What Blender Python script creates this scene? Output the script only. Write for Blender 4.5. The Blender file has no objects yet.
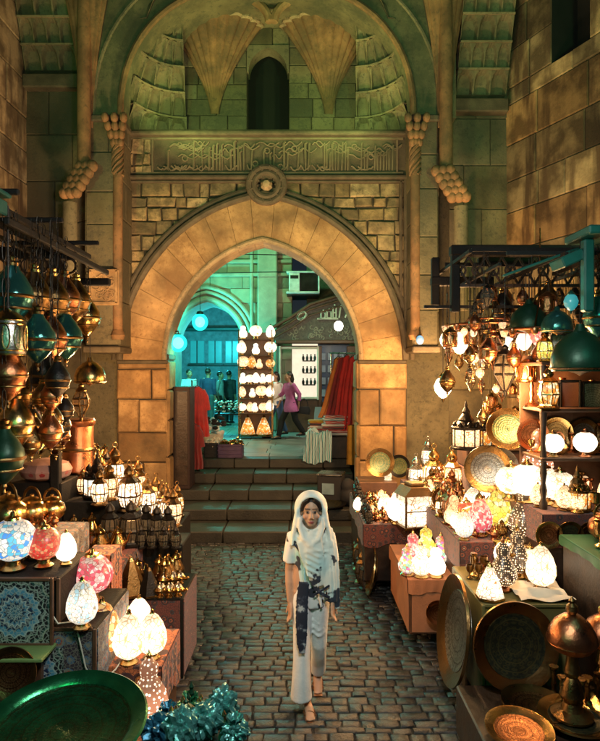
import bpy, bmesh, math, random
from mathutils import Vector, Matrix
RN = random.Random(11)
SC = bpy.context.scene
COL = SC.collection
PI = math.pi
H0, FP = 2.55, 600.0          # eye height, focal length in photo pixels
def P(px, py, d):             # photo pixel at a distance -> place
    return Vector(((px-300)/FP*d, d, H0-(py-372)/FP*d))
def on(px, py, z):            # photo pixel of a foot standing on a surface of height z
    d = FP*(H0-z)/(py-372)
    return Vector(((px-300)/FP*d, d, z))
def XX(px, d): return (px-300)/FP*d
def ZZ(py, d): return H0-(py-372)/FP*d

# ---------------------------------------------------------------- mesh builder
class MB:
    def __init__(s):
        s.v=[]; s.f=[]; s.mi=[]; s.c=[]; s.M=Matrix(); s.mat=0; s.col=(1,1,1)
    def vs(s, pts):
        n=len(s.v); s.v += [tuple(s.M @ Vector(p)) for p in pts]; return n
    def fc(s, *idx):
        s.f.append(tuple(idx)); s.mi.append(s.mat); s.c.append(s.col)
    def box(s, c, d, b=0.0):
        cx,cy,cz=c; hx,hy,hz=d[0]/2,d[1]/2,d[2]/2
        if b<=0:
            n=s.vs([(cx+sx*hx,cy+sy*hy,cz+sz*hz) for sx in(-1,1) for sy in(-1,1) for sz in(-1,1)])
            for q in((0,1,3,2),(4,6,7,5),(0,4,5,1),(2,3,7,6),(0,2,6,4),(1,5,7,3)): s.fc(*[n+i for i in q])
            return
        b=min(b,hx*.9,hy*.9,hz*.9); ids={}
        for sx in(-1,1):
            for sy in(-1,1):
                for sz in(-1,1):
                    n=s.vs([(cx+sx*hx,cy+sy*(hy-b),cz+sz*(hz-b)),(cx+sx*(hx-b),cy+sy*hy,cz+sz*(hz-b)),(cx+sx*(hx-b),cy+sy*(hy-b),cz+sz*hz)])
                    ids[sx,sy,sz]=n
                    s.fc(*((n,n+1,n+2) if sx*sy*sz>0 else (n,n+2,n+1)))
        I=ids
        for sg in(-1,1):
            a=[I[sg,-1,-1],I[sg,1,-1],I[sg,1,1],I[sg,-1,1]]; s.fc(*(a if sg>0 else a[::-1]))
            a=[I[-1,sg,-1]+1,I[-1,sg,1]+1,I[1,sg,1]+1,I[1,sg,-1]+1]; s.fc(*(a if sg>0 else a[::-1]))
            a=[I[-1,-1,sg]+2,I[1,-1,sg]+2,I[1,1,sg]+2,I[-1,1,sg]+2]; s.fc(*(a if sg>0 else a[::-1]))
        for p in(-1,1):
            for q in(-1,1):
                a=[I[-1,p,q]+1,I[1,p,q]+1,I[1,p,q]+2,I[-1,p,q]+2]; s.fc(*(a if p*q>0 else a[::-1]))
                a=[I[p,-1,q]+2,I[p,1,q]+2,I[p,1,q],I[p,-1,q]]; s.fc(*(a if p*q>0 else a[::-1]))
                a=[I[p,q,-1],I[p,q,1],I[p,q,1]+1,I[p,q,-1]+1]; s.fc(*(a if p*q>0 else a[::-1]))
    def lathe(s, prof, n=20, c=(0,0,0), flute=0, k=8, ph=0.0, cap=True):
        rings=[]
        for r,z in prof:
            pts=[]
            for i in range(n):
                a=2*PI*i/n+ph
                rr=r*(1+flute*math.cos(k*a)) if flute else r
                pts.append((c[0]+rr*math.cos(a),c[1]+rr*math.sin(a),c[2]+z))
            rings.append(s.vs(pts))
        for a,b in zip(rings,rings[1:]):
            for i in range(n):
                j=(i+1)%n; s.fc(a+i,a+j,b+j,b+i)
        if cap:
            if prof[0][0]>1e-4: s.fc(*[rings[0]+i for i in range(n)][::-1])
            if prof[-1][0]>1e-4: s.fc(*[rings[-1]+i for i in range(n)])
    def tube(s, pts, r, n=8, closed=False, sq=1.0, ref=None):
        pts=[Vector(p) for p in pts]; m=len(pts); rings=[]
        prev=None
        for i,p in enumerate(pts):
            a=pts[(i-1)%m] if (closed or i>0) else p; b=pts[(i+1)%m] if (closed or i<m-1) else p
            t=(b-a).normalized() if (b-a).length>1e-9 else Vector((0,0,1))
            if ref is not None: u=Vector(ref)
            elif prev is None: u=Vector((0,0,1)) if abs(t.z)<.9 else Vector((1,0,0))
            else: u=prev
            u=(u-t*u.dot(t)); u=u.normalized() if u.length>1e-6 else t.orthogonal().normalized()
            prev=u; w=t.cross(u)
            rr=r[i] if isinstance(r,(list,tuple)) else r
            ra,rb=(rr if isinstance(rr,tuple) else (rr,rr*sq))
            rings.append(s.vs([p+u*ra*math.cos(2*PI*j/n)+w*rb*math.sin(2*PI*j/n) for j in range(n)]))
        prs=list(zip(rings,rings[1:]))+([(rings[-1],rings[0])] if closed else [])
        for a,b in prs:
            for i in range(n):
                j=(i+1)%n; s.fc(a+i,a+j,b+j,b+i)
        if not closed:
            s.fc(*[rings[0]+i for i in range(n)][::-1]); s.fc(*[rings[-1]+i for i in range(n)])
    def ell(s, c, r, n=16, m=10):
        rings=[]
        for k in range(1,m):
            t=PI*k/m
            rings.append(s.vs([(c[0]+r[0]*math.sin(t)*math.cos(2*PI*i/n),c[1]+r[1]*math.sin(t)*math.sin(2*PI*i/n),c[2]-r[2]*math.cos(t)) for i in range(n)]))
        b=s.vs([(c[0],c[1],c[2]-r[2])]); t_=s.vs([(c[0],c[1],c[2]+r[2])])
        for i in range(n):
            j=(i+1)%n; s.fc(b,rings[0]+j,rings[0]+i); s.fc(t_,rings[-1]+i,rings[-1]+j)
        for a,q in zip(rings,rings[1:]):
            for i in range(n):
                j=(i+1)%n; s.fc(a+i,a+j,q+j,q+i)
    def prism(s, out, y0, y1):         # outline in x,z; extruded along y
        n=len(out); a=s.vs([(x,y0,z) for x,z in out]); b=s.vs([(x,y1,z) for x,z in out])
        s.fc(*[a+i for i in range(n)]); s.fc(*[b+i for i in range(n)][::-1])
        for i in range(n):
            j=(i+1)%n; s.fc(a+j,a+i,b+i,b+j)
    def grid(s, fn, nu, nv):
        a=s.vs([fn(i/nu,j/nv) for j in range(nv+1) for i in range(nu+1)])
        for j in range(nv):
            for i in range(nu):
                k=a+j*(nu+1)+i; s.fc(k,k+1,k+nu+2,k+nu+1)
    def mesh(s, name, mats, smooth=35):
        me=bpy.data.meshes.new(name); me.from_pydata(s.v,[],s.f)
        for m in (mats if isinstance(mats,(list,tuple)) else [mats]): me.materials.append(m)
        me.polygons.foreach_set('material_index',s.mi)
        if any(m.get('tinted') for m in me.materials):
            at=me.color_attributes.new('tint','FLOAT_COLOR','CORNER'); buf=[]
            for f,c in zip(s.f,s.c): buf += [c[0],c[1],c[2],1.0]*len(f)
            at.data.foreach_set('color',buf)
        bm=bmesh.new(); bm.from_mesh(me); bmesh.ops.recalc_face_normals(bm,faces=bm.faces); bm.to_mesh(me); bm.free()
        if smooth:
            me.polygons.foreach_set('use_smooth',[True]*len(me.polygons))
            me.set_sharp_from_angle(angle=math.radians(smooth))
        me.update(); return me
    def build(s, name, mats, parent=None, smooth=35, loc=None):
        o=bpy.data.objects.new(name,s.mesh(name,mats,smooth)); COL.objects.link(o)
        if parent is not None: o.parent=parent
        if loc is not None: o.location=loc
        return o

def thing(name, label, cat, loc=(0,0,0), rot=(0,0,0), group=None, sc=1.0):
    o=bpy.data.objects.new(name,None); COL.objects.link(o); o.location=loc; o.rotation_euler=rot; o.scale=(sc,)*3
    o.empty_display_size=.1
    if label: o['label']=label
    if cat: o['category']=cat
    if group: o['group']=group
    return o
def tag(o, label, cat, group=None, kind=None):
    o['label']=label; o['category']=cat
    if group: o['group']=group
    if kind: o['kind']=kind
    return o
def struct(o, label=None, cat=None):
    o['kind']='structure'
    if label: o['label']=label
    if cat: o['category']=cat
    return o
def copy_tree(o, parent=None):
    c=o.copy(); COL.objects.link(c)
    if parent is not None: c.parent=parent
    for ch in list(o.children): copy_tree(ch,c)
    return c
def world_parts(root):        # parts given in world coordinates under a root that stands elsewhere
    inv=Matrix.Translation(-Vector(root.location))
    for ch in root.children: ch.matrix_parent_inverse=inv

# ---------------------------------------------------------------- materials
class NT:
    def __init__(s, name):
        s.m=bpy.data.materials.new(name); s.m.use_nodes=True; s.t=s.m.node_tree
        s.b=s.t.nodes['Principled BSDF']; s.out=s.t.nodes['Material Output']
    def n(s, typ, **kw):
        o=s.t.nodes.new(typ)
        for k,v in kw.items(): setattr(o,k,v)
        return o
    def l(s,a,b): s.t.links.new(a,b)
    def val(s,x,sock):
        if isinstance(x,(int,float)): sock.default_value=x
        elif isinstance(x,tuple): sock.default_value=x if len(x)==4 or len(sock.default_value)==3 else (*x,1)
        else: s.l(x,sock)
    def math(s,op,a,b=0.0,c=None):
        o=s.n('ShaderNodeMath',operation=op); s.val(a,o.inputs[0]); s.val(b,o.inputs[1])
        if c is not None: s.val(c,o.inputs[2])
        return o.outputs[0]
    def mix(s,f,a,b,bt='MIX'):
        o=s.n('ShaderNodeMix',data_type='RGBA',blend_type=bt); s.val(f,o.inputs[0]); s.val(a,o.inputs[6]); s.val(b,o.inputs[7]); return o.outputs[2]
    def coord(s): return s.n('ShaderNodeTexCoord').outputs['Object']
    def noise(s,scale,detail=3.0,vec=None,rough=.55):
        o=s.n('ShaderNodeTexNoise'); o.inputs['Scale'].default_value=scale; o.inputs['Detail'].default_value=detail; o.inputs['Roughness'].default_value=rough
        s.l(vec or s.coord(),o.inputs['Vector']); return o.outputs['Fac']
    def vor(s,scale,feature='F1',vec=None,rand=1.0):
        o=s.n('ShaderNodeTexVoronoi',feature=feature); o.inputs['Scale'].default_value=scale; o.inputs['Randomness'].default_value=rand
        s.l(vec or s.coord(),o.inputs['Vector']); return o
    def ramp(s,fac,stops,interp='LINEAR'):
        o=s.n('ShaderNodeValToRGB'); cr=o.color_ramp; cr.interpolation=interp
        while len(cr.elements)<len(stops): cr.elements.new(.5)
        for e,(p,c) in zip(cr.elements,stops): e.position=p; e.color=(*c,1) if len(c)==3 else c
        s.l(fac,o.inputs[0]); return o.outputs[0]
    def bump(s,h,st=.3,dist=.02):
        o=s.n('ShaderNodeBump'); o.inputs['Strength'].default_value=st; o.inputs['Distance'].default_value=dist; s.l(h,o.inputs['Height']); s.l(o.outputs[0],s.b.inputs['Normal'])
    def set(s,**kw):
        for k,v in kw.items(): s.val(v,s.b.inputs[k.replace('_',' ')])
    def polar(s,axis='xz'):
        sp=s.n('ShaderNodeSeparateXYZ'); s.l(s.coord(),sp.inputs[0])
        a,b=sp.outputs['XYZ'.index(axis[0].upper())],sp.outputs['XYZ'.index(axis[1].upper())]
        r=s.math('SQRT',s.math('ADD',s.math('MULTIPLY',a,a),s.math('MULTIPLY',b,b)))
        return r,s.math('ARCTAN2',a,b)
MATS={}
def pmat(name,col,rough=.5,metal=0.0,var=.35,vs=5.0,bump=.15,bs=40.0,tint=False,col2=None,spec=None,sheen=0.0,trans=0.0,grime=None):
    if name in MATS: return MATS[name]
    t=NT(name); f=t.noise(vs,4)
    f=t.math('MULTIPLY',t.math('SUBTRACT',f,.3),2.4)
    c=t.mix(f,tuple(x*(1-var) for x in col) if col2 is None else col2,tuple(min(1,x*(1+var*.6)) for x in col))
    if tint:
        a=t.n('ShaderNodeAttribute',attribute_name='tint'); c=t.mix(1.0,c,a.outputs['Color'],'MULTIPLY')
    if grime is not None:
        g=t.ramp(t.noise(1.3,7,rough=.75),[(.45,(0,0,0)),(.60,(1,1,1))]); c=t.mix(g,c,t.mix(.75,c,(*grime,1)))
        g2=t.ramp(t.noise(15,5,rough=.7),[(.36,(1,1,1)),(.45,(0,0,0))]); c=t.mix(t.math('MULTIPLY',g2,.6),c,(*grime,1))
    t.set(Base_Color=c,Metallic=metal,Roughness=t.math('ADD',t.math('MULTIPLY',f,.12),rough-.06))
    if tint: t.m['tinted']=1
    if spec is not None: t.set(Specular_IOR_Level=spec)
    if sheen: t.set(Sheen_Weight=sheen)
    if trans: t.set(Transmission_Weight=trans)
    if bump: t.bump(t.noise(bs,5,rough=.65),bump,.02)
    MATS[name]=t.m; return t.m
def emat(name,col,st,pat=None,dark=(.12,.05,.02),scale=30.0,cols=None,edge=.06,bulb=True):
    """lit lamp glass: pat None | 'mosaic' | 'dots' | 'lace' """
    if name in MATS: return MATS[name]
    t=NT(name)
    if pat is None:
        c=t.mix(t.noise(9,2),tuple(x*.75 for x in col),col)
    elif pat=='mosaic':
        v=t.vor(scale); e=t.vor(scale,'DISTANCE_TO_EDGE')
        sp=t.n('ShaderNodeSeparateColor'); t.l(v.outputs['Color'],sp.inputs[0])
        n=len(cols); c=t.ramp(sp.outputs[0],[(i/n,k) for i,k in enumerate(cols)],'CONSTANT')
        m=t.ramp(e.outputs['Distance'],[(edge*.5,(0,0,0)),(edge,(1,1,1))]); c=t.mix(m,dark,c)
    elif pat=='dots':
        v=t.vor(scale,rand=.35); m=t.ramp(v.outputs['Distance'],[(.26,(1,1,1)),(.36,(0,0,0))]); c=t.mix(m,dark,col)
    elif pat=='lace':
        v=t.vor(scale,'DISTANCE_TO_EDGE'); w=t.noise(scale*.5,2)
        m=t.ramp(t.math('ADD',v.outputs['Distance'],t.math('MULTIPLY',t.math('SUBTRACT',w,.5),.25)),[(.02,(0,0,0)),(.09,(1,1,1))]); c=t.mix(m,dark,col)
    sz=t.n('ShaderNodeSeparateXYZ'); t.l(t.coord(),sz.inputs[0]); q=t.math('DIVIDE',t.math('SUBTRACT',t.math('ABSOLUTE',sz.outputs[2]),.17),.15)
    br=t.math('MULTIPLY',t.math('MAXIMUM',t.math('SUBTRACT',1.25,t.math('MULTIPLY',q,q)),.45),st) if bulb else st  # mid-height brightening put into the emission, as from an inner bulb
    t.set(Base_Color=t.mix(.75,c,(.1,.08,.06,1)),Roughness=.3,Emission_Color=c,Emission_Strength=br)
    MATS[name]=t.m; return t.m
# stone, paving, wood
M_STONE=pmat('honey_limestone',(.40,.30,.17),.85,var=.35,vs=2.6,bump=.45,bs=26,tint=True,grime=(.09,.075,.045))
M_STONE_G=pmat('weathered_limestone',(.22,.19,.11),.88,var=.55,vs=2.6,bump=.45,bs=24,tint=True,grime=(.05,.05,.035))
M_MORTAR=pmat('old_mortar',(.05,.04,.028),.95,bump=.5,bs=30)
M_JOINT=pmat('brown_lime_joint',(.24,.15,.07),.95,bump=.4,bs=30)
M_RUBBLE=pmat('rough_rubble_stone',(.34,.26,.14),.9,var=.6,vs=6,bump=1.0,bs=14,tint=True,grime=(.08,.07,.04))
t=NT('streaked_wall_stone')
mp_=t.n('ShaderNodeMapping'); mp_.inputs['Scale'].default_value=(2.2,2.2,.35); t.l(t.coord(),mp_.inputs[0])
st_=t.ramp(t.noise(1.6,4,vec=mp_.outputs[0]),[(.36,(0,0,0)),(.50,(1,1,1))]); bl_=t.ramp(t.noise(2.6,6),[(.4,(.13,.10,.06)),(.60,(.40,.33,.21))])
c_=t.mix(st_,(.10,.07,.045),bl_); a_=t.n('ShaderNodeAttribute',attribute_name='tint'); c_=t.mix(1.0,c_,a_.outputs['Color'],'MULTIPLY')
t.set(Base_Color=c_,Roughness=.88); t.bump(t.noise(24,5),.45,.02); t.m['tinted']=1; M_STREAK=t.m
M_SHAFT=pmat('brown_shaft_stone',(.25,.135,.06),.85,var=.5,vs=3,bump=.3,bs=24,grime=(.08,.06,.03))
M_CARVED=pmat('carved_dark_stone',(.10,.08,.05),.8,var=.4,vs=6,bump=.5,bs=50,tint=True)
M_DARKNICHE=pmat('shade_black_recess',(.012,.012,.01),.95,bump=.1)  # near-black colour stands in for shade inside the openings
M_PLASTER=pmat('stained_plaster',(.40,.26,.12),.88,var=.6,vs=2.3,bump=.4,bs=22,tint=True,grime=(.20,.11,.045))
M_COBBLE=pmat('worn_paving_stone',(.036,.038,.039),.36,var=.55,vs=9,bump=.6,bs=35,tint=True,spec=.6)
M_SAND=pmat('paving_joint_grit',(.03,.028,.024),.9,bump=.5,bs=60)
M_STEP=pmat('worn_step_stone',(.034,.033,.027),.6,var=.5,vs=3,bump=.4,bs=30,tint=True)
M_COURT=pmat('smooth_court_slab',(.24,.25,.235),.38,var=.3,vs=2,bump=.15,bs=25,tint=True)
M_GROUND=pmat('dark_ground',(.06,.055,.05),.8)
M_WOOD=pmat('dark_carved_wood',(.035,.02,.012),.45,var=.5,vs=9,bump=.25,bs=30)
M_BLACKWOOD=pmat('black_wood',(.012,.011,.010),.7,var=.4,bump=.3,spec=.2)
M_BROWNWOOD=pmat('brown_wood',(.11,.05,.025),.5,var=.45,vs=6,bump=.2)
M_OLIVE=pmat('olive_painted_wood',(.17,.14,.045),.5,var=.3,bump=.12)
M_TERRA=pmat('terracotta_cloth',(.42,.17,.08),.8,var=.2,bump=.25,bs=70)
M_GREENBOX=pmat('green_painted_wood',(.03,.13,.06),.45,var=.3,bump=.12)
M_TEALPAINT=pmat('teal_painted_metal',(.008,.075,.06),.4,var=.3,bump=.1)
# metals
M_BRASS=pmat('polished_brass',(.62,.40,.15),.22,1.0,var=.4,vs=8,bump=.12,bs=60)
M_BRASSD=pmat('dark_antique_brass',(.26,.155,.06),.3,1.0,var=.5,vs=8,bump=.25,bs=55)
M_COPPER=pmat('reddish_copper',(.46,.19,.09),.3,1.0,var=.4,vs=8,bump=.2,bs=50)
M_IRON=pmat('blackened_iron',(.03,.027,.025),.4,.8,var=.4,bump=.25,bs=50)
M_SILVER=pmat('tarnished_silver',(.42,.40,.36),.28,1.0,var=.4,vs=7,bump=.2,bs=50)
M_TEALMETAL=pmat('teal_lacquered_metal',(.04,.17,.15),.2,.75,var=.4,bump=.1)
M_GREENMETAL=pmat('green_lacquered_metal',(.008,.045,.024),.42,.5,var=.3,bump=.08)
M_GREENTRAY=pmat('green_lacquered_tray',(.015,.13,.05),.24,.85,var=.5,vs=5,bump=.12,bs=22)
def plate_mat(name,a,b,rough=.3,metal=1.0,sc=10.0,k=16,ax='xz'):
    t=NT(name); r,th=t.polar(ax)
    r=t.math('MULTIPLY',r,sc)
    w=t.math('MULTIPLY',t.math('SINE',t.math('MULTIPLY',th,k)),.007)
    rr=t.math('ADD',r,w)
    rings=t.ramp(t.math('FRACT',t.math('MULTIPLY',rr,5)),[(0,a),(.80,a),(.86,b),(.92,b),(1,a)])
    cb=t.n('ShaderNodeCombineXYZ'); t.l(t.math('MULTIPLY',rr,10),cb.inputs[0]); t.l(t.math('MULTIPLY',th,k/3.14159),cb.inputs[1])
    v=t.vor(1.0,vec=cb.outputs[0],rand=.25); d=t.ramp(v.outputs['Distance'],[(.18,(0,0,0)),(.24,(1,1,1)),(.34,(1,1,1)),(.42,(0,0,0))])
    n=t.noise(190,3); c=t.mix(t.math('MULTIPLY',d,.7),rings,b); c=t.mix(t.math('MULTIPLY',t.ramp(n,[(.45,(0,0,0)),(.6,(1,1,1))]),.35),c,b)
    wear=t.ramp(t.noise(9,4),[(.4,(.55,.55,.55)),(.65,(1.1,1.1,1.1))]); c=t.mix(1.0,c,wear,'MULTIPLY')
    t.set(Base_Color=c,Metallic=metal,Roughness=t.math('ADD',t.math('MULTIPLY',n,.2),rough-.05)); t.bump(t.math('ADD',t.math('MULTIPLY',v.outputs['Distance'],1.2),n),.35,.004)
    return t.m
M_PLBRASS=plate_mat('engraved_brass',(.55,.36,.14),(.12,.065,.025))
M_PLSILV=plate_mat('engraved_silver',(.45,.43,.38),(.13,.11,.09),.3)
M_PLGREEN=plate_mat('green_enamelled_plate',(.12,.24,.13),(.45,.36,.14),.3,.7,k=10)
M_PLCOP=plate_mat('engraved_copper',(.48,.22,.10),(.10,.04,.02))
M_PLDARK=plate_mat('dark_painted_plate',(.025,.03,.022),(.09,.075,.03),.28,.5,k=8)
M_PLWHITE=plate_mat('cream_inlaid_plate',(.62,.52,.36),(.10,.05,.03),.4,.1,k=12)
M_TRAYFACE=plate_mat('engraved_green_tray_face',(.014,.13,.05),(.03,.06,.02),.24,.85,sc=3.9,k=22,ax='xy')
# textiles
def suzani(name,base,cols,sc=9.0,rough=.85):
    t=NT(name); v=t.vor(sc,rand=.55); v2=t.vor(sc*4.3,'DISTANCE_TO_EDGE')
    n=t.math('MULTIPLY',t.math('SUBTRACT',t.noise(sc*5,2),.5),.16)
    c=t.ramp(t.math('ADD',v.outputs['Distance'],n),[(0,cols[0]),(.1,cols[1]),(.2,cols[2]),(.3,cols[3]),(.4,cols[1]),(.47,base)],'CONSTANT')
    e=t.ramp(v2.outputs['Distance'],[(.05,(1,1,1)),(.09,(0,0,0))]); c=t.mix(t.math('MULTIPLY',e,.75),c,cols[3])
    t.set(Base_Color=c,Roughness=rough,Sheen_Weight=.2); t.bump(t.noise(150,2),.3,.005); return t.m
M_SUZ_RED=suzani('red_suzani_cloth',(.20,.03,.02),[(.6,.45,.25),(.45,.12,.04),(.03,.02,.03),(.015,.012,.02)])
M_SUZ_OR=suzani('orange_suzani_cloth',(.48,.13,.04),[(.7,.5,.25),(.08,.03,.03),(.6,.25,.08),(.05,.015,.015)],8)
M_SUZ_DK=suzani('dark_patterned_cloth',(.035,.02,.03),[(.35,.35,.3),(.06,.12,.2),(.3,.06,.03),(.2,.18,.14)],11)
M_SUZ_BROWN=suzani('maroon_patterned_cloth',(.16,.045,.035),[(.45,.3,.18),(.05,.05,.06),(.3,.09,.05),(.05,.02,.02)],14)
def mandala(name):
    t=NT(name); r,th=t.polar('xz')
    pet=t.math('MULTIPLY',t.math('ABSOLUTE',t.math('SINE',t.math('MULTIPLY',th,8))),.02)
    rr=t.math('ADD',r,pet)
    st=[(0,(.02,.03,.05)),(.07,(.10,.30,.42)),(.12,(.01,.02,.04)),(.15,(.42,.55,.6)),(.18,(.02,.05,.10)),(.27,(.08,.24,.38)),(.33,(.5,.58,.58)),(.36,(.02,.04,.09)),(.45,(.09,.28,.42)),(.56,(.35,.48,.5)),(.59,(.01,.015,.02)),(.68,(.22,.33,.26)),(.71,(.012,.012,.014)),(.8,(.02,.07,.06)),(.85,(.25,.3,.2)),(.88,(.012,.012,.012))]
    c=t.ramp(t.math('MULTIPLY',rr,3.6),st,'CONSTANT')
    v=t.vor(42,'DISTANCE_TO_EDGE'); e=t.ramp(v.outputs['Distance'],[(.06,(1,1,1)),(.12,(0,0,0))])
    c=t.mix(t.math('MULTIPLY',e,.55),c,(.45,.5,.45))
    t.set(Base_Color=c,Roughness=.55); t.bump(v.outputs['Distance'],.2,.005); return t.m
M_MANDALA=mandala('blue_mandala_inlay')
def stripes(name,cols,sc,axis=2,rough=.85):
    t=NT(name); sp=t.n('ShaderNodeSeparateXYZ'); t.l(t.coord(),sp.inputs[0])
    f=t.math('FRACT',t.math('MULTIPLY',t.math('ADD',sp.outputs[axis],t.math('MULTIPLY',t.noise(4,2),.05)),sc)); n=len(cols)
    t.set(Base_Color=t.ramp(f,[(i/n,c) for i,c in enumerate(cols)],'CONSTANT'),Roughness=rough,Sheen_Weight=.2); t.bump(t.noise(120,2),.25,.004); return t.m
M_RED=pmat('red_cloth',(.50,.02,.018),.8,var=.4,vs=4,bump=.2,bs=90,sheen=.3)
M_REDDK=pmat('dark_red_cloth',(.22,.012,.015),.8,var=.4,bump=.2,bs=90,sheen=.3)
M_YELLOWC=pmat('mustard_cloth',(.5,.26,.03),.85,var=.3,bump=.2,bs=90)
M_CREAM=pmat('cream_cloth',(.66,.6,.5),.85,var=.15,bump=.2,bs=90)
M_TEALSTR=stripes('teal_white_scarf',[(.72,.78,.78),(.08,.40,.45),(.7,.75,.75),(.03,.10,.14),(.15,.5,.55)],16,0)
M_FOLD=[stripes('striped_fold_red',[(.45,.03,.03),(.65,.6,.55),(.45,.03,.03)],30),stripes('striped_fold_white',[(.7,.68,.64),(.5,.48,.46)],24),stripes('striped_fold_dark',[(.03,.03,.04),(.25,.05,.05)],22),stripes('striped_fold_blue',[(.05,.2,.28),(.6,.62,.6)],26)]
M_WHITECLOTH=pmat('white_cloth',(.74,.76,.76),.8,var=.1,vs=3,bump=.15,bs=120,sheen=.2)
M_SKIN=None
# glass
def glassmat(name,col,rough=.06,trans=.85):
    t=NT(name); t.set(Base_Color=col,Roughness=rough,Transmission_Weight=trans,IOR=1.3); return t.m
M_PANE=glassmat('dusky_lantern_glass',(.5,.42,.3))
M_CELLO=pmat('teal_cellophane',(.10,.34,.33),.14,.55,var=.5,vs=14,bump=.25,bs=45)
M_BLUEFOIL=pmat('blue_cellophane',(.03,.17,.27),.14,.55,var=.5,vs=14,bump=.25,bs=45); M_GREENFOIL=pmat('green_cellophane',(.03,.22,.10),.14,.55,var=.5,vs=14,bump=.25,bs=45)
M_BLUEGL=glassmat('blue_bottle_glass',(.06,.35,.48),.08,.6)
M_GREENGL=glassmat('green_bottle_glass',(.07,.42,.22),.08,.6)
# lit glass
WARM=(1.0,.60,.30); WHITE=(1.0,.80,.55); AMB=(1.0,.42,.10)
E_WHITE=emat('lit_cream_glass',WHITE,1.5,'lace',(.55,.30,.12),26)
E_PLAIN=emat('lit_milk_glass',WHITE,2.6)
E_WARM=emat('lit_amber_panes',WARM,1.5,'lace',(.25,.08,.02),30)
E_LACE=emat('lit_cut_panes',WHITE,1.7,'lace',(.30,.12,.04),22)
E_DOT=emat('lit_pierced_brass',WARM,2.4,'dots',(.012,.006,.003),46)
E_DOTW=emat('lit_pierced_white',WHITE,2.6,'dots',(.16,.06,.03),34)
E_ORANGE=emat('lit_orange_mosaic',AMB,0.8,'mosaic',(.2,.04,.01),34,[(1,.35,.05),(1,.6,.2),(1,.25,.02),(1,.8,.45)])
E_RED=emat('lit_red_mosaic',AMB,0.5,'mosaic',(.35,.16,.08),42,[(.8,.03,.02),(1,.08,.05),(.7,.02,.02),(1,.35,.15)])
E_BLUEW=emat('lit_blue_white_mosaic',WHITE,0.62,'mosaic',(.25,.3,.3),36,[(1,.9,.75),(.08,.35,.9),(1,.95,.85),(.15,.6,.8),(1,.85,.7)])
E_WHITEM=emat('lit_white_mosaic',WHITE,0.75,'mosaic',(.35,.25,.15),40,[(1,.85,.65),(1,.95,.85),(.55,.8,.85),(1,.9,.75)])
E_PINK=emat('lit_pink_mosaic',AMB,0.55,'mosaic',(.4,.12,.1),44,[(1,.12,.18),(1,.5,.45),(.8,.05,.1),(1,.75,.65)])
E_YELLOW=emat('lit_yellow_mosaic',AMB,0.8,'mosaic',(.3,.2,.02),30,[(1,.75,.1),(1,.6,.05),(.7,.8,.15),(1,.85,.4)])
E_MULTI=emat('lit_mixed_mosaic',WHITE,0.75,'mosaic',(.25,.15,.1),36,[(1,.8,.6),(1,.2,.12),(.3,.7,.45),(1,.6,.15),(1,.9,.8),(.9,.2,.5)])
E_TEAL=emat('lit_teal_lamp',(.13,1.0,.88),4.5,bulb=False)
E_BULB=emat('lit_white_bulb',(1.0,.9,.72),14.0,bulb=False)
E_SHOP=emat('emissive_shop_interior',(1.0,.84,.62),.75,bulb=False)
E_CYANDIM=emat('dim_cyan_glow',(.02,.5,.55),.35,bulb=False)

t=NT('teal_halo_shell'); tr_=t.n('ShaderNodeBsdfTransparent'); em_=t.n('ShaderNodeEmission'); em_.inputs[0].default_value=(.02,.85,.72,1); em_.inputs[1].default_value=1.5  # half-clear emissive shell imitating the halo around the teal lamps
mx_=t.n('ShaderNodeMixShader'); mx_.inputs[0].default_value=.55; t.l(tr_.outputs[0],mx_.inputs[1]); t.l(em_.outputs[0],mx_.inputs[2]); t.l(mx_.outputs[0],t.out.inputs[0]); M_TEALHALO=t.m

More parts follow.
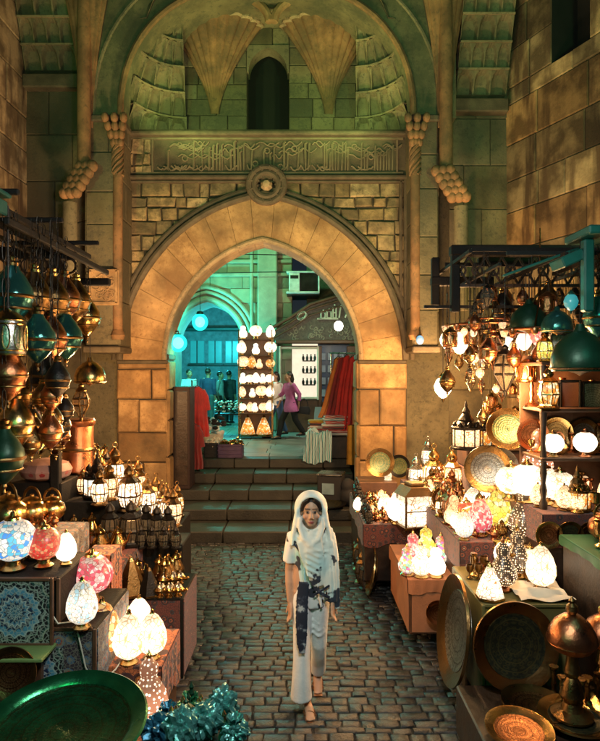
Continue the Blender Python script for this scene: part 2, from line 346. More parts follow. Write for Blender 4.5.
SKY=.0025; EXPO=0.62
GREEN=(.30,1.0,.30); TEALC=(.08,1.0,.75); WARMC=(1.0,.54,.22)
LAMPS=[
 (('SPOT','green_floodlight',(-3.2,2.5,5.2),260,GREEN),dict(size=.2,target=(-.5,10,8),spot=70)),
 (('SPOT','green_floodlight',(3.0,2.5,4.6),260,GREEN),dict(size=.2,target=(3,9.5,6.8),spot=75)),
 (('SPOT','amber_fill_spot',(-2.3,7.6,2.9),165,(1.0,.66,.34)),dict(size=.12,target=(-1.6,10,6.4),spot=110)),  # pair of unseen spots added low to rake the stone relief
 (('SPOT','amber_fill_spot',(1.1,7.6,2.9),165,(1.0,.66,.34)),dict(size=.12,target=(.5,10,6.4),spot=110)),
 (('SPOT','tympanum_fill_spot',(-1.9,8.9,6.2),45,(.75,1.0,.28)),dict(size=.08,target=(-1.2,10.6,8.6),spot=140)),  # pair of unseen spots added in mid-air to tint the tympanum
 (('SPOT','tympanum_fill_spot',(.8,8.9,6.2),45,(.75,1.0,.28)),dict(size=.08,target=(.1,10.6,8.6),spot=140)),
 (('SPOT','amber_fill_spot',(2.6,5.6,3.9),48,(.95,.85,.45)),dict(size=.12,target=(4.3,8.0,6.0),spot=120)),  # unseen spot added to brighten the angled wall
 (('POINT','green_lamp',(-.9,1.2,2.9),24,(.15,1.0,.5)),dict(size=.15)),
 (('POINT','teal_lamp',(1.9,3.0,3.3),7,TEALC),dict(size=.12)),
 (('POINT','front_fill',(.3,1.9,3.6),150,(1.0,.99,.95)),dict(size=.2)),  # unseen fill added on the camera side to brighten the woman
 (('POINT','lantern_fill',(-1.9,6.7,2.1),90,WARMC),dict(size=.12)),  # these warm points are mid-air fill, added to boost the lanterns
 (('POINT','lantern_fill',(-2.6,8.3,2.3),85,WARMC),dict(size=.12)),
 (('POINT','lantern_fill',(1.6,7.3,2.3),150,WARMC),dict(size=.12)),
 (('POINT','lantern_fill',(1.95,8.7,2.5),130,WARMC),dict(size=.12)),
 (('POINT','lantern_fill',(1.85,5.2,2.4),70,WARMC),dict(size=.12)),
 (('POINT','lantern_fill',(-1.35,4.75,1.8),36,WARMC),dict(size=.12)),
 (('POINT','lantern_fill',(-.7,4.2,1.35),9,WARMC),dict(size=.12)),
 (('POINT','lantern_fill',(1.1,5.0,1.5),18,WARMC),dict(size=.12)),
 (('POINT','teal_court_lamp',(-2.72,16.1,3.6),260,(.06,1.0,.78)),dict(size=.12)),
 (('POINT','teal_street_lamp',(-3.1,20.5,3.6),230,(.05,.85,1.0)),dict(size=.12)),
 (('POINT','teal_wall_lamp',(-1.95,10.3,2.85),9,(.06,1.0,.78)),dict(size=.08)),
 (('POINT','green_court_lamp',(-1.6,14.6,6.4),180,(.22,1.0,.45)),dict(size=.15)),
 (('POINT','shop_lamp',(.85,13.9,3.4),60,(1.0,.85,.62)),dict(size=.1)),
]
# ---------------------------------------------------------------- masonry
TONES=[(1,1,1),(1.12,1.05,.95),(.82,.8,.78),(.95,.9,.8),(.7,.68,.66),(1.05,1,.88)]
def tone(lo=.75,hi=1.15):
    t=RN.choice(TONES); k=RN.uniform(lo,hi); return tuple(x*k for x in t)
def block(mb,mp,u0,u1,v0,v1,w,ch=.014,jit=0.0):
    j=lambda: RN.uniform(-jit,jit)
    a=[(u0+j(),v0+j()),(u1+j(),v0+j()),(u1+j(),v1+j()),(u0+j(),v1+j())]
    mu,mv=(u0+u1)/2,(v0+v1)/2
    inn=[(u+(ch if u<mu else -ch),v+(ch if v<mv else -ch)) for u,v in a]
    b=mb.vs([mp(u,v,-.03) for u,v in a]); f=mb.vs([mp(u,v,w-ch) for u,v in a]); t=mb.vs([mp(u,v,w+(RN.uniform(-jit,jit)*.8)) for u,v in inn])
    for i in range(4):
        k=(i+1)%4; mb.fc(b+i,b+k,f+k,f+i); mb.fc(f+i,f+k,t+k,t+i)
    mb.fc(t,t+1,t+2,t+3)
def ashlar(mb,mp,u0,u1,v0,v1,ch=(.4,.5),ln=(.5,.9),w=.03,gap=.008,clip=None,jit=0.0,back=None,bevel=.014,tn=tone,course_tone=None):
    v=v0; k=0
    while v<v1-.02:
        h=min(RN.uniform(*ch),v1-v)
        if v1-v-h<.08: h=v1-v
        u=u0-RN.uniform(0,ln[0]*.8) if k%2 else u0
        ct=course_tone(k) if course_tone else (1,1,1)
        while u<u1-.02:
            l=RN.uniform(*ln); a=max(u,u0); b=min(u+l,u1)
            if u1-b<ln[0]*.3: b=u1; l=b-u
            if b-a>.03 and not (clip and clip(a,b,v,v+h)):
                c=tn(); mb.col=(c[0]*ct[0],c[1]*ct[1],c[2]*ct[2])
                block(mb,mp,a+gap/2,b-gap/2,v+gap/2,v+h-gap/2,RN.uniform(.3,1)*w,bevel,jit)
            u+=l
        v+=h; k+=1
    mb.col=(1,1,1)
def face_y(y): return lambda u,v,w: (u,y-w,v)            # faces the camera
def face_xp(x): return lambda u,v,w: (x+w,u,v)           # faces +x
def face_xn(x): return lambda u,v,w: (x-w,u,v)           # faces -x
def ashlar_obj(name,parts,parent,mat=None,**kw):
    mb=MB()
    for mp,u0,u1,v0,v1 in parts:
        mb.mat=1; n=mb.vs([mp(u0,v0,-.012),mp(u1,v0,-.012),mp(u1,v1,-.012),mp(u0,v1,-.012)]); mb.fc(n,n+1,n+2,n+3); mb.mat=0
        ashlar(mb,mp,u0,u1,v0,v1,**kw)
    return mb.build(name,[mat or M_STONE,M_MORTAR],parent,smooth=20)
def pointed(cx,a,rise,zs,n=24):
    """pointed arch curve from the left springing to the right one; two circles"""
    c=(rise*rise-a*a)/(2*a); Rr=a+c; t1=math.acos(max(-1,min(1,c/Rr)))
    L=[(cx+c-Rr*math.cos(t1*i/n),zs+Rr*math.sin(t1*i/n)) for i in range(n+1)]
    return L+[(2*cx-x,z) for x,z in L[::-1][1:]]
def arch_off(cx,a,rise,zs,off,n=24):
    c=(rise*rise-a*a)/(2*a); Rr=a+c+off; t1=math.acos(max(-1,min(1,c/Rr)))
    L=[(cx+c-Rr*math.cos(t1*i/n),zs+Rr*math.sin(t1*i/n)) for i in range(n+1)]
    return L+[(2*cx-x,z) for x,z in L[::-1][1:]]
def mould(mb,pts,r,n=8): mb.tube(pts,r,n)

# ---------------------------------------------------------------- ground
g=MB(); g.grid(lambda u,v:(-60+120*u,-30+130*v,-.03),8,8); struct(g.build('ground',M_GROUND))
g=MB()
y=2.2
sand=g.vs([(-3.4,2.2,-.012),(3.4,2.2,-.012),(3.4,8.95,-.012),(-3.4,8.95,-.012)]); g.mat=1; g.fc(sand,sand+1,sand+2,sand+3); g.mat=0
while y<8.93:
    h=RN.uniform(.07,.105); x=-3.4+RN.uniform(-.2,0)
    while x<3.4:
        l=RN.uniform(.10,.21); c=RN.uniform(.55,1.35); g.col=(c,c*RN.uniform(.93,1.02),c*RN.uniform(.85,1.0))
        z=RN.uniform(-.006,.008); tx,ty=RN.uniform(-.03,.03),RN.uniform(-.05,.05)
        x0,x1,y0,y1=x+.004,x+l-.004,y+.004,min(y+h,8.94)-.004; b=.010; xm,ym=(x0+x1)/2,(y0+y1)/2
        f=lambda X,Y,Z:(X+RN.uniform(-.006,.006),Y+RN.uniform(-.005,.005),Z+z+(X-xm)*tx+(Y-ym)*ty)
        a=g.vs([(x0,y0,-.03),(x1,y0,-.03),(x1,y1,-.03),(x0,y1,-.03)])
        t=g.vs([f(x0,y0,-.004),f(x1,y0,-.004),f(x1,y1,-.004),f(x0,y1,-.004)])
        q=g.vs([f(x0+b,y0+b,.006),f(x1-b,y0+b,.006),f(x1-b,y1-b,.006),f(x0+b,y1-b,.006)])
        for i in range(4):
            k=(i+1)%4; g.fc(a+i,a+k,t+k,t+i); g.fc(t+i,t+k,q+k,q+i)
        g.fc(q,q+1,q+2,q+3); x+=l
    y+=h
struct(g.build('alley_paving',[M_COBBLE,M_SAND],smooth=60))
# steps up through the gate
g=MB(); LIPS=[(8.9,.18),(9.55,.36),(10.2,.54),(10.8,.72),(11.4,.9)]
for i,(yy,z) in enumerate(LIPS):
    y1=LIPS[i+1][0]+.1 if i<4 else 11.75
    x=-2.19
    while x<.955:
        l=RN.uniform(.6,1.1); x1=min(x+l,.96)
        if .96-x1<.3: x1=.96
        c=RN.uniform(.75,1.2); g.col=(c,c,c*.95)
        g.box(((x+x1)/2,(yy+y1)/2-.0,z-.09),(x1-x-.006,y1-yy,.179),.016); x=x1
struct(g.build('steps',M_STEP,smooth=40))
g=MB(); yy=11.76
while yy<24:
    h=RN.uniform(.5,.7); x=-9
    while x<8:
        l=RN.uniform(.6,1.0); c=RN.uniform(.8,1.15); g.col=(c,c,c); g.box((x+l/2,yy+h/2,.87),(l-.008,h-.008,.06),.006); x+=l
    yy+=h
struct(g.build('courtyard_paving',M_COURT,smooth=40))

# ---------------------------------------------------------------- the gate front
G=thing('stone_gate','towering carved stone gateway with pointed arch, inscription band and vaulted niche above','gateway',(-.6,10,0))
CX=-.615; AH=1.585; RISE=1.95; ZS=2.75; TH=.72
ashlar_obj('pier',[(face_y(10),-3.05,-2.2,0,2.75),(face_xp(-2.2),9.97,10.5,0,2.75)],G,M_PLASTER,ch=(.5,.62),ln=(.55,1.0),w=.06,bevel=.025,gap=.022,jit=.008,tn=lambda:tone(.65,1.2))
ashlar_obj('pier',[(face_y(10),.97,1.78,0,2.75),(face_xn(.97),9.97,10.5,0,2.75)],G,M_PLASTER,ch=(.5,.62),ln=(.55,1.0),w=.06,bevel=.025,gap=.022,jit=.008,tn=lambda:tone(.65,1.2))
for x0,x1 in((-3.07,-2.17),(.94,1.80)):
    g=MB(); g.box(((x0+x1)/2,10.2,2.80),(x1-x0,.56,.10),.02); g.box(((x0+x1)/2,10.2,2.715),(x1-x0-.04,.52,.07),.02); g.build('impost',M_CARVED,G)
g=MB(); n=20
inn=pointed(CX,AH,RISE,ZS,n); out=arch_off(CX,AH,RISE,ZS,TH,n)
m=len(inn); V=15
cA=(RISE**2-AH**2)/(2*AH); tA=math.acos(cA/(AH+cA))
def arcpt(f,off):
    ff=f if f<=.5 else 1-f; Rr=AH+cA+off; t1=math.acos(cA/Rr); t=t1*ff*2
    x=CX+cA-Rr*math.cos(t); return ((x if f<=.5 else 2*CX-x),ZS+Rr*math.sin(t))
V=19; EP=.0004
for k in range(V):           # voussoirs
    f0,f1=k/V+EP,(k+1)/V-EP; q_=RN.uniform(.82,1.1); g.col=(q_,q_*.98,q_*.95); yf=9.88-RN.uniform(0,.006); S=4
    fs=sorted([f0+(f1-f0)*q/S for q in range(S+1)]+([.5] if f0<.5<f1 else []))
    for fa,fb in zip(fs,fs[1:]):
        a,b,c,d=arcpt(fa,0),arcpt(fb,0),arcpt(fb,TH),arcpt(fa,TH)
        for quad in(((a,yf),(b,yf),(c,yf),(d,yf)),((a,yf),(b,yf),(b,10.42),(a,10.42)),((d,yf),(c,yf),(c,10.42),(d,10.42)),((a,10.42),(b,10.42),(c,10.42),(d,10.42))):
            f=g.vs([(p[0],y_,p[1]) for p,y_ in quad]); g.fc(f,f+1,f+2,f+3)
    for fe in(f0,f1):
        a,d=arcpt(fe,0),arcpt(fe,TH); f=g.vs([(a[0],yf,a[1]),(d[0],yf,d[1]),(d[0],9.95,d[1]),(a[0],9.95,a[1])]); g.fc(f,f+1,f+2,f+3)
g.mat=1; g.col=(1,1,1)
for k in range(60):
    a,b,c,d=arcpt(k/60,.012),arcpt((k+1)/60,.012),arcpt((k+1)/60,TH),arcpt(k/60,TH)
    for quad in(((a,9.92),(b,9.92),(c,9.92),(d,9.92)),((a,9.92),(b,9.92),(b,10.4),(a,10.4))):
        f=g.vs([(p[0],y_,p[1]) for p,y_ in quad]); g.fc(f,f+1,f+2,f+3)
g.mat=0
g.col=(1,1,1)
arch=g.build('arch_ring',[M_PLASTER,M_JOINT],G,smooth=25)
g=MB(); g.tube([(x,9.875,z) for x,z in arch_off(CX,AH,RISE,ZS,.035,n)],.045,8); g.build('inner_moulding',M_STONE,arch)
g=MB(); g.tube([(x,9.88,z) for x,z in arch_off(CX,AH,RISE,ZS,TH+.05,n)],.06,8); g.tube([(x,9.94,z) for x,z in arch_off(CX,AH,RISE,ZS,TH+.17,n)],.045,8)
g.build('outer_moulding',M_CARVED,arch)
cc=(RISE**2-AH**2)/(2*AH); RR=AH+cc
def inring(u,v,off):
    if v<ZS: return abs(u-CX)<AH+off
    x=abs(u-CX)+cc; return math.hypot(x,v-ZS)<RR+off
def clip(u0,u1,v0,v1): return any(inring(u,v,.12) for u in(u0,(u0+u1)/2,u1) for v in(v0,v1))
g=MB(); g.mat=1   # mortar bed behind the rubble, with the arch cut out
bed=[(-3.1,2.9)]+[(x,z) for x,z in arch_off(CX,AH,RISE,ZS,.3,16) if z>2.9]+[(1.85,2.9),(1.85,5.8),(-3.1,5.8)]
g.prism(bed,10.012,10.3); g.mat=0
ashlar(g,face_y(10),-3.0,1.78,2.9,5.74,ch=(.12,.27),ln=(.16,.5),w=.055,gap=.022,clip=clip,jit=.016,bevel=.018,tn=lambda: tone(.55,1.3))
g.build('rubble_wall',[M_RUBBLE,M_MORTAR],G,smooth=30)
g=MB()
for x in(-2.97,1.76): g.box((x,9.93,4.33),(.09,.14,2.85),.02); g.box((x+(.09 if x<0 else -.09),9.95,4.33),(.05,.1,2.85),.015)
g.box((-.6,9.92,5.76),(4.85,.16,.07),.02); g.box((-.6,9.95,5.70),(4.7,.1,.04),.012)
g.build('frame_moulding',M_CARVED,G)
# inscription band: raised interlaced script, worn past reading
g=MB(); g.col=(1,1,1); g.box((-.6,9.99,6.11),(4.75,.14,.66),.01)
fr=g.build('inscription_band',M_CARVED,G)
g=MB(); x=-2.35
while x<1.55:
    h=RN.uniform(.26,.46); z0=5.88
    k=RN.random()
    if k<.6: g.tube([(x,9.905,z0),(x+RN.uniform(-.015,.015),9.9,z0+h),(x+.02,9.905,z0+h+.03)],RN.uniform(.014,.022),5); x+=RN.uniform(.04,.065)
    elif k<.85:
        w=RN.uniform(.12,.25); g.tube([(x+w*i/8,9.903,z0+RN.uniform(.0,.04)-.06*math.sin(PI*i/8)+.05) for i in range(9)],.016,5); x+=RN.uniform(.05,.1)
    else:
        r=.045; zz=z0+RN.uniform(.05,.4); g.tube([(x+r*math.cos(2*PI*i/9),9.903,zz+r*math.sin(2*PI*i/9)) for i in range(9)],.013,5,closed=True); x+=.06
for i in range(40):
    x=RN.uniform(-2.2,1.4); zz=RN.uniform(6.1,6.33); w=RN.uniform(.15,.4); g.tube([(x+w*j/6,9.903,zz+.04*math.sin(j*1.2)) for j in range(7)],.012,5)
g.box((-.6,9.9,5.83),(4.6,.03,.03)); g.box((-.6,9.9,6.40),(4.6,.03,.03)); g.box((-2.43,9.9,6.115),(.03,.03,.535)); g.box((1.6,9.9,6.115),(.03,.03,.535))
g.build('raised_script',pmat('worn_relief_stone',(.17,.14,.085),.85,bump=.3),fr,smooth=50)
g=MB(); ashlar(g,face_y(9.92),-2.92,-2.46,5.82,6.42,ch=(.1,.2),ln=(.1,.22),w=.06,jit=.015,bevel=.025,tn=lambda:tone(.8,1.4)); g.build('patched_stones',M_RUBBLE,fr,smooth=30)
g=MB(); g.box((-.6,9.92,6.455),(4.8,.30,.07),.02); g.box((-.6,10.25,6.52),(4.75,.75,.06),.02); g.build('ledge',M_CARVED,G)
# knotted ring over the arch
mx,mz=-.55,5.62; g=MB()
for rr,r in((.29,.055),(.2,.05)): g.tube([(mx+rr*math.cos(2*PI*i/28),9.84,mz+rr*math.sin(2*PI*i/28)) for i in range(28)],r,8,closed=True)
for k in range(12):
    a=2*PI*k/12; g.tube([(mx+.14*math.cos(a),9.85,mz+.14*math.sin(a)),(mx+.31*math.cos(a+.35),9.80,mz+.31*math.sin(a+.35))],.022,5)
med=g.build('medallion',M_CARVED,G)
g=MB(); g.M=Matrix.Translation((mx,9.85,mz))@Matrix.Rotation(PI/2,4,'X'); g.lathe([(.001,.09),(.06,.07),(.1,0),(.1,-.05)],8,ph=PI/8); g.build('boss',M_STONE,med)
# tympanum with the dark window
TY=10.55; WX0,WX1,WZ0,WZ1=XX(247,TY),XX(289,TY),6.5,ZZ(46,TY); WC=(WX0+WX1)/2
mb=MB(); 
for a,b,c,d in((-3.3,WX0-.0,6.4,9.9),(WX1,2.1,6.4,9.9),(WX0,WX1,WZ1,9.9)):
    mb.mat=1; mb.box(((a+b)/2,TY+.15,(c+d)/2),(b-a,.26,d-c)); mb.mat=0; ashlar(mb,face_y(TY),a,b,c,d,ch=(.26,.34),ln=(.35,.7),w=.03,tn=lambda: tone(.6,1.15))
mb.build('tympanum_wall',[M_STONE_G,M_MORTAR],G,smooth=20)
g=MB(); hw=(WX1-WX0)/2
pa=pointed(WC,hw-.03,.42,WZ1-.47,10)
for sgn in(0,1):
    half=pa[:11] if sgn==0 else pa[10:]
    cx=WX0 if sgn==0 else WX1
    g.prism(([(cx,WZ1-.47)]+half+[(cx,WZ1-.05)] if sgn==0 else half+[(cx,WZ1-.47),(cx,WZ1-.05)]),TY-.035,TY+.25)
g.box((WC,TY+.1,WZ1-.025),(hw*2,.27,.05))
w=g.build('window_arch',M_STONE_G,G,smooth=30)
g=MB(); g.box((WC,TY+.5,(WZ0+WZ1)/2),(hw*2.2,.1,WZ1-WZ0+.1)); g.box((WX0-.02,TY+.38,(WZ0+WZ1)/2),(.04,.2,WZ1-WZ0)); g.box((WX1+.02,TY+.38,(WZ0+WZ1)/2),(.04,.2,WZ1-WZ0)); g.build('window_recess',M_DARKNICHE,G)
# small grille window above
g=MB()
for i in range(4):
    g.box((XX(263+6*i,TY),TY-.1,ZZ(3,TY)),(.03,.03,.4)); 
for i in range(3): g.box((XX(272,TY),TY-.1,ZZ(-3+7*i,TY)),(.36,.03,.03))
gr=g.build('grille',M_IRON,G)
g=MB(); g.box((XX(272,TY),TY-.03,ZZ(0,TY)),(.38,.06,.5)); g.build('grille_shade_slab',M_DARKNICHE,G)  # near-black slab standing for the shaded opening behind the bars
# fluted fan squinches
def fan(cx,zb,zt,r,y,name='fan_squinch',k=11):
    mb=MB(); N=132; M_=16
    def fn(u,v):
        a=PI*u; rr=r*(.09+.93*v**1.55); rr*=1+.10*abs(math.sin(k*a))*(.5+.5*v)
        return (cx-rr*math.cos(a),y-rr*math.sin(a)*.62,zb+(zt-zb)*v)
    mb.grid(fn,N,M_)
    top=[fn(i/N,1) for i in range(N+1)]; t=mb.vs(top); c=mb.vs([(cx,y,zt)])
    for i in range(N): mb.fc(t+i,c,t+i+1)
    o=mb.build(name,M_SHAFT,G,smooth=30)
    m2=MB(); m2.tube([(x,yy,zt+.03) for x,yy,_ in top],.045,6); m2.build('fan_rim',M_STONE,o)
for px in(214,329):
    fan(XX(px,10.4),ZZ(112,10.4),ZZ(26,10.4),.74,10.5)
# blind arches springing over the fans
for px in(214,329):
    g=MB(); cx=XX(px,9.8); zt=ZZ(20,9.8)
    g.tube([(cx-.9*math.cos(PI*i/20),9.85,zt+.5*math.sin(PI*i/20)) for i in range(21)],.07,8); g.build('blind_arch_moulding',M_PLASTER,G)
# stalactite vaulting (muqarnas)
def cellrow(mb,pts,z,h,over,scoop=.5):
    """a row of scooped cells along the plan polyline pts; each cell hangs forward by over at its top"""
    edge=[]
    for (x0,y0),(x1,y1) in zip(pts,pts[1:]):
        tx,ty=x1-x0,y1-y0; L=math.hypot(tx,ty); nx,ny=ty/L,-tx/L
        if ny>0: nx,ny=-nx,-ny
        c=RN.uniform(.7,1.2); mb.col=(c,c*.98,c*.9)
        def fn(u,v):
            s=abs(2*u-1); e=.82 if v<.4 else .82*math.sqrt(max(0,1-((v-.4)/.52)**2))**.8
            k=max(0,min(1,(e-s)/.16+.5)) if v<.95 else 0; k=k*k*(3-2*k)
            fwd=over*v+.06-k*L*.42*(.6+.4*math.cos(s*1.5))
            return (x0+tx*u+nx*fwd,y0+ty*u+ny*fwd,z+h*v)
        mb.grid(fn,20,14)
        edge+=[fn(i/6,1) for i in range(7)]
        a,b=fn(0,1),fn(1,1); q=mb.vs([a,b,(x1-nx*.2,y1-ny*.2,z+h),(x0-nx*.2,y0-ny*.2,z+h)]); mb.fc(q,q+1,q+2,q+3)
        a,b=fn(0,0),fn(1,0); q=mb.vs([a,b,(x1-nx*.2,y1-ny*.2,z),(x0-nx*.2,y0-ny*.2,z)]); mb.fc(q,q+1,q+2,q+3)
    mb.col=(1.25,1.2,1.1); mb.tube([(x,y-.012,zq-.01) for x,y,zq in edge],(.022),5); mb.col=(.18,.17,.15)  # pale bead along the cell tops, a highlight put into colour and shape
    for (x0,y0),(x1,y1) in zip(pts,pts[1:]):
        pass
    mb.col=(1,1,1)
def muq(xs,z0,rows,h,y0,y1,name='stalactite_vault',step=.17,cells=5):
    mb=MB()
    for r in range(rows):
        f=r/max(1,rows-1); xa,xb=xs(f); pts=[]
        nn=cells+(r%2)
        for i in range(nn+1):
            t=i/nn; a=t*PI/2
            pts.append((xa+(xb-xa)*(1-math.cos(a))*.6+(xb-xa)*t*.4, y0+(y1-y0)*math.sin(a)-r*step))
        cellrow(mb,pts,z0+r*h,h*.97,step*1.25,.62)
    return mb.build(name,M_STONE_G,G,smooth=40)
muq(lambda f:(-2.88+.45*f*f,-1.98+.02*f),6.55,5,.37,9.8,10.5,step=.13,cells=4)
muq(lambda f:(1.87-.45*f*f,.98-.02*f),6.55,5,.37,9.8,10.5,step=.13,cells=4)
# main vault arch: front wall with a broad flattened arch cut in it
AY=9.3; ac=XX(267,AY); aa=2.27; zs=ZZ(118,AY); rise=ZZ(-18,AY)-zs
def sup(k=1.0,add=0.0,n=32):
    L=[]
    for i in range(n+1):
        t=PI*i/n; c,s=math.cos(t),math.sin(t); e=2/2.3
        L.append((ac-math.copysign(abs(c)**e,c)*(aa+add),zs+(abs(s)**e)*(rise+add)))
    return L
g=MB(); XL,XR,ZT=XX(79,AY),XX(456,AY),9.9
L=sup(); 
g.col=(.85,.85,.75)
cr=[(XL,zs)]+L[:17]+[(ac,ZT),(XL,ZT)]; g.prism(cr,AY,TY+.3)
cr=L[16:]+[(XR,zs),(XR,ZT),(ac,ZT)]; g.prism(cr,AY,TY+.3)
va=g.build('vault_arch',pmat('green_stained_plaster',(.19,.17,.10),.9,var=.45,vs=1.6,bump=.25,bs=22,tint=True,grime=(.05,.06,.035)),G,smooth=30)
g=MB(); g.tube([(x,AY-.02,z) for x,z in L],.05,8); g.build('arch_edge_moulding',M_SHAFT,va)
g=MB(); g.tube([(x,AY-.01,z) for x,z in sup(add=.42)],.03,6); g.build('arch_outer_moulding',M_STONE_G,va)
# jambs that carry it
for x0,x1,fc_ in((-3.32,-2.80,face_xp(-2.80)),(1.76,2.14,face_xn(1.76))):
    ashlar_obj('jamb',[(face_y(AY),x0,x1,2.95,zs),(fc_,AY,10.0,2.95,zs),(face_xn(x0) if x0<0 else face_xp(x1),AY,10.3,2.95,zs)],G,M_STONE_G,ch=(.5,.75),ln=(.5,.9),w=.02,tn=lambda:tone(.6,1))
    xm=(x0+x1)/2
    for zc,ex in((2.9,.06),(zs-.02,.1)): g=MB(); g.box((xm,AY+.3,zc),(x1-x0+ex,.75,.1),.02); g.build('jamb_cap',M_CARVED,G)
    # twisted colonnette and stalactite corbel on the reveal
    xe=x1-.03 if x0<0 else x0+.03
    g=MB(); g.lathe([(.075,3.2),(.075,6.0)],14,(xe,AY+.02,0)); g.lathe([(.09,3.05),(.11,3.12),(.08,3.2)],14,(xe,AY+.02,0))
    for k in range(9): g.tube([(xe+.08*math.cos(a+k),AY+.02+.08*math.sin(a+k),5.6+.55*a/6.3) for a in [i*.5 for i in range(14)]],.02,5)
    g.build('colonnette',M_SHAFT,G)
    g=MB()
    for r in range(4):
        for s in(-1,0,1): g.ell((xe+s*(.05+.03*r),AY-.02-.045*r,6.1+.11*r),(.06,.07,.08),8,6)
    g.build('corbel',M_SHAFT,G)
# carved square panels beside the arch
for px in(104,):
    x=XX(px,9.25); z=ZZ(287,9.25); g=MB(); g.box((x,9.27,z),(.46,.08,.56),.02)
    pn=g.build('carved_panel',M_PLASTER,G); g=MB()
    for i in range(26):
        a=RN.uniform(-.13,.13); b=RN.uniform(-.17,.17); rr=RN.uniform(.03,.07); ph=RN.uniform(0,6)
        g.tube([(x+a+rr*math.cos(ph+j*.6),9.225,z+b+rr*math.sin(ph+j*.6)) for j in range(7)],.013,5)
    for s in(-1,1): g.box((x+s*.2,9.22,z),(.03,.03,.5)); g.box((x,9.22,z+s*.25),(.42,.03,.03))
    g.build('carved_scrolls',M_PLASTER,pn)
# outer side bays (flat dark panels under stalactite hoods)
for px0,px1,zt,cap in((30,79,78,0),(455,502,102,1)):
    x0,x1=XX(px0,9.75),XX(px1,9.75); z1=ZZ(zt,9.75)
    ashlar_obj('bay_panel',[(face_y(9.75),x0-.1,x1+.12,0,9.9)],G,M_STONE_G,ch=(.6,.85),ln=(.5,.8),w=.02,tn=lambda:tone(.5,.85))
    g=MB(); g.box(((x0+x1)/2,9.66,z1-.12),(x1-x0+.1,.2,.22),.02); g.build('bay_ledge',M_CARVED,G)
    g=MB(); z=z1+.06
    for r in range(5):
        nn=3+r%2; xs=[x0-.02+(x1-x0+.04)*i/nn for i in range(nn+1)]
        cellrow(g,[(x,9.68-.13*r) for x in xs],z+.36*r,.35,.14)
    g.build('bay_hood',M_STONE_G,G,smooth=40)
# slim wall shafts with carved corbels and rising rib fans
for px,zb,zt,cy in((84,250,62,168),(446,262,64,172)):
    d=9.15; x=XX(px,d); g=MB(); g.lathe([(.10,ZZ(cy,d)),(.10,ZZ(40,d)),(.09,9.9)],14,(x,d,0)); g.build('wall_shaft',M_SHAFT,G)
    g=MB(); s=-1 if px<300 else 1
    for r in range(5):
        for q in range(3): g.ell((x+s*(.06*r-.06)+(q-1)*.1,d-.05-.02*q,ZZ(cy,d)-.1*r),(.085,.09,.09),8,6)
    g.build('shaft_corbel',M_SHAFT,G)
    x2=x+s*.26; g=MB(); g.lathe([(.11,3.5),(.11,ZZ(cy,d)-.5)],12,(x2,d+.12,0)); g.build('lower_shaft',M_STONE_G,G)
    mb=MB(); zb=ZZ(125,d)
    def fn(u,v):
        a=PI*(.05+.9*u); rr=(.09+.62*v**1.8)*(1+.09*abs(math.sin(7*a))); return (x-rr*math.cos(a),9.28-rr*math.sin(a)*.6,zb+(9.9-zb)*v)
    mb.grid(fn,60,16); mb.build('rib_fan',M_SHAFT,G,smooth=50)
# block behind everything that closes the upper storey, and the passage vault flanks
g=MB(); g.box((-.6,11.6,8.3),(8.6,.4,4.2)); g.box((-4.1,10.9,4),(2.2,1.0,8)); g.box((2.85,10.9,4),(2.2,1.0,8)); g.box((-2.62,10.33,1.35),(.8,.3,2.6)); g.box((1.38,10.33,1.35),(.78,.3,2.6))
g.box((-.6,10.72,6.0),(5.6,.5,.8)); g.build('core_wall',M_STONE_G,G)
world_parts(G)

# ---------------------------------------------------------------- side walls of the alley
W=thing('stone_wall','tall tan block wall running along the lantern stall beside the dark flat bay','wall',(-4.45,6,0))
ashlar_obj('masonry',[(face_xp(-4.45),1.5,9.8,0,9.9)],W,M_STREAK,ch=(.5,.6),ln=(.7,1.3),w=.025,gap=.014,tn=lambda:tone(.75,1.1))
g=MB(); g.box((-4.75,5.6,4.95),(.5,8.4,9.9)); g.build('wall_core',M_MORTAR,W)
g=MB(); g.tube([(-4.40,5.5+i*.43,ZZ(172,9)-1.1+.0*i+ .03*math.sin(i)) for i in range(10)],.015,5); g.build('conduit',M_CREAM,W)
world_parts(W)
W=thing('stone_wall','angled banded stone wall with blotchy pale blocks and a dark opening high up','wall',(5,6,0))
A0=Vector((3.36,9.78)); dr=Vector((.371,-.928)); nrm=Vector((-.928,-.371))
def rw(u,v,w): return (A0.x+dr.x*u+nrm.x*w,A0.y+dr.y*u+nrm.y*w,v)
U0,U1,VB=.98,1.68,7.12
g=MB(); g.mat=1
for (a,b,c,d) in((0,8,0,VB),(0,U0,VB,9.9),(U1,8,VB,9.9)):
    q=g.vs([rw(a,c,-.012),rw(b,c,-.012),rw(b,d,-.012),rw(a,d,-.012)]); g.fc(q,q+1,q+2,q+3)
g.mat=0
bandt=lambda k: (.50,.46,.42) if k%3==1 else ((1.15,1.08,.95) if k%3==0 else (.85,.66,.5))
ashlar(g,rw,0,8,0,VB,ch=(.5,.66),ln=(.5,1.0),w=.03,gap=.012,tn=lambda:tone(.7,1.15),course_tone=bandt)
ashlar(g,rw,0,U0,VB,9.9,ch=(.5,.66),ln=(.5,.8),w=.03,course_tone=bandt); ashlar(g,rw,U1,8,VB,9.9,ch=(.5,.66),ln=(.6,1.1),w=.03,course_tone=bandt)
g.build('masonry',[M_STREAK,M_MORTAR],W,smooth=20)
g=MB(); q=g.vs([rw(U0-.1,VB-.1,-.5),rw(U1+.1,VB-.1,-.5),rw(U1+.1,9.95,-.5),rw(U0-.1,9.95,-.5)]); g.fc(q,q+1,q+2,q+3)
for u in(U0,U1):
    q=g.vs([rw(u,VB,0),rw(u,VB,-.52),rw(u,9.9,-.52),rw(u,9.9,0)]); g.fc(q,q+1,q+2,q+3)
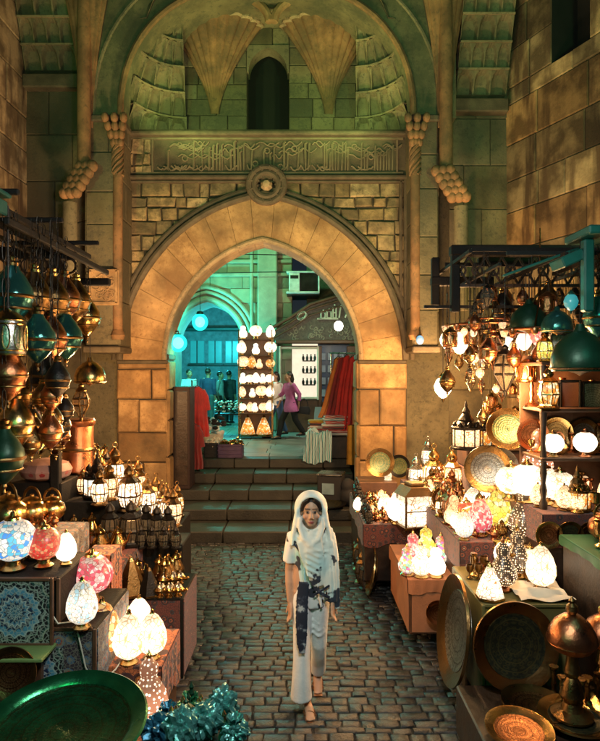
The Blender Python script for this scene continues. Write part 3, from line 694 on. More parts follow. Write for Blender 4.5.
q=g.vs([rw(U0,VB,0),rw(U1,VB,0),rw(U1,VB,-.52),rw(U0,VB,-.52)]); g.fc(q,q+1,q+2,q+3)
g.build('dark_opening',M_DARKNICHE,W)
g=MB(); g.tube([rw(1.9,7.2,.03),rw(1.92,6.6,.05),rw(1.98,6.45,.06),rw(1.93,6.2,.05),rw(1.97,5.9,.05),rw(1.95,5.2,.03),rw(1.94,4.4,.03)],.013,6)
g.tube([rw(3.2,6.75,.04),rw(2.7,6.6,.06),rw(2.45,6.35,.04),rw(2.42,6.0,.05),rw(1.97,5.95,.04)],.012,6);
g.build('cable',M_CREAM,W)
world_parts(W)
# ---------------------------------------------------------------- people
def remesh(mb,name,mats,vox,smooth=4,parent=None,paint=None):
    """weld overlapping volumes into one continuous skin"""
    me=mb.mesh('tmp',[],0); o=bpy.data.objects.new('tmp',me); COL.objects.link(o)
    m=o.modifiers.new('r','REMESH'); m.mode='VOXEL'; m.voxel_size=vox
    m=o.modifiers.new('s','SMOOTH'); m.factor=.5; m.iterations=smooth
    dg=bpy.context.evaluated_depsgraph_get(); n=bpy.data.meshes.new_from_object(o.evaluated_get(dg)); n.name=name
    bpy.data.objects.remove(o); bpy.data.meshes.remove(me)
    for k in (mats if isinstance(mats,(list,tuple)) else [mats]): n.materials.append(k)
    n.polygons.foreach_set('use_smooth',[True]*len(n.polygons))
    if paint:
        at=n.color_attributes.new('tint','FLOAT_COLOR','POINT'); buf=[]
        for v in n.vertices: buf += [*paint(v.co),1.0]
        at.data.foreach_set('color',buf)
    r=bpy.data.objects.new(name,n); COL.objects.link(r)
    if parent is not None: r.parent=parent
    return r
M_SKIN=pmat('tan_skin',(1,1,1),.5,var=.06,vs=30,bump=.05,bs=200,tint=True)
M_HAIR=pmat('dark_hair',(.014,.010,.008),.4,var=.4,vs=40,bump=.3,bs=150)
def V3(*a): return Vector(a)
def person(name,label,loc,rz,J,skin=(.36,.20,.12),vox=.008,group=None,detail=False):
    root=thing(name,label,'person',loc,(0,0,rz),group)
    mb=MB(); T=mb.tube
    hd=V3(*J['head']); nk=V3(*J['neck']); pel=V3(*J['pelvis'])
    mid=(pel+nk)/2
    T([pel+V3(0,0,-.07),pel,pel+V3(0,0,.1),mid,mid+V3(0,0,.1),nk+V3(0,0,-.08),nk],[(.06,.10),(.098,.155),(.095,.15),(.085,.125),(.09,.14),(.075,.15),(.05,.065)],20,ref=(0,-1,0))
    T([nk+V3(0,.005,-.03),(nk+hd)/2,hd+V3(0,.02,-.03)],[.056,.05,.052],14)
    # head: cranium, face, jaw, nose, ears, lips, brow
    def E(c,r): mb.ell(tuple(hd+V3(*c)),r,18,12)
    E((0,.018,.025),(.075,.092,.092)); E((0,-.022,-.03),(.062,.068,.085)); E((0,-.045,-.085),(.036,.036,.03))
    T([hd+V3(0,-.082,.018),hd+V3(0,-.094,-.012),hd+V3(0,-.108,-.038)],[.010,.012,.015],10); E((-.012,-.094,-.042),(.010,.010,.008)); E((.012,-.094,-.042),(.010,.010,.008))
    for s in(-1,1):
        E((s*.076,.012,-.01),(.012,.022,.034)); E((s*.031,-.080,.030),(.026,.012,.008)); E((s*.043,-.058,-.03),(.024,.026,.022)); E((s*.030,-.077,.006),(.015,.011,.010))
    E((0,-.084,-.066),(.022,.012,.0065)); E((0,-.081,-.077),(.019,.012,.0065))
    for s in('L','R'):
        sh,el,wr=V3(*J['sh'+s]),V3(*J['el'+s]),V3(*J['wr'+s]); hp,kn,an=V3(*J['hip'+s]),V3(*J['kn'+s]),V3(*J['an'+s])
        T([nk+V3(0,.0,-.07),sh*.8+(nk+V3(0,0,-.07))*.2,sh,(sh*.6+el*.4),el,(el*.6+wr*.4),wr],[.06,.058,.052,.043,.036,.037,.025],12)
        T([hp+V3(0,0,.06),hp,(hp+kn)/2,kn,(kn*.65+an*.35),an],[.085,.085,.075,.052,.052,.034],14)
        t=V3(*J.get('toe'+s,(an.x,an.y-.16,an.z-.06)))
        T([an+V3(0,.04,-.04),an+V3(0,-.02,-.03),(an+t)/2,t],[(.03,.03),(.036,.032),(.028,.038),(.014,.034)],12,ref=(0,0,1))
        if detail:
            for k in range(5): mb.ell(tuple(t+V3((k-2)*.0135,-.012+abs(k-1.5)*.006,-.002)),(.008,.016,.008),8,6)
        d=(wr-el).normalized(); a=V3(*J.get('palm'+s,(1,0,0))); a=(a-d*a.dot(d)).normalized(); b=d.cross(a)   # a: across the knuckles, b: palm normal
        pc=wr+d*.045
        T([wr,wr+d*.02,pc,wr+d*.088],[(.024,.02),(.032,.017),(.04,.016),(.036,.013)],12,ref=tuple(a))
        cu=1 if b.y<0 else -1
        for k,(off,L) in enumerate(((-.029,.062),(-.0095,.074),(.0105,.07),(.029,.054))):
            p0=wr+d*.08+a*off; p1=p0+d*L*.45+b*cu*L*.06; p2=p1+d*L*.3+b*cu*L*.16; p3=p2+d*L*.2+b*cu*L*.18
            T([p0,p1,p2,p3],[.0095,.0092,.0085,.0068],8)
        p0=wr+d*.03-a*.03; T([p0,p0+d*.03-a*.022+b*cu*.008,p0+d*.06-a*.026+b*cu*.016],[.0125,.0105,.008],8)
    sk=skin
    def paint(co):
        c=co-hd
        if detail and c.y<-.04:
            for s in(-1,1):
                ex,ez=(c.x-s*.030)/.0155,(c.z-.006)/.0068
                if ex*ex+ez*ez<1: return (.02,.015,.012) if ((c.x-s*.030)/.0085)**2+((c.z-.006)/.0085)**2<1 else (.38,.33,.30)
                if ex*ex/1.35+ez*ez/2.4<1: return (.06,.035,.03)
                if abs(c.z-.0285-.003*math.cos(ex))<.0042 and abs(ex)<1.5: return (.03,.02,.015)
            if abs(c.x)<.0235-abs(c.z+.071)*.6 and -.082<c.z<-.061 and c.y<-.06: return (.30,.07,.07)
            if abs(c.x)>.03 and -.05<c.z<-.015: return (sk[0]*1.08,sk[1]*.92,sk[2]*.92)
        return sk
    body=remesh(mb,'body',M_SKIN,vox,3,root,paint)
    return root
def cloth(name,parent,mat,fn,vox=.012,smooth=5,paint=None):
    mb=MB(); fn(mb); return remesh(mb,name,mat,vox,smooth,parent,paint)

# the woman in the headscarf, walking down the alley
wl=on(311,704,0.0)
J=dict(head=(0,-.03,1.545),neck=(0,0,1.39),pelvis=(0,0,.91),
 shL=(-.14,0,1.335),elL=(-.172,.02,1.06),wrL=(-.165,-.04,.83),palmL=(.35,-1,0),shR=(.14,0,1.335),elR=(.175,.0,1.07),wrR=(.168,-.11,.86),palmR=(-.35,-1,0),
 hipL=(-.072,0,.86),knL=(-.066,-.10,.47),anL=(-.028,-.09,.085),toeL=(-.008,-.245,.022),hipR=(.072,0,.86),knR=(.05,.03,.48),anR=(.058,.24,.16),toeR=(.062,.12,.03))
WSC=.965
WO=person('person','woman in white headscarf, white tunic and wide white trousers walking down the paved alley',tuple(wl),0,J,(.52,.31,.20),.006,detail=True); WO.scale=(WSC,)*3
M_WTR=pmat('white_trouser_cloth',(.86,.88,.88),.8,var=.1,vs=6,bump=.25,bs=60,sheen=.2)
def tr(mb):
    T=mb.tube
    T([V3(0,0,1.0),V3(0,0,.93),V3(0,0,.86),V3(0,0,.80)],[(.10,.125),(.105,.14),(.11,.142),(.07,.10)],22,ref=(0,-1,0))
    T([V3(-.066,0,.9),V3(-.07,-.02,.82),V3(-.072,-.08,.6),V3(-.076,-.115,.4),V3(-.078,-.125,.22),V3(-.078,-.125,.115)],[(.098,.078),(.10,.082),(.09,.07),(.085,.066),(.092,.076),(.10,.086)],18,ref=(0,-1,0))
    T([V3(.066,0,.9),V3(.07,.0,.82),V3(.062,.01,.62),V3(.062,.03,.48),V3(.064,.085,.38),V3(.064,.16,.28),V3(.062,.22,.17)],[(.098,.078),(.10,.08),(.09,.072),(.085,.066),(.08,.062),(.08,.064),(.082,.066)],18,ref=(0,-1,0))
    T([V3(-.07,-.10,.85),V3(-.074,-.165,.6),V3(-.072,-.195,.35),V3(-.07,-.21,.13)],[.010,.012,.013,.014],8)
    for k in range(5):      # creases at the knee and the crotch
        z=.78-.05*k; T([V3(-.13+.01*k,-.06-.01*k,z+.02),V3(-.07,-.115-.012*k,z-.02),V3(-.02,-.08,z+.015)],[.005,.009,.004],6); T([V3(.015,-.07,z+.015),V3(.06,-.085,z-.015),V3(.12,-.05,z+.02)],[.004,.008,.004],6)
    for x in(-.12,-.03): T([V3(x,-.15,.45),V3(x*1.05,-.185,.25),V3(x*1.1,-.19,.12)],[.006,.010,.012],6)
cloth('trousers',WO,M_WTR,tr,.011,4)
t=NT('white_print_tunic'); n1=t.ramp(t.noise(7,2),[(.56,(0,0,0)),(.59,(1,1,1))]); n2=t.ramp(t.noise(3.2,1),[(.50,(0,0,0)),(.62,(1,1,1))])
c=t.mix(n2,(.80,.80,.78),(.30,.62,.68)); c=t.mix(n1,c,(.02,.025,.04)); t.set(Base_Color=c,Roughness=.8,Sheen_Weight=.2); t.bump(t.noise(60,2),.2,.004); M_TUNIC=t.m
def tn_(mb):
    T=mb.tube
    T([V3(0,0,.80),V3(0,0,.86),V3(0,0,1.0),V3(0,0,1.1),V3(0,-.005,1.22),V3(0,0,1.32),V3(0,0,1.385),V3(0,0,1.41)],[(.122,.152),(.12,.148),(.105,.132),(.10,.125),(.112,.14),(.095,.145),(.07,.09),(.058,.065)],24,ref=(0,-1,0))
    for s in(-1,1):
        T([V3(s*.08,0,1.335),V3(s*.14,0,1.33),V3(s*.16,.01,1.22),V3(s*.168,.015,1.13)],[.062,.062,.056,.060],14)
        T([V3(s*.06,-.11,1.2),V3(s*.05,-.13,1.0),V3(s*.08,-.135,.82)],[.010,.012,.014],8)
cloth('tunic',WO,M_TUNIC,tn_,.010,4)
def hair(mb):
    h=V3(*J['head']); mb.ell(tuple(h+V3(0,.028,.035)),(.083,.095,.095),16,12)
    for s in(-1,1): mb.tube([h+V3(s*.02,-.055,.105),h+V3(s*.06,-.045,.075),h+V3(s*.078,-.015,.01)],[.014,.018,.02],8)
cloth('hair',WO,M_HAIR,hair,.008,3)
t=NT('white_headscarf'); n1=t.ramp(t.noise(6.5,3),[(.535,(0,0,0)),(.565,(1,1,1))])
sp=t.n('ShaderNodeSeparateXYZ'); t.l(t.coord(),sp.inputs[0]); low=t.ramp(sp.outputs[2],[(.0,(1,1,1)),(1.0,(1,1,1))])
msk=t.math('LESS_THAN',sp.outputs[2],1.44)
c=t.mix(t.ramp(t.noise(3,1),[(.5,(0,0,0)),(.7,(1,1,1))]),(.76,.77,.70),(.40,.68,.72)); c=t.mix(t.math('MULTIPLY',n1,msk),c,(.02,.03,.05)); t.set(Base_Color=c,Roughness=.8,Sheen_Weight=.25); t.bump(t.noise(70,2),.2,.004); M_SCARF=t.m
def scarf(mb):
    h=V3(*J['head']); T=mb.tube
    def loop(y,rx,rz,zc,r):
        T([h+V3(rx*math.cos(a),y+.02*math.cos(a*2),zc+rz*math.sin(a)*(1 if math.sin(a)>0 else 1.15)) for a in [2*PI*i/26 for i in range(26)]],r,8,closed=True)
    loop(-.045,.096,.126,.0,.012); loop(-.025,.106,.137,.0,.016); loop(.005,.112,.142,.002,.019); loop(.04,.112,.138,.002,.024)
    mb.ell(tuple(h+V3(0,.075,.0)),(.115,.09,.145),18,12)
    for k in range(4): loop(-.02+.02*k,.118+.003*(k%2),.147,.0,.007)
    for sg in(-1,1):
        T([h+V3(sg*.108,.005,.02),h+V3(sg*.122,0,-.08),h+V3(sg*.140,-.0,-.17),h+V3(sg*.15,-.01,-.27)],[(.016,.05),(.02,.055),(.022,.06),(.016,.06)],12,ref=(1,0,0))
        T([h+V3(sg*.085,-.05,-.04),h+V3(sg*.09,-.06,-.12),h+V3(sg*.06,-.085,-.2),h+V3(-sg*.02,-.10,-.25)],[.016,.02,.022,.018],10)
    for k,(z,rx,ry,r) in enumerate(((1.41,.082,.08,.020),(1.385,.098,.092,.020),(1.36,.112,.10,.021),(1.33,.122,.108,.021),(1.295,.118,.115,.019))):
        T([V3(rx*math.cos(a),-.015+ry*math.sin(a),z-.045*(math.sin(a)<0)*abs(math.sin(a))+.012*math.sin(3*a+k*1.3)) for a in [2*PI*i/26 for i in range(26)]],r,8,closed=True)
    T([V3(-.02,-.115,1.34),V3(0,-.125,1.25),V3(.03,-.13,1.12),V3(.05,-.13,.98)],[(.012,.10),(.012,.10),(.011,.08),(.008,.05)],14,ref=(0,-1,0))
    for k in range(6):      # drape folds across the chest
        z=1.31-.045*k; T([V3(-.11+.012*k,-.10,z+.05),V3(-.03,-.135-.004*k,z-.01),V3(.06,-.14,z-.055),V3(.13,-.10,z-.07)],[.005,.009,.009,.005],6)
    T([V3(.11,-.04,1.40),V3(.145,-.075,1.25),V3(.165,-.10,1.1),V3(.175,-.115,.95),V3(.19,-.125,.80)],[(.016,.065),(.015,.062),(.013,.058),(.011,.052),(.006,.045)],14,ref=(0,-1,0))
    T([V3(.08,.09,1.4),V3(.10,.11,1.2),V3(.11,.12,1.0)],[(.016,.08),(.016,.08),(.012,.07)],12,ref=(0,-1,0))
    for x in(.105,.13,.155,.185): T([V3(x-.02,-.085,1.32),V3(x-.005,-.12,1.1),V3(x+.005,-.14,.86)],[.007,.009,.008],6)
cloth('headscarf',WO,M_SCARF,scarf,.0085,4)
t=NT('navy_print_cloth'); c=t.ramp(t.noise(13,3),[(.50,(.014,.018,.035)),(.56,(.05,.06,.09)),(.62,(.45,.48,.5))]); t.set(Base_Color=c,Roughness=.85); M_NAVYP=t.m
def tail(mb): 
    mb.tube([V3(-.055,-.135,1.02),V3(-.07,-.155,.9),V3(-.075,-.185,.75),V3(-.075,-.205,.6),V3(-.074,-.215,.5)],[(.010,.045),(.011,.05),(.011,.05),(.009,.044),(.006,.028)],12,ref=(0,-1,0))
cloth('scarf_tail',WO,M_NAVYP,tail,.008,2)
g=MB()
g.tube([(.02,-.158,.985),(.07,-.168,.945),(.14,-.16,.905)],[(.004,.012)]*3,6,ref=(0,-1,0)); g.tube([(.14,-.158,1.0),(.08,-.168,.965),(.02,-.165,.93)],[(.004,.009)]*3,6,ref=(0,-1,0))
g.build('dark_sash',M_NAVYP,WO)
for an,toe in(((-.028,-.09,.085),(-.008,-.245,.022)),((.058,.24,.16),(.062,.12,.03))):
    g=MB(); a=V3(*an); b=V3(*toe); bk=a+V3(0,.05,-.075)
    g.tube([bk,(bk+b)/2+V3(0,0,-.016),b+V3(0,-.03,-.018)],[(.008,.034),(.008,.04),(.007,.034)],10,ref=(0,0,1))
    for f in(.55,.8):
        m=bk.lerp(b,f); g.tube([m+V3(.042*math.cos(q),0,.05*math.sin(q)*(1.25-f*.6)) for q in [PI*i/8 for i in range(9)]],(.006),6)
    g.build('sandal',pmat('tan_sandal_leather',(.24,.10,.04),.5),WO)

# people in the court
def simple(label,loc,rz,shirt,trous,hairlen=0,skin=(.30,.17,.10),stride=.0,arm=None,skirt=False,lean=0.0,sc=1.0):
    st=stride
    J=dict(head=(0,-.02-lean,1.54),neck=(0,-lean*.8,1.385),pelvis=(0,0,.90),
     shL=(-.175,-lean*.7,1.34),elL=(-.215,.05,1.08),wrL=(-.21,-.02,.85),shR=(.175,-lean*.7,1.34),elR=(.215,.03,1.08),wrR=(.20,-.08,.86),
     hipL=(-.09,0,.86),knL=(-.085,-.6*st-.02,.48),anL=(-.08,-st,.085),hipR=(.09,0,.86),knR=(.085,.25*st,.48),anR=(.08,st,.085+.25*st))
    if arm: J.update(arm)
    p=person('person',label,loc,rz,J,skin,.012); p.scale=(sc,)*3
    nk=V3(*J['neck'])
    def sh(mb):
        mb.tube([V3(0,0,.80),V3(0,0,.88),V3(0,-lean*.3,1.08),nk+V3(0,0,-.14),nk+V3(0,0,-.06),nk+V3(0,0,.01)],[(.125,.18),(.12,.172),(.11,.155),(.12,.18),(.10,.17),(.06,.07)],20,ref=(0,-1,0))
        for s in'LR':
            a,b,c=V3(*J['sh'+s]),V3(*J['el'+s]),V3(*J['wr'+s]); mb.tube([nk*.5+a*.5+V3(0,0,-.04),a,b,(b+c*2)/3],[.065,.068,.056,.05],12)
        if skirt: mb.tube([V3(0,0,.95),V3(0,.0,.8),V3(0,.01,.68)],[(.13,.17),(.17,.22),(.19,.25)],20,ref=(0,-1,0))
    cloth('shirt',p,shirt,sh,.014,4)
    def tr2(mb):
        mb.tube([V3(0,0,1.0),V3(0,0,.9),V3(0,0,.80)],[(.11,.15),(.12,.168),(.09,.13)],20,ref=(0,-1,0))
        for s in'LR':
            h,k,a=V3(*J['hip'+s]),V3(*J['kn'+s]),V3(*J['an'+s]); mb.tube([h+V3(0,0,.05),h,k,a+V3(0,0,.0)],[.1,.1,.075,.065],14)
    cloth('trousers',p,trous,tr2,.014,4)
    hd=V3(*J['head'])
    def hr(mb):
        mb.ell(tuple(hd+V3(0,.03,.04)),(.085,.095,.09),14,10)
        if hairlen: mb.tube([hd+V3(0,.06,.04),hd+V3(0,.09,-.08),hd+V3(0,.10,-.08-hairlen)],[.075,.075,.04],12)
    cloth('hair',p,M_HAIR,hr,.012,3)
    for s in'LR':
        a=V3(*J['an'+s]); g=MB(); g.tube([a+V3(0,.06,-.05),a+V3(0,0,-.045),a+V3(0,-.1,-.055),a+V3(0,-.19,-.065)],[(.035,.038),(.04,.042),(.032,.045),(.016,.035)],10,ref=(0,0,1)); g.build('shoe',pmat('black_shoe_leather',(.02,.018,.017),.4),p)
    return p
M_PINK=pmat('magenta_blouse_cloth',(.50,.13,.36),.8,var=.3,vs=7,bump=.2,bs=70)
M_BLACKC=pmat('black_cloth',(.015,.015,.018),.8,bump=.2,bs=80)
M_DENIM=pmat('blue_denim',(.06,.13,.27),.85,var=.35,vs=6,bump=.2,bs=90)
M_NAVY=pmat('navy_cloth',(.025,.04,.10),.85,bump=.2)
M_GREYC=pmat('grey_cloth',(.22,.23,.25),.85,bump=.2)
def cour(px,d): return (XX(px,d),d,.9)
simple('woman in magenta blouse and black trousers striding across the court with a dark bag',cour(291,14.8),math.radians(-62),M_PINK,M_BLACKC,.12,(.34,.19,.12),.30,skirt=True,lean=.06,arm=dict(elL=(-.21,-.12,1.12),wrL=(-.15,-.30,1.02),elR=(.22,.12,1.10),wrR=(.22,.10,.86)))
simple('woman with dark tied hair in white top and blue jeans by the tower of lamps',cour(277,15.3),math.radians(-50),M_WHITECLOTH,M_DENIM,.05,(.34,.19,.12),.22,lean=.05)
simple('man in pale blue shirt standing under the teal lamp',cour(189,17.6),math.radians(40),pmat('pale_blue_cloth',(.45,.58,.62),.85),M_GREYC,0,sc=1.04,stride=.15,arm=dict(elL=(-.26,-.06,1.12),wrL=(-.12,-.24,1.16)))
simple('man in navy shirt standing with back to the blue archway',cour(208,17.9),math.radians(165),M_NAVY,pmat('dark_teal_trousers',(.04,.09,.10),.85),0,sc=1.06)
simple('man in grey shirt behind the navy shirted man',cour(220,18.7),math.radians(80),M_GREYC,M_BLACKC,0,sc=1.0,stride=.2)
simple('man in black standing deepest in the blue archway',cour(229,19.4),math.radians(160),M_BLACKC,M_BLACKC,0,sc=1.02)
hb=P(304,409,14.75)
r=thing('handbag','dark handbag carried at the hip of the woman in magenta','bag',(hb.x,hb.y,hb.z-.14))
g=MB(); g.tube([(-.01,0,.02),(0,0,.10),(0,0,.2)],[(.06,.15),(.075,.16),(.04,.13)],16,ref=(0,1,0)); g.build('bag_body',M_BLACKC,r)
g=MB(); g.tube([(.10*math.cos(PI*i/10),0,.19+.2*math.sin(PI*i/10)) for i in range(11)],.01,6); g.build('strap',M_BLACKC,r)
# ---------------------------------------------------------------- wares: one maker per kind, then copies
PROTO={}
def put(kind,mats,name,label,cat,loc,rz=0.0,sc=1.0,group=None,tilt=0.0,roll=0.0,hang=None):
    key=(kind,)+tuple(m.name for m in mats)
    if key not in PROTO:
        r=bpy.data.objects.new(name,None); COL.objects.link(r); r.empty_display_size=.1
        KIND[kind](r,*mats); PROTO[key]=r; first=True
    else: r=copy_tree(PROTO[key]); r.name=name
    for k in('group',):
        if k in r: del r[k]
    r.location=loc; r.rotation_mode='XYZ'; r.rotation_euler=(tilt,roll,rz); r.scale=(sc,)*3
    r['label']=label; r['category']=cat
    if group: r['group']=group
    for ch in r.children:
        if ch.name.split('.')[0]=='chain': ch.scale=(1,1,(hang or .3)/sc)
    return r
KIND={}
def kind(f): KIND[f.__name__]=f; return f
@kind
def globe(r,glass,metal):       # mosaic globe on a brass foot
    g=MB(); g.lathe([(.075,0),(.08,.01),(.05,.03),(.045,.055),(.06,.07)],20); g.build('base',metal,r)
    g=MB(); g.lathe([(.055,.065),(.10,.09),(.135,.14),(.145,.19),(.13,.245),(.095,.29),(.05,.315)],28); g.build('glass_shade',glass,r)
    g=MB(); g.lathe([(.052,.312),(.045,.33),(.02,.34),(.016,.36),(.0,.375)],14); g.build('cap',metal,r)
@kind
def egg(r,glass,metal):
    g=MB(); g.lathe([(.06,0),(.065,.012),(.04,.03),(.05,.045)],18); g.build('base',metal,r)
    g=MB(); g.lathe([(.045,.04),(.09,.075),(.112,.13),(.108,.19),(.085,.26),(.05,.315),(.02,.34),(.0,.345)],26); g.build('glass_shade',glass,r)
    g=MB(); g.lathe([(.022,.338),(.014,.35),(.014,.365),(.0,.375)],10); g.build('cap',metal,r)
@kind
def teardrop(r,glass,metal):      # tall pierced lamp
    g=MB(); g.lathe([(.08,0),(.085,.015),(.05,.04),(.06,.06)],18); g.build('base',metal,r)
    g=MB(); g.lathe([(.05,.05),(.12,.09),(.15,.15),(.135,.23),(.085,.32),(.06,.36),(.075,.40),(.07,.45),(.03,.50),(.0,.515)],28); g.build('pierced_shade',glass,r)
    g=MB(); g.lathe([(.02,.505),(.025,.53),(.01,.545),(.0,.58)],10); g.build('finial',metal,r)
def hexa(g,prof,n=6,ph=PI/6,c=(0,0,0)): g.lathe(prof,n,c,ph=ph)
@kind
def lantern(r,glass,metal):      # six sided lantern with onion roof
    g=MB(); hexa(g,[(.10,0),(.105,.015),(.08,.03),(.075,.045)]); g.build('base',metal,r)
    g=MB(); hexa(g,[(.068,.045),(.098,.14),(.085,.24),(.06,.27)]); g.build('glass_panel',glass,r)
    g=MB()
    for k in range(6):
        a=PI/6+PI*k/3; g.tube([(q*math.cos(a),q*math.sin(a),z) for q,z in((.073,.045),(.102,.14),(.089,.24),(.064,.27))],.006,6)
        b=a+PI/6; g.tube([(q*math.cos(b),q*math.sin(b),z) for q,z in((.062,.045),(.087,.14),(.076,.24))],.0035,5)
    g.lathe([(.102,.132),(.104,.14),(.102,.148)],6,ph=PI/6,cap=False); g.build('frame',metal,r)
    g=MB(); hexa(g,[(.085,.258),(.088,.27),(.055,.30),(.04,.315)]); g.lathe([(.04,.315),(.052,.34),(.045,.37),(.018,.40),(.01,.415)],14); rf=g.build('roof',metal,r)
    g=MB(); g.tube([(.022*math.cos(2*PI*i/14),0,.437+.022*math.sin(2*PI*i/14)) for i in range(14)],.004,6,closed=True); g.build('ring',metal,rf)
@kind
def drum(r,glass,metal):          # broad lit drum under a tiered roof
    g=MB(); g.lathe([(.15,0),(.155,.02),(.14,.035)],8,ph=PI/8); g.build('base',metal,r)
    g=MB(); g.lathe([(.133,.035),(.133,.21)],8,ph=PI/8); g.build('glass_panel',glass,r)
    g=MB()
    for k in range(8):
        a=PI/8+PI*k/4; g.tube([(.137*math.cos(a),.137*math.sin(a),.03),(.137*math.cos(a),.137*math.sin(a),.22)],.007,6)
    g.lathe([(.14,.2),(.15,.21),(.15,.225),(.13,.235)],8,ph=PI/8); g.build('frame',metal,r)
    g=MB()
    for k in range(8):
        a=PI*k/4; g.lathe([(.018,.23),(.02,.26),(.0,.285)],8,(.115*math.cos(a),.115*math.sin(a),0))
    g.lathe([(.12,.23),(.09,.275),(.075,.285),(.08,.30),(.045,.35),(.035,.36),(.04,.38),(.015,.43),(.018,.445),(.0,.50)],8,ph=PI/8); g.build('roof',metal,r)
@kind
def bulb(r,metal,trim):           # big hanging onion of beaten metal; root at the neck, body below
    g=MB(); g.lathe([(.0,-.40),(.02,-.385),(.06,-.35),(.115,-.28),(.135,-.21),(.125,-.15),(.085,-.08),(.05,-.035),(.035,0)],28); b=g.build('bowl',metal,r)
    g=MB(); g.lathe([(.136,-.222),(.141,-.21),(.136,-.198)],28,cap=False); g.lathe([(.118,-.295),(.122,-.287),(.12,-.28)],28,cap=False); g.build('band',trim,b)
    g=MB(); g.lathe([(.0,-.46),(.012,-.445),(.008,-.425),(.02,-.405),(.012,-.385)],12); g.build('drop_finial',trim,r)
    g=MB(); g.lathe([(.04,-.01),(.045,.01),(.03,.025),(.036,.045),(.012,.06)],16); g.build('collar',trim,r)
    g=MB()
    for i in range(12): g.tube([((.012 if i%2 else 0)*math.cos(a),(0 if i%2 else .012)*math.cos(a),(i+.5)/12+.05*math.sin(a)) for a in [2*PI*j/8 for j in range(8)]],.0035,5,closed=True)
    g.build('chain',M_IRON,r)
@kind
def cage(r,metal,trim):           # hanging openwork cylinder
    g=MB(); g.lathe([(.12,-.27),(.125,-.26),(.125,-.03),(.12,-.02)],20); b=g.build('drum',metal,r)
    g=MB()
    for z in(-.27,-.24,-.05,-.02): g.lathe([(.126,z-.006),(.132,z),(.126,z+.006)],24,cap=False)
    for k in range(10):
        a=2*PI*k/10
        g.tube([((.129)*math.cos(a+.2*math.sin(t)),(.129)*math.sin(a+.2*math.sin(t)),-.145+.085*math.cos(t)) for t in [2*PI*j/12 for j in range(12)]],.005,5,closed=True)
    g.build('fretwork',trim,b)
    g=MB(); g.lathe([(.13,-.02),(.09,.02),(.03,.06),(.012,.07)],18); g.build('cap',trim,r)
    g=MB(); g.tube([(0,0,.06),(0,0,1)],.005,6); g.build('chain',M_IRON,r)
@kind
def hanglit(r,glass,metal):       # small lit hanging glass with brass cap
    g=MB(); g.lathe([(.0,-.22),(.035,-.205),(.075,-.15),(.085,-.10),(.065,-.045),(.04,-.02)],20); g.build('glass_shade',glass,r)
    g=MB(); g.lathe([(.043,-.025),(.046,-.01),(.02,.02),(.008,.03)],14); g.lathe([(.0,-.26),(.012,-.24),(.018,-.218)],10); g.build('cap',metal,r)
    g=MB(); g.tube([(0,0,0),(0,0,1)],.004,6); g.build('chain',M_IRON,r)
@kind
def hanglantern(r,glass,metal):     # dark star sided hanging lantern
    g=MB(); hexa(g,[(.0,-.40),(.03,-.38),(.10,-.24),(.10,-.16),(.05,-.06)]); g.build('glass_panel',glass,r)
    g=MB()
    for k in range(6):
        a=PI/6+PI*k/3; g.tube([(q*math.cos(a),q*math.sin(a),z) for q,z in((.02,-.39),(.104,-.24),(.104,-.16),(.054,-.06))],.008,6)
    for z,q in((-.24,.106),(-.16,.106)): g.lathe([(q-.004,z-.01),(q+.004,z),(q-.004,z+.01)],6,ph=PI/6,cap=False)
    g.lathe([(.06,-.07),(.07,-.055),(.03,-.01),(.035,.01),(.01,.035)],12); g.lathe([(.0,-.47),(.014,-.44),(.02,-.40),(.0,-.38)],10); g.build('frame',metal,r)
    g=MB(); g.tube([(0,0,.02),(0,0,1)],.004,6); g.build('chain',M_IRON,r)
@kind
def dome(r,metal,trim):           # wide bell shaped hanging shade
    g=MB(); g.lathe([(.215,-.32),(.23,-.29),(.225,-.20),(.19,-.10),(.11,-.02),(.05,.01),(.035,.05),(.03,.07)],32,cap=False); b=g.build('shade',metal,r)
    g=MB(); g.lathe([(.225,-.305),(.245,-.295),(.225,-.285)],32,cap=False); g.build('rim',trim,b)
    g=MB(); g.lathe([(.0,-.36),(.03,-.34),(.12,-.31),(.222,-.29)],24); g.build('pan',trim,r); g=MB(); g.lathe([(.03,.0),(.035,.03),(.012,.05)],14); g.build('collar',trim,r)
    g=MB(); g.tube([(0,0,.04),(0,0,1)],.005,6); g.build('chain',M_IRON,r)
@kind
def pot(r,metal,trim):            # coffee pot with long handle, spout and peaked lid
    g=MB(); g.lathe([(.055,0),(.06,.008),(.075,.04),(.072,.08),(.045,.13),(.04,.155),(.05,.175)],20); g.build('body',metal,r)
    g=MB(); g.lathe([(.05,.172),(.035,.195),(.012,.21),(.014,.225),(.0,.24)],16); g.build('lid',trim,r)
    g=MB(); g.tube([(.065,0,.07),(.10,0,.10),(.12,0,.165),(.14,0,.18)],[.016,.012,.009,.007],8); g.build('spout',metal,r)
    g=MB(); g.tube([(-.045,0,.165),(-.09,0,.18),(-.115,0,.14),(-.10,0,.08),(-.068,0,.05)],.007,6); g.build('handle',trim,r)
@kind
def cauldron(r,metal,trim):       # round bellied pot with tall loop handle
    g=MB(); g.lathe([(.07,0),(.08,.01),(.135,.06),(.15,.12),(.13,.18),(.09,.215),(.095,.235),(.085,.235)],28); g.build('body',metal,r)
    g=MB(); g.tube([(.09*math.cos(a),0,.225+.13*math.sin(a)) for a in [PI*i/12 for i in range(13)]],[(.006,.014)]*13,8,ref=(0,1,0)); g.build('handle',trim,r)
    g=MB(); g.lathe([(.09,.235),(.07,.255),(.02,.27),(.02,.285),(.0,.295)],20); g.build('lid',metal,r)
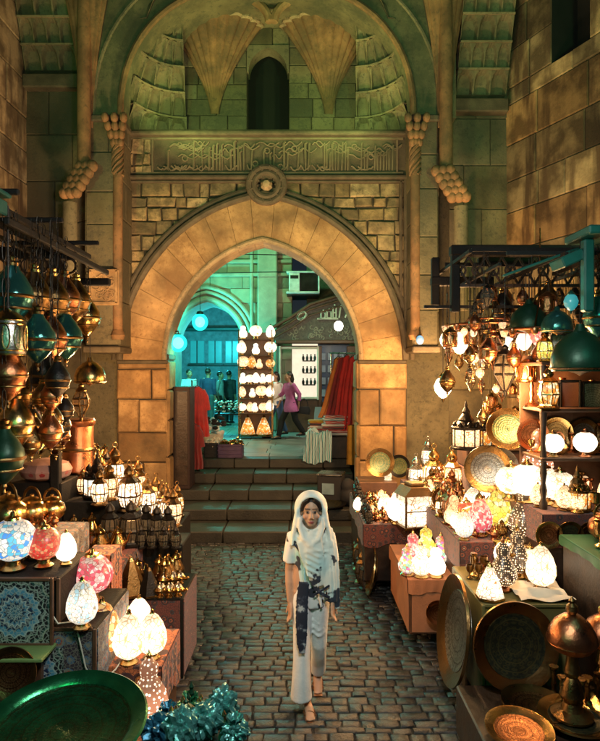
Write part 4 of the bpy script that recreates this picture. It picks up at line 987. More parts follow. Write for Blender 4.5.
@kind
def oillamp(r,metal,trim):        # low spouted lamp
    g=MB(); g.lathe([(.035,0),(.035,.01),(.018,.025),(.05,.045),(.055,.065),(.04,.085)],18); g.tube([(.035,0,.06),(.08,0,.065),(.11,0,.085)],[.02,.014,.01],8); g.build('body',metal,r)
    g=MB(); g.tube([(-.045,0,.075),(-.08,0,.10),(-.10,0,.075),(-.07,0,.045),(-.045,0,.055)],.006,6); g.build('handle',trim,r)
    g=MB(); g.lathe([(.04,.083),(.03,.10),(.01,.11),(.01,.12),(.0,.13)],12); g.build('lid',trim,r)
@kind
def plate(r,face,rim):            # round tray, root at its lowest rim point, radius 1 decimetre
    g=MB(); g.M=Matrix.Translation((0,0,0))@Matrix.Rotation(PI/2,4,'X'); g.lathe([(.001,.004),(.06,.004),(.072,.008),(.074,.0),(.06,-.006),(.001,-.006)],40,cap=False); o=g.build('dish',face,r,loc=(0,0,.1))
    g=MB(); g.M=Matrix.Rotation(PI/2,4,'X'); g.lathe([(.071,.006),(.093,.015),(.1,.017),(.101,.012),(.093,.009),(.073,.0)],48,cap=False); g.build('rim',rim,r,loc=(0,0,.1))
@kind
def burner(r,metal,trim):         # tall footed stem carrying a lidded dome
    g=MB(); g.lathe([(.11,0),(.115,.015),(.06,.04),(.045,.08),(.065,.12),(.05,.18),(.03,.22),(.045,.25),(.035,.29),(.03,.34),(.05,.37)],20); g.build('stem',trim,r)
    g=MB(); g.lathe([(.05,.36),(.10,.375),(.125,.41),(.132,.415),(.13,.42)],26); g.build('cup',metal,r)
    g=MB(); g.lathe([(.135,.42),(.138,.43),(.125,.48),(.095,.53),(.05,.565),(.02,.575)],26); l=g.build('lid',metal,r)
    g=MB(); g.lathe([(.02,.572),(.034,.595),(.03,.62),(.014,.635),(.018,.65),(.0,.675)],14); g.build('knob',trim,l)
@kind
def candlestick(r,metal):
    g=MB(); g.lathe([(.05,0),(.052,.01),(.025,.03),(.014,.06),(.022,.09),(.013,.12),(.018,.15),(.012,.18),(.03,.20),(.032,.215),(.02,.215)],16); g.build('stem',metal,r)
@kind
def goblet(r,metal):
    g=MB(); g.lathe([(.03,0),(.03,.006),(.008,.02),(.007,.05),(.028,.065),(.036,.10),(.033,.13),(.03,.13),(.03,.07)],14,cap=False); g.build('cup',metal,r)
@kind
def cone(r,glass,metal):            # skin cone lamp
    g=MB(); hexa(g,[(.15,.02),(.11,.16),(.03,.34)]); g.build('shade',glass,r)
    g=MB(); hexa(g,[(.155,.0),(.155,.025)]); hexa(g,[(.035,.33),(.02,.36),(.0,.38)]); g.build('frame',metal,r)
@kind
def frame(r,face,wood):
    g=MB(); g.box((0,0,.11),(.14,.012,.2)); g.build('picture',face,r)
    g=MB()
    for s in(-1,1): g.box((s*.08,-.004,.11),(.022,.028,.24),.005)
    for z in(0,.22): g.box((0,-.003,z),(.138,.026,.022),.005)
    g.build('moulding',wood,r)
@kind
def chest(r,face,trim):             # inlaid casket with feet and lid
    g=MB(); g.box((0,0,.13),(.30,.2,.2),.006); b=g.build('body',face,r)
    g=MB(); g.box((0,0,.25),(.32,.22,.04),.01); g.box((0,0,.28),(.24,.15,.03),.008); g.build('lid',trim,r)
    g=MB()
    for x in(-.13,.13):
        for y in(-.08,.08): g.box((x,y,.015),(.035,.035,.03),.004)
    g.box((0,0,.035),(.31,.21,.014)); 
    for x in(-.152,.152): g.box((x,-.1,.13),(.012,.012,.19))
    g.build('edging',trim,r)
@kind
def bottle(r,glass,metal):
    g=MB(); g.lathe([(.03,0),(.04,.02),(.045,.06),(.03,.10),(.012,.13),(.012,.16)],12,flute=.08,k=6); g.build('flask',glass,r)
    g=MB(); g.lathe([(.014,.158),(.02,.175),(.012,.20),(.018,.215),(.0,.25)],10); g.build('stopper',metal,r)
@kind
def trinket(r,metal):
    g=MB(); g.lathe([(.03,0),(.02,.015),(.035,.04),(.03,.06),(.012,.075),(.014,.09),(.0,.105)],12); g.tube([(.03,0,.045),(.06,0,.06),(.065,0,.075)],[.008,.006,.004],6); g.build('body',metal,r)
@kind
def cluster(r,glass,metal):           # gourd shaped lit lamp leaning, two bulbs
    g=MB(); g.lathe([(.05,.03),(.09,.06),(.10,.12),(.075,.18),(.05,.21),(.06,.24),(.055,.28),(.02,.31),(.0,.315)],24); g.build('glass_shade',glass,r)
    g=MB(); g.lathe([(.07,0),(.075,.012),(.045,.035)],18); g.build('base',metal,r); g=MB(); g.lathe([(.02,.308),(.012,.33),(.0,.35)],10); g.build('cap',metal,r)
# ---------------------------------------------------------------- stall furniture
def boxy(name,label,cat,x0,x1,y0,y1,z0,z1,mat,b=.01,top=None,edge=None,front=None,side=None,over=.012,drop=.10,group=None):
    r=thing(name,label,cat,((x0+x1)/2,(y0+y1)/2,z0),group=group); w,d,h=x1-x0,y1-y0,z1-z0
    g=MB(); g.box((0,0,h/2-.004),(w-.01,d-.01,h-.01),b); g.build('body',mat,r)
    if top:
        g=MB(); g.box((0,0,h-.006),(w+over*2,d+over*2,.012),.004)
        n=28
        def drape(u,v): return (-w/2-over+(w+2*over)*u,-d/2-over-.006-.006*math.sin(u*n)*v,h-.004-drop*v*(1+.12*math.sin(u*9)))
        g.grid(drape,40,4)
        s=-1 if (x0+x1)>0 else 1
        g.grid(lambda u,v:(s*(w/2+over+.006+.006*math.sin(u*n)*v),-d/2-over+(d+2*over)*u,h-.004-drop*v*(1+.12*math.sin(u*9))),40,4)
        g.build('cover_cloth',top,r)
    if edge:
        g=MB()
        for sx in(-1,1): g.box((sx*(w/2-.01),-d/2-.004,h/2),(.025,.014,h-.02),.004)
        for z in(.012,h-.012): g.box((0,-d/2-.004,z),(w-.045,.014,.024),.004)
        g.build('edge_trim',edge,r)
    if front:
        g=MB(); g.box((0,0,0),(w-.05,.008,h-.05)); g.build('front_panel',front,r,loc=(0,-d/2-.001,h/2))
    if side:
        s=-1 if (x0+x1)>0 else 1
        g=MB(); g.box((0,0,0),(.008,d-.04,h-.04)); g.build('side_panel',side,r,loc=(s*(w/2+.001),0,h/2))
    return r
# stone ledge under the brass stall
g=MB(); y=4.28
while y<8.85:
    l=RN.uniform(.35,.6); y1=min(y+l,8.88); xa=1.36-.095*(y-4.46); c=RN.uniform(.7,1.2); g.col=(c,c*.95,c*.85)
    g.box((xa+.2,(y+y1)/2,.065),(.4,y1-y-.01,.15),.018); g.col=(.6,.6,.6); g.box((xa+1.8,(y+y1)/2,.05),(2.78,y1-y,.15)); y=y1
struct(g.build('kerb',M_STEP,smooth=40))
# -- left stall
boxy('display_box','big box faced with blue mandala inlay, topmost of the two beneath the globe lamps','box',-2.35,-1.50,3.75,4.3,.965,1.27,M_BLACKWOOD,top=None,edge=M_BROWNWOOD)
g=MB(); g.box((0,0,0),(.43,.012,.40)); 
mp=thing('inlaid_panel','square black panel with large blue and white mandala propped under the mosaic globes','panel',(XX(20,3.72),3.70,.87)); g.build('face',M_MANDALA,mp,loc=(-.02,0,.20)); g=MB()
for s in(-1,1): g.box((s*.225-.02,0,.2),(.02,.025,.42),.004)
for z in(0,.4): g.box((-.02,0,z),(.43,.024,.02),.004)
g.build('frame',M_BROWNWOOD,mp)
boxy('display_box','dark inlaid box with muted blue star pattern carrying the mosaic egg lamp','box',-2.35,-1.27,3.74,4.45,.0,.96,M_BLACKWOOD,front=M_SUZ_DK,edge=M_BROWNWOOD,side=M_SUZ_DK)
g=MB(); g.box((0,0,0),(.40,.012,.30)); g.build('inlay',M_MANDALA,bpy.data.objects['display_box.001'],loc=(.14,-.365,.68))
r=thing('shelf_board','green lit wooden shelf lath under the blue mandala panel','shelf',(-1.82,3.62,.845)); g=MB(); g.box((0,0,.012),(.62,.22,.024),.006); g.build('board',pmat('green_light_lath',(.16,.24,.08),.5),r)  # green lamplight is put into the wood colour of the board
g=MB(); g.box((-.2,.06,-.42),(.04,.04,.85)); g.box((.22,.06,-.42),(.04,.04,.85)); g.build('leg',M_BROWNWOOD,r)
boxy('display_box','low box under orange suzani cloth with three lit egg lamps on top','box',-1.50,-.93,3.98,4.55,0,.6,M_BROWNWOOD,top=M_SUZ_OR,drop=.34)
boxy('display_box','small orange cloth block at the alley edge carrying the tall pierced white lamp','box',-1.14,-.80,3.5,3.93,0,.29,M_BROWNWOOD,top=M_SUZ_OR,drop=.22)
boxy('display_box','maroon patterned box at the alley edge carrying small brass cones','box',-1.75,-.97,4.98,5.62,0,.68,M_BLACKWOOD,front=M_SUZ_BROWN,side=M_SUZ_BROWN,edge=M_BLACKWOOD)
boxy('display_box','red suzani covered box crowded with brass coffee pots','box',-2.45,-1.50,5.02,5.9,0,.95,M_BLACKWOOD,top=M_SUZ_RED,drop=.42)
boxy('display_box','dark wooden counter under the large round brass pots','counter',-2.75,-1.78,4.47,5.0,0,1.30,M_WOOD,top=M_SUZ_DK,drop=.2)
boxy('display_box','orange red cloth strip column beside the blue mandala panel','box',-1.62,-1.43,4.5,4.75,0,1.18,M_BROWNWOOD,top=M_SUZ_OR,drop=.6)
for (x0,x1,y0,y1,z,l) in((-1.49,-1.10,5.64,6.1,.93,'lowest black step of the lantern stand beside the alley'),(-1.75,-1.27,6.105,7.0,.93,'low black step of the lantern stand behind the lowest one'),(-1.89,-1.755,5.92,7.3,1.10,'second black step of the lantern stand'),(-2.35,-1.895,5.92,7.3,1.27,'third black step of the lantern stand under lit drum lanterns'),(-3.3,-2.352,5.92,7.7,1.46,'top black step of the lantern stand against the wall')):
    boxy('display_step',l,'display step',x0,x1,y0,y1,0,z,M_BLACKWOOD)
# hanging rack
r=thing('hanging_rack','black carved wooden rack holding rows of bulbous metal lamps','rack',(-2.1,5,0))
g=MB()
for x,y in((-2.42,5.95),(-2.62,4.05)): g=MB(); g.box((x+2.1,y-5,1.9),(.09,.09,3.8),.01); g.build('post',M_BLACKWOOD,r)
g=MB()
for x,z in((-2.38,3.72),(-2.14,3.72),(-1.96,3.56),(-2.62,3.72)): g.box((x+2.1,.05,z),(.04,2.1,.05),.008)
for y in(-.95,-.2,.65): g.box((-.22,y,3.765),(.85,.04,.04),.008)
g.box((-.62,.97,3.73),(.95,.1,.12),.01); g.box((-1.3,1.47,3.52),(2.7,.08,.08),.01); g.build('beam',M_BLACKWOOD,r)
g=MB()
for k in range(7):
    x=-1.02+k*.14; g.tube([(x+.06*math.cos(a),.94,3.60+.07*math.sin(a)) for a in [2*PI*i/12 for i in range(12)]],.012,6,closed=True); g.tube([(x,.94,3.50),(x+.07,.93,3.38),(x+.03,.94,3.3)],.014,6)
g.build('fretwork',M_WOOD,r)
# teal canopies
r=thing('canopy_frame','teal painted metal awning end jutting in above the bulbous lamps','awning',(-1.98,3.8,3.55)); g=MB(); g.box((-.03,0,.10),(.08,.5,.10),.01); g.box((-.06,.1,-.1),(.07,.07,.4),.01); g.build('beam',M_TEALPAINT,r); g=MB(); g.box((-.35,0,.19),(.75,.55,.03),.008); g.build('board',M_TEALPAINT,r)
r=thing('canopy_frame','teal green painted post with sloping awning board above the green domes','awning',(2.06,4.3,0)); g=MB(); g.box((0,0,3.24),(.075,.075,.52),.012); g.build('post',M_TEALPAINT,r); g=MB(); g.box((1.25,0,1.75),(.12,.12,3.5),.012); g.build('post',M_TEALPAINT,r)
g=MB(); g.M=Matrix.Translation((-.12,.1,3.36))@Matrix.Rotation(math.radians(-24),4,'Y'); g.box((.02,0,0),(.17,.22,.08),.01); g.M=Matrix.Translation((0,.3,3.47))@Matrix.Rotation(math.radians(-20),4,'Y'); g.box((-.16,0,.0),(.75,.04,.02),.006); g.build('board',M_TEALPAINT,r)
g=MB(); g.box((.62,0,3.53),(1.4,.4,.06),.01); g.build('beam',M_TEALPAINT,r)
# -- right stall
boxy('display_table','low dark table against the gate pier heaped with small brass trinkets','table',.74,1.35,6.9,8.72,.14,.80,M_WOOD,top=M_SUZ_BROWN,drop=.24)
boxy('display_box','small crate at the gate pier end carrying the two round green plates','crate',.80,1.34,8.2,8.7,.805,1.05,M_BROWNWOOD)
boxy('display_box','terracotta cloth covered box with glowing gourd lamps on top','box',1.00,1.42,5.5,6.6,.14,.65,M_BROWNWOOD,front=M_TERRA,side=M_TERRA,top=M_TERRA,drop=.12)
boxy('display_table','dark middle table of the brass stall with lit lanterns','table',1.425,1.97,5.3,8.4,.13,1.05,M_WOOD,top=M_SUZ_BROWN,drop=.24)
boxy('display_table','raised dark counter of the brass stall holding engraved plates','table',1.975,2.9,4.86,8.0,.13,1.40,M_WOOD,top=M_SUZ_BROWN,drop=.24)
boxy('display_box','small crate on the raised counter carrying lit drum lanterns','crate',1.98,2.5,7.1,7.6,1.405,1.65,M_BROWNWOOD)
boxy('display_box','narrow crate on the raised counter behind the silver plates','crate',2.0,2.5,6.25,6.6,1.405,1.74,M_BROWNWOOD)
boxy('display_box','olive painted box with leaning dark plate and a glowing lamp on top','box',1.31,1.96,4.32,5.2,.13,.88,M_OLIVE,edge=M_OLIVE)
boxy('display_box','green painted chest at the edge of the brass stall under a round brass tray','chest',2.06,2.7,3.92,4.72,.10,1.27,M_WOOD,top=M_GREENBOX,drop=.06)
boxy('platform','low dark platform carrying domed brass burner and round trays','platform',1.10,2.5,3.2,4.26,0,.34,M_WOOD)
r=thing('shelf_unit','open brown shelf with turned posts packed with lit lamps and framed pictures','shelf',(2.5,5.1,1.4)); g=MB()
for z in(.42,.83,1.22): g.box((0,.12,z),(.98,.45,.03),.006)
g.build('shelf',M_BROWNWOOD,r); g=MB(); g.box((0,.36,.65),(1.0,.02,1.3)); g.build('back_board',M_BROWNWOOD,r); g=MB()
for x in(-.46,.46): g=MB(); g.lathe([(.03,0),(.035,.05),(.02,.09),(.032,.16),(.018,.22),(.03,.3),(.02,.38),(.028,.42),(.02,.6),(.03,.8),(.02,1.0),(.03,1.22)],12,(x,-.07,0)); g.build('post',M_WOOD,r)
r=thing('fretwork_canopy','black carved fretwork canopy frame above the hanging lamps of the brass stall','canopy',(2.0,6,0)); g=MB()
for x,y,h in((-.58,.3,.5),(-.5,-.2,.62),(.93,-.2,.6)): g=MB(); g.box((x,y,3.75-h/2),(.08,.08,h),.01); g.build('post',M_BLACKWOOD,r)
g=MB()
g.box((1.1,-.2,3.72),(3.3,.12,.10),.01); g.box((1.3,.24,3.7),(2.9,.08,.08),.01); g.box((-.3,.3,3.50),(.65,.1,.09),.01); g.box((.2,.2,3.66),(1.4,.03,.04)); g.box((.2,-.75,3.62),(1.4,.03,.03)); g.box((-.52,-.2,3.6),(.03,1.2,.03)); g.box((.9,-.2,3.6),(.03,1.2,.03)); g.box((.2,-1.35,3.47),(1.2,.025,.03)); g.box((.3,-1.2,3.44),(.025,1.3,.03)); g.box((.05,-.2,3.18),(1.7,.025,.03)); g.box((.55,-.8,3.47),(.025,1.6,.03)); g.box((.0,-.55,3.44),(.025,1.9,.025)); g.box((-.35,-.3,3.44),(.025,1.5,.025)); g.build('beam',M_BLACKWOOD,r)
g=MB()
for k in range(9):
    x=-.45+k*.16
    for s in(-1,1): g.tube([(x-s*.08,-.2,3.40),(x+s*.08,-.2,3.66)],.013,6)
    g.tube([(x+.05*math.cos(a),-.21,3.53+.05*math.sin(a)) for a in [2*PI*i/10 for i in range(10)]],.011,6,closed=True)
g.box((.2,-.2,3.385),(1.45,.04,.03)); g.build('lattice',M_WOOD,r)
# ---------------------------------------------------------------- wares of the lantern stall
def B_(kindn,mats,name,cat,label,px,py,z,sc=1.0,rz=0.0,**k): return put(kindn,mats,name,label,cat,tuple(on(px,py,z)),rz,sc,**k)
def at(kindn,mats,name,cat,label,px,py,d,sc=1.0,rz=0.0,**k): return put(kindn,mats,name,label,cat,tuple(P(px,py,d)),rz,sc,**k)
GL='mosaic_lamp'
B_('globe',(E_BLUEW,M_BRASS),GL,'lamp','white glass globe lamp with blue mosaic, leftmost on the blue mandala box',13,569,1.27,1.02)
B_('globe',(E_RED,M_BRASS),GL,'lamp','red mosaic globe lamp between the blue and white globes',44,566,1.27,.80)
B_('egg',(E_PLAIN,M_BRASS),GL,'lamp','plain white lit lamp squeezed beside the red mosaic globe',66,564,1.27,.62)
B_('globe',(E_PINK,M_BRASS),GL,'lamp','pink mosaic globe lamp behind the white egg lamp',92,601,.96,1.0)
B_('egg',(E_WHITEM,M_BRASS),GL,'lamp','white egg lamp with teal mosaic leaf on the dark inlaid box',82,628,.96,.86)
B_('egg',(E_ORANGE,M_BRASS),GL,'lamp','amber mosaic egg lamp, largest of the orange pair on the suzani box',102,660,.6,1.15)
B_('egg',(E_YELLOW,M_BRASS),GL,'lamp','smaller yellow egg lamp half hidden behind the amber one',117,637,.6,.92)
B_('egg',(E_WHITE,M_BRASS),GL,'lamp','bright white egg lamp in the middle of the orange suzani box',129,663,.6,.97)
B_('egg',(E_WHITE,M_BRASS),GL,'lamp','bright white egg lamp at the alley corner of the orange suzani box',152,658,.6,.90)
B_('egg',(E_PLAIN,M_BRASS),GL,'lamp','plain white egg lamp behind the middle one on the suzani box',139,640,.6,.9)
B_('teardrop',(E_DOTW,M_BRASS),'pierced_lamp','lamp','tall white pierced lamp standing lowest at the alley edge by the teal cellophane',149,722,.29,.82)
put('plate',(M_PLCOP,M_BRASSD),'tray','brown round tray leaning below the blue mandala panel','tray',(XX(10,3.5),3.5,.64),.1,1.5,tilt=-.12)
# round pots on the counter
for px,py,z,s,l in((8,530,1.3,1.05,'large shiny brass cauldron at the outer end of the dark counter'),(32,524,1.3,.85,'brass cauldron with tall handle second from the outer end of the counter'),(52,520,1.3,.75,'smallest brass cauldron at the inner end of the dark counter')):
    B_('cauldron',(M_BRASS,M_BRASSD),'cauldron','pot',l,px,py,z,s,RN.uniform(-.5,.5))
for i,(px,py,s) in enumerate(((66,549,.85),(82,552,.9),(100,551,.95),(118,550,.9),(74,536,.85),(92,535,.9),(110,533,.9),(126,536,.8),(86,524,.8),(103,523,.85))):
    B_('pot',(M_BRASS if i%2 else M_BRASSD,M_BRASS),'coffee_pot','coffee pot','brass coffee pot in the huddle on the red suzani box',px,py,.95,s*1.05,RN.uniform(-.6,.9),group='coffee pots on the red suzani box')
# big bellies hanging low by the edge
HB='hanging_lamp'
def hb(px,py,d,ztop,label,mats,sc=1.0,k='bulb',off=.21,**kw):
    c=P(px,py,d); z=c.z+off*sc; return put(k,mats,HB,label,'hanging lamp',(c.x,c.y,z),RN.uniform(0,1),sc,hang=max(.08,ztop-z),**kw)
T=3.70
for px,py,d,s,m,l in((12,297,4.35,1.12,M_TEALMETAL,'large teal metal hanging lamp, outermost of the upper row'),(34,299,4.75,1.05,M_BRASSD,'second onion lamp in the upper row, bronze beside the teal one'),(52,301,5.05,1.05,M_BRASSD,'third bronze onion lamp in the upper hanging row'),(65,300,5.35,1.0,M_COPPER,'coppery onion lamp fourth in the upper hanging row'),(76,302,5.65,1.0,M_BRASSD,'innermost bronze onion lamp of the upper hanging row'),
    (38,340,4.45,.95,M_TEALMETAL,'teal onion lamp beside the carved cylinder in the lower row'),(51,340,4.8,.95,M_COPPER,'copper onion lamp in the middle of the lower hanging row'),(66,338,5.1,1.0,M_TEALMETAL,'teal onion lamp with copper glow near the inner end of the lower row'),(87,318,6.1,1.0,M_BRASS,'polished brass onion lamp hanging nearest the carved wall panel'),
    (8,376,4.2,.95,M_COPPER,'copper onion lamp hanging under the carved cylinder'),(44,376,4.7,.85,M_IRON,'small black onion lamp hanging below the lower row'),(16,425,4.3,.95,M_BRASS,'brass onion lamp hanging low in front of the counter'),(4,458,4.1,1.0,M_GREENMETAL,'green bottomed onion lamp lowest at the photo edge')):
    hb(px,py,d,T,l,(m,M_BRASSD if m!=M_BRASSD else M_BRASS),s)
hb(8,337,4.15,T,'carved silver hanging cylinder lit teal beside the onion lamps',(M_SILVER,M_BRASS),.95,'cage',.14)
hb(90,372,6.1,3.5,'brass bell shade hanging above the glass lantern by the pier',(M_BRASS,M_BRASSD),.68,'dome',.15)
hb(81,402,6.4,3.5,'star sided glass hanging lantern below the brass bell shade',(M_PANE,M_BRASSD),.85,'hanglantern',.20)
hb(38,441,5.6,T,'thin amber lit hanging lamp beside the rack post',(E_YELLOW,M_BRASS),.85,'hanglit',.11)
# copper drum, pouf
r=thing('copper_drum','tall reddish copper drum standing against the wall shaft','drum',(-2.42,6.55,1.46)); g=MB(); g.lathe([(.17,0),(.18,.02),(.165,.05),(.16,.5),(.175,.52),(.18,.56),(.16,.58)],28); g.build('barrel',M_COPPER,r); g=MB(); g.lathe([(.163,.23),(.172,.25),(.163,.27)],28,cap=False); g.build('hoop',M_BRASSD,r)
r=thing('pouf','rounded pinkish leather pouf behind the brass coffee pots','pouf',tuple(on(72,492,1.46))); r.location=(-2.6,6.15,1.46); g=MB(); g.lathe([(.18,0),(.23,.03),(.25,.09),(.21,.16),(.10,.20),(.0,.205)],28,flute=.03,k=12); g.build('cushion',pmat('pink_brown_leather',(.30,.17,.15),.6),r); g=MB(); g.lathe([(.235,.05),(.245,.075),(.24,.10)],28,cap=False); g.build('red_band',M_REDDK,r)
# lit lanterns on the steps
LN='brass_lantern'
B_('drum',(E_LACE,M_IRON),'drum_lantern','lantern','broad lit drum lantern with black tiered roof, first on the lantern steps',97,497,1.27,.95)
for px,py,z,s,m,l in((115,492,1.27,1.15,E_LACE,'tall blazing lantern with black finial behind the drum lantern'),(110,500,1.27,.85,E_WARM,'amber lantern just in front of the tall blazing one'),(129,511,1.10,1.15,E_LACE,'blazing white lantern in the middle of the sloping row'),(138,501,1.10,1.1,E_WARM,'second blazing lantern uphill of the middle of the row'),(147,517,.93,1.05,E_LACE,'white lit lantern stepping down after the middle of the row'),(156,513,.93,1.0,E_WARM,'warm lit lantern third from the low end of the row'),(163,520,.93,.95,E_LACE,'white lit lantern second from the low end of the row'),(173,527,.93,.95,E_WARM,'yellow lit lantern at the low end of the sloping row'),(177,516,.93,.85,E_ORANGE,'orange lit lantern behind the low end of the row')):
    B_('lantern',(m,M_BRASSD),LN,'lantern',l,px,py,z,s,RN.uniform(0,1))
for i in range(12):
    f=i/11; z_=1.27 if f<.3 else 1.10 if f<.5 else .93; o_=on(113+58*f,499+24*f,z_); x_=o_.x if f>=.5 else (-1.82 if f>=.3 else -1.93)
    put('lantern',((E_LACE,M_BRASS),(E_WHITE,M_BRASSD))[i%2],LN,('slim white paned lantern','slim cream lantern')[i%2]+' packed into the blazing diagonal bank','lantern',(x_+RN.uniform(-.03,.03),o_.y+RN.uniform(-.1,.15),z_),i,RN.uniform(.65,.95),group=('white paned','cream')[i%2]+' lanterns packed in the diagonal bank')
for px,py,z,s,l in((110,543,.95,.95,'unlit lantern with dusky glass in front of the amber one'),(131,546,.95,1.05,'black unlit lantern below the blazing middle lantern'),(146,541,.93,.9,'black unlit lantern at the front of the lowest step'),(157,541,.93,.85,'black unlit lantern between two others on the lowest step front'),(168,541,.93,.85,'black unlit lantern nearest the alley on the lowest step front')):
    B_('lantern',(M_PANE,M_IRON),LN,'lantern',l,px,py,z,s*.95,RN.uniform(0,1))
for px,s in((141,.62),(152,.6),(164,.62),(176,.6)): B_('lantern',(M_PANE,M_IRON),LN,'lantern','tiny dark lantern in the front rank on the lowest step',px,548,.93,s*.8,group='tiny dark lanterns on the lowest step')
# maroon box
B_('cone',(M_BRASSD,M_BRASS),'cone_lamp','lamp','unlit brass cone lamp, tallest thing on the maroon patterned box',131,594,.68,.85)
B_('cone',(M_IRON,M_BRASSD),'cone_lamp','lamp','black cone lamp beside the taller brass cone on the maroon box',149,595,.68,.62)
for i,(px,py) in enumerate(((160,597),(169,597),(178,596),(164,586),(173,585),(180,584))):
    B_('oillamp',(M_BRASS,M_SILVER),'oil_lamp','oil lamp','small polished brass oil lamp lined up on the maroon box corner',px,py,.68,.95,-.6,group='oil lamps on the maroon box')
# near tray and cellophane parcel
r=thing('stand','dark folding stand under the great green tray','stand',(-.94,2.35,0)); g=MB()
for a in range(3): g.tube([(.18*math.cos(a*2.1),.18*math.sin(a*2.1),0),(-.05*math.cos(a*2.1),-.05*math.sin(a*2.1),1.07)],.018,8)
g.build('leg',M_BLACKWOOD,r); g=MB(); g.lathe([(.12,1.05),(.13,1.07),(.12,1.085)],20); g.build('ring',M_BLACKWOOD,r)
r=thing('green_tray','great round green enamel tray with rolled rim close to the viewer','tray',(-.93,2.35,1.145),(math.radians(9),0,0)); g=MB(); g.lathe([(.001,0.0),(.24,0),(.262,.012),(.264,.004),(.24,-.008),(.001,-.008)],64,cap=False); g.build('dish',M_TRAYFACE,r)
g=MB(); g.lathe([(.258,.012),(.275,.028),(.318,.036),(.326,.030),(.318,.024),(.28,.016),(.26,.004)],72,cap=False); g.build('rim',M_GREENTRAY,r)
boxy('display_box','small dark box under the teal cellophane wrapped bottles','box',-.75,-.26,2.50,3.1,0,.80,M_BLACKWOOD)
for i,(px,py,s,c) in enumerate(((168,735,.9,0),(205,742,1.0,1),(222,730,.95,1),(190,722,.85,2),(160,752,1.0,0),(180,755,1.0,1),(235,745,.8,1))):
    o=on(px,py,.80); 
    r=thing('cellophane_parcel',('blue cellophane wrapped parcel at the tray side of the heap','teal crumpled cellophane parcel nearest the alley','pale teal cellophane parcel standing highest by the alley','green crumpled cellophane parcel at the back of the heap','deep blue cellophane parcel touching the green tray','teal cellophane parcel in the front middle of the heap','small pale cellophane parcel at the alley tip of the heap')[i],'parcel',(o.x,o.y,.80))
    bm=bmesh.new(); bmesh.ops.create_icosphere(bm,subdivisions=4,radius=.075*s)
    for v in bm.verts:
        n=v.co.normalized(); k=.82+.26*abs(math.sin(n.x*6+i*2)*math.cos(n.y*5+i)+.5*math.sin(n.z*7+i))+.12*abs(math.sin(n.x*13+n.z*9+i)+math.sin(n.y*14-n.x*6))+RN.uniform(-.02,.02); v.co=Vector((n.x*k*.075*s,n.y*k*.075*s,(.062+.014*(i%3))*s+n.z*k*(.062+.014*(i%3))*s))
    bmesh.ops.translate(bm,verts=bm.verts,vec=(0,0,-min(v.co.z for v in bm.verts)))
    me=bpy.data.meshes.new('wrap'); bm.to_mesh(me); bm.free(); me.materials.append((M_BLUEFOIL,M_CELLO,M_GREENFOIL)[c]); q=bpy.data.objects.new('wrap',me); COL.objects.link(q); q.parent=r
    g=MB()
    for k in range(5):
        a=2*PI*k/5; g.grid(lambda u,v,a=a:((.010+.030*v)*math.cos(a+u*1.2),(.010+.030*v)*math.sin(a+u*1.2),.125*s+.035*v+.006*math.sin(u*6+k)),4,3)
    g.build('twisted_top',(M_BLUEFOIL,M_CELLO,M_GREENFOIL)[c],r,smooth=0)
B_('pot',(M_BRASS,M_GREENMETAL),'coffee_pot','coffee pot','small brass pot half buried in the cellophane heap',186,741,.80,.85,.8)
for i in range(16):
    o_=on(RN.uniform(158,232),RN.uniform(716,748),.80); put('bottle',((M_BLUEGL,M_GREENGL,M_CELLO)[i%3],(M_BRASS,M_GREENMETAL)[i%2]),'perfume_bottle',('small blue glass bottle','small green glass bottle','small teal foil bottle')[i%3]+' poking out of the cellophane heap','bottle',(o_.x,o_.y,.80),i,RN.uniform(.5,.8),group=('blue','green','teal')[i%3]+' bottles in the cellophane heap')
for px,py,c,l in((183,712,M_GREENGL,'green glass bottle with brass stopper rising from the cellophane heap'),(176,722,M_GREENGL,'green glass bottle nearest the pierced lamp among the cellophane'),(199,713,M_BLUEGL,'blue glass bottle with brass stopper behind the cellophane heap')):
    B_('bottle',(c,M_BRASS),'perfume_bottle','bottle',l,px,py+22,.80,.75)
# ---------------------------------------------------------------- wares of the brass stall
LEAN=math.radians(-90)
def lean(px,py,d,R,label,mats,tilt=-.16,rz=LEAN,zb=None):      # px,py: middle of the plate
    c=P(px,py,d); z=(c.z-R*.98) if zb is None else zb
    return put('plate',mats,'tray',label,'tray',(c.x,c.y,z),rz,R*10,tilt=tilt)
put('plate',(M_PLSILV,M_BRASSD),'tray','large bright metal tray standing on edge against the olive box, facing the alley','tray',(1.18,4.64,.145),LEAN,4.1,tilt=-.13)
put('plate',(M_PLDARK,M_BRASSD),'tray','large dark floral tray leaning on the front of the olive box','tray',(XX(516,4.15),4.14,.345),.06,3.0,tilt=-.16)
lean(370,566,6.85,.27,'polished brass tray on edge at the foot of the trinket table',(M_PLBRASS,M_BRASS),zb=.01)
lean(384,548,7.6,.22,'darker brass tray on edge farther along the trinket table',(M_PLBRASS,M_BRASSD),zb=.16)
lean(401,586,6.3,.20,'grey engraved tray on edge against the terracotta box',(M_PLSILV,M_IRON),zb=.145)
lean(411,584,5.85,.21,'dark engraved tray on edge at the near corner of the terracotta box',(M_PLDARK,M_BRASSD),zb=.145)
put('plate',(M_PLCOP,M_COPPER),'tray','small copper disc leaning on the front of the terracotta box','tray',(XX(437,5.42),5.40,.28),.1,1.05,tilt=-.12)
put('plate',(M_PLWHITE,M_BRASSD),'tray','cream inlaid round plate facing out beside the house shaped lantern','tray',(1.55,6.45,1.055),-.15,1.30,tilt=-.15)
put('plate',(M_PLGREEN,M_BRASSD),'tray','round green enamelled plate propped nearest the gate pier','tray',tuple(P(380,477,8.35)),-.1,2.0,tilt=-.15); bpy.context.view_layer.update()
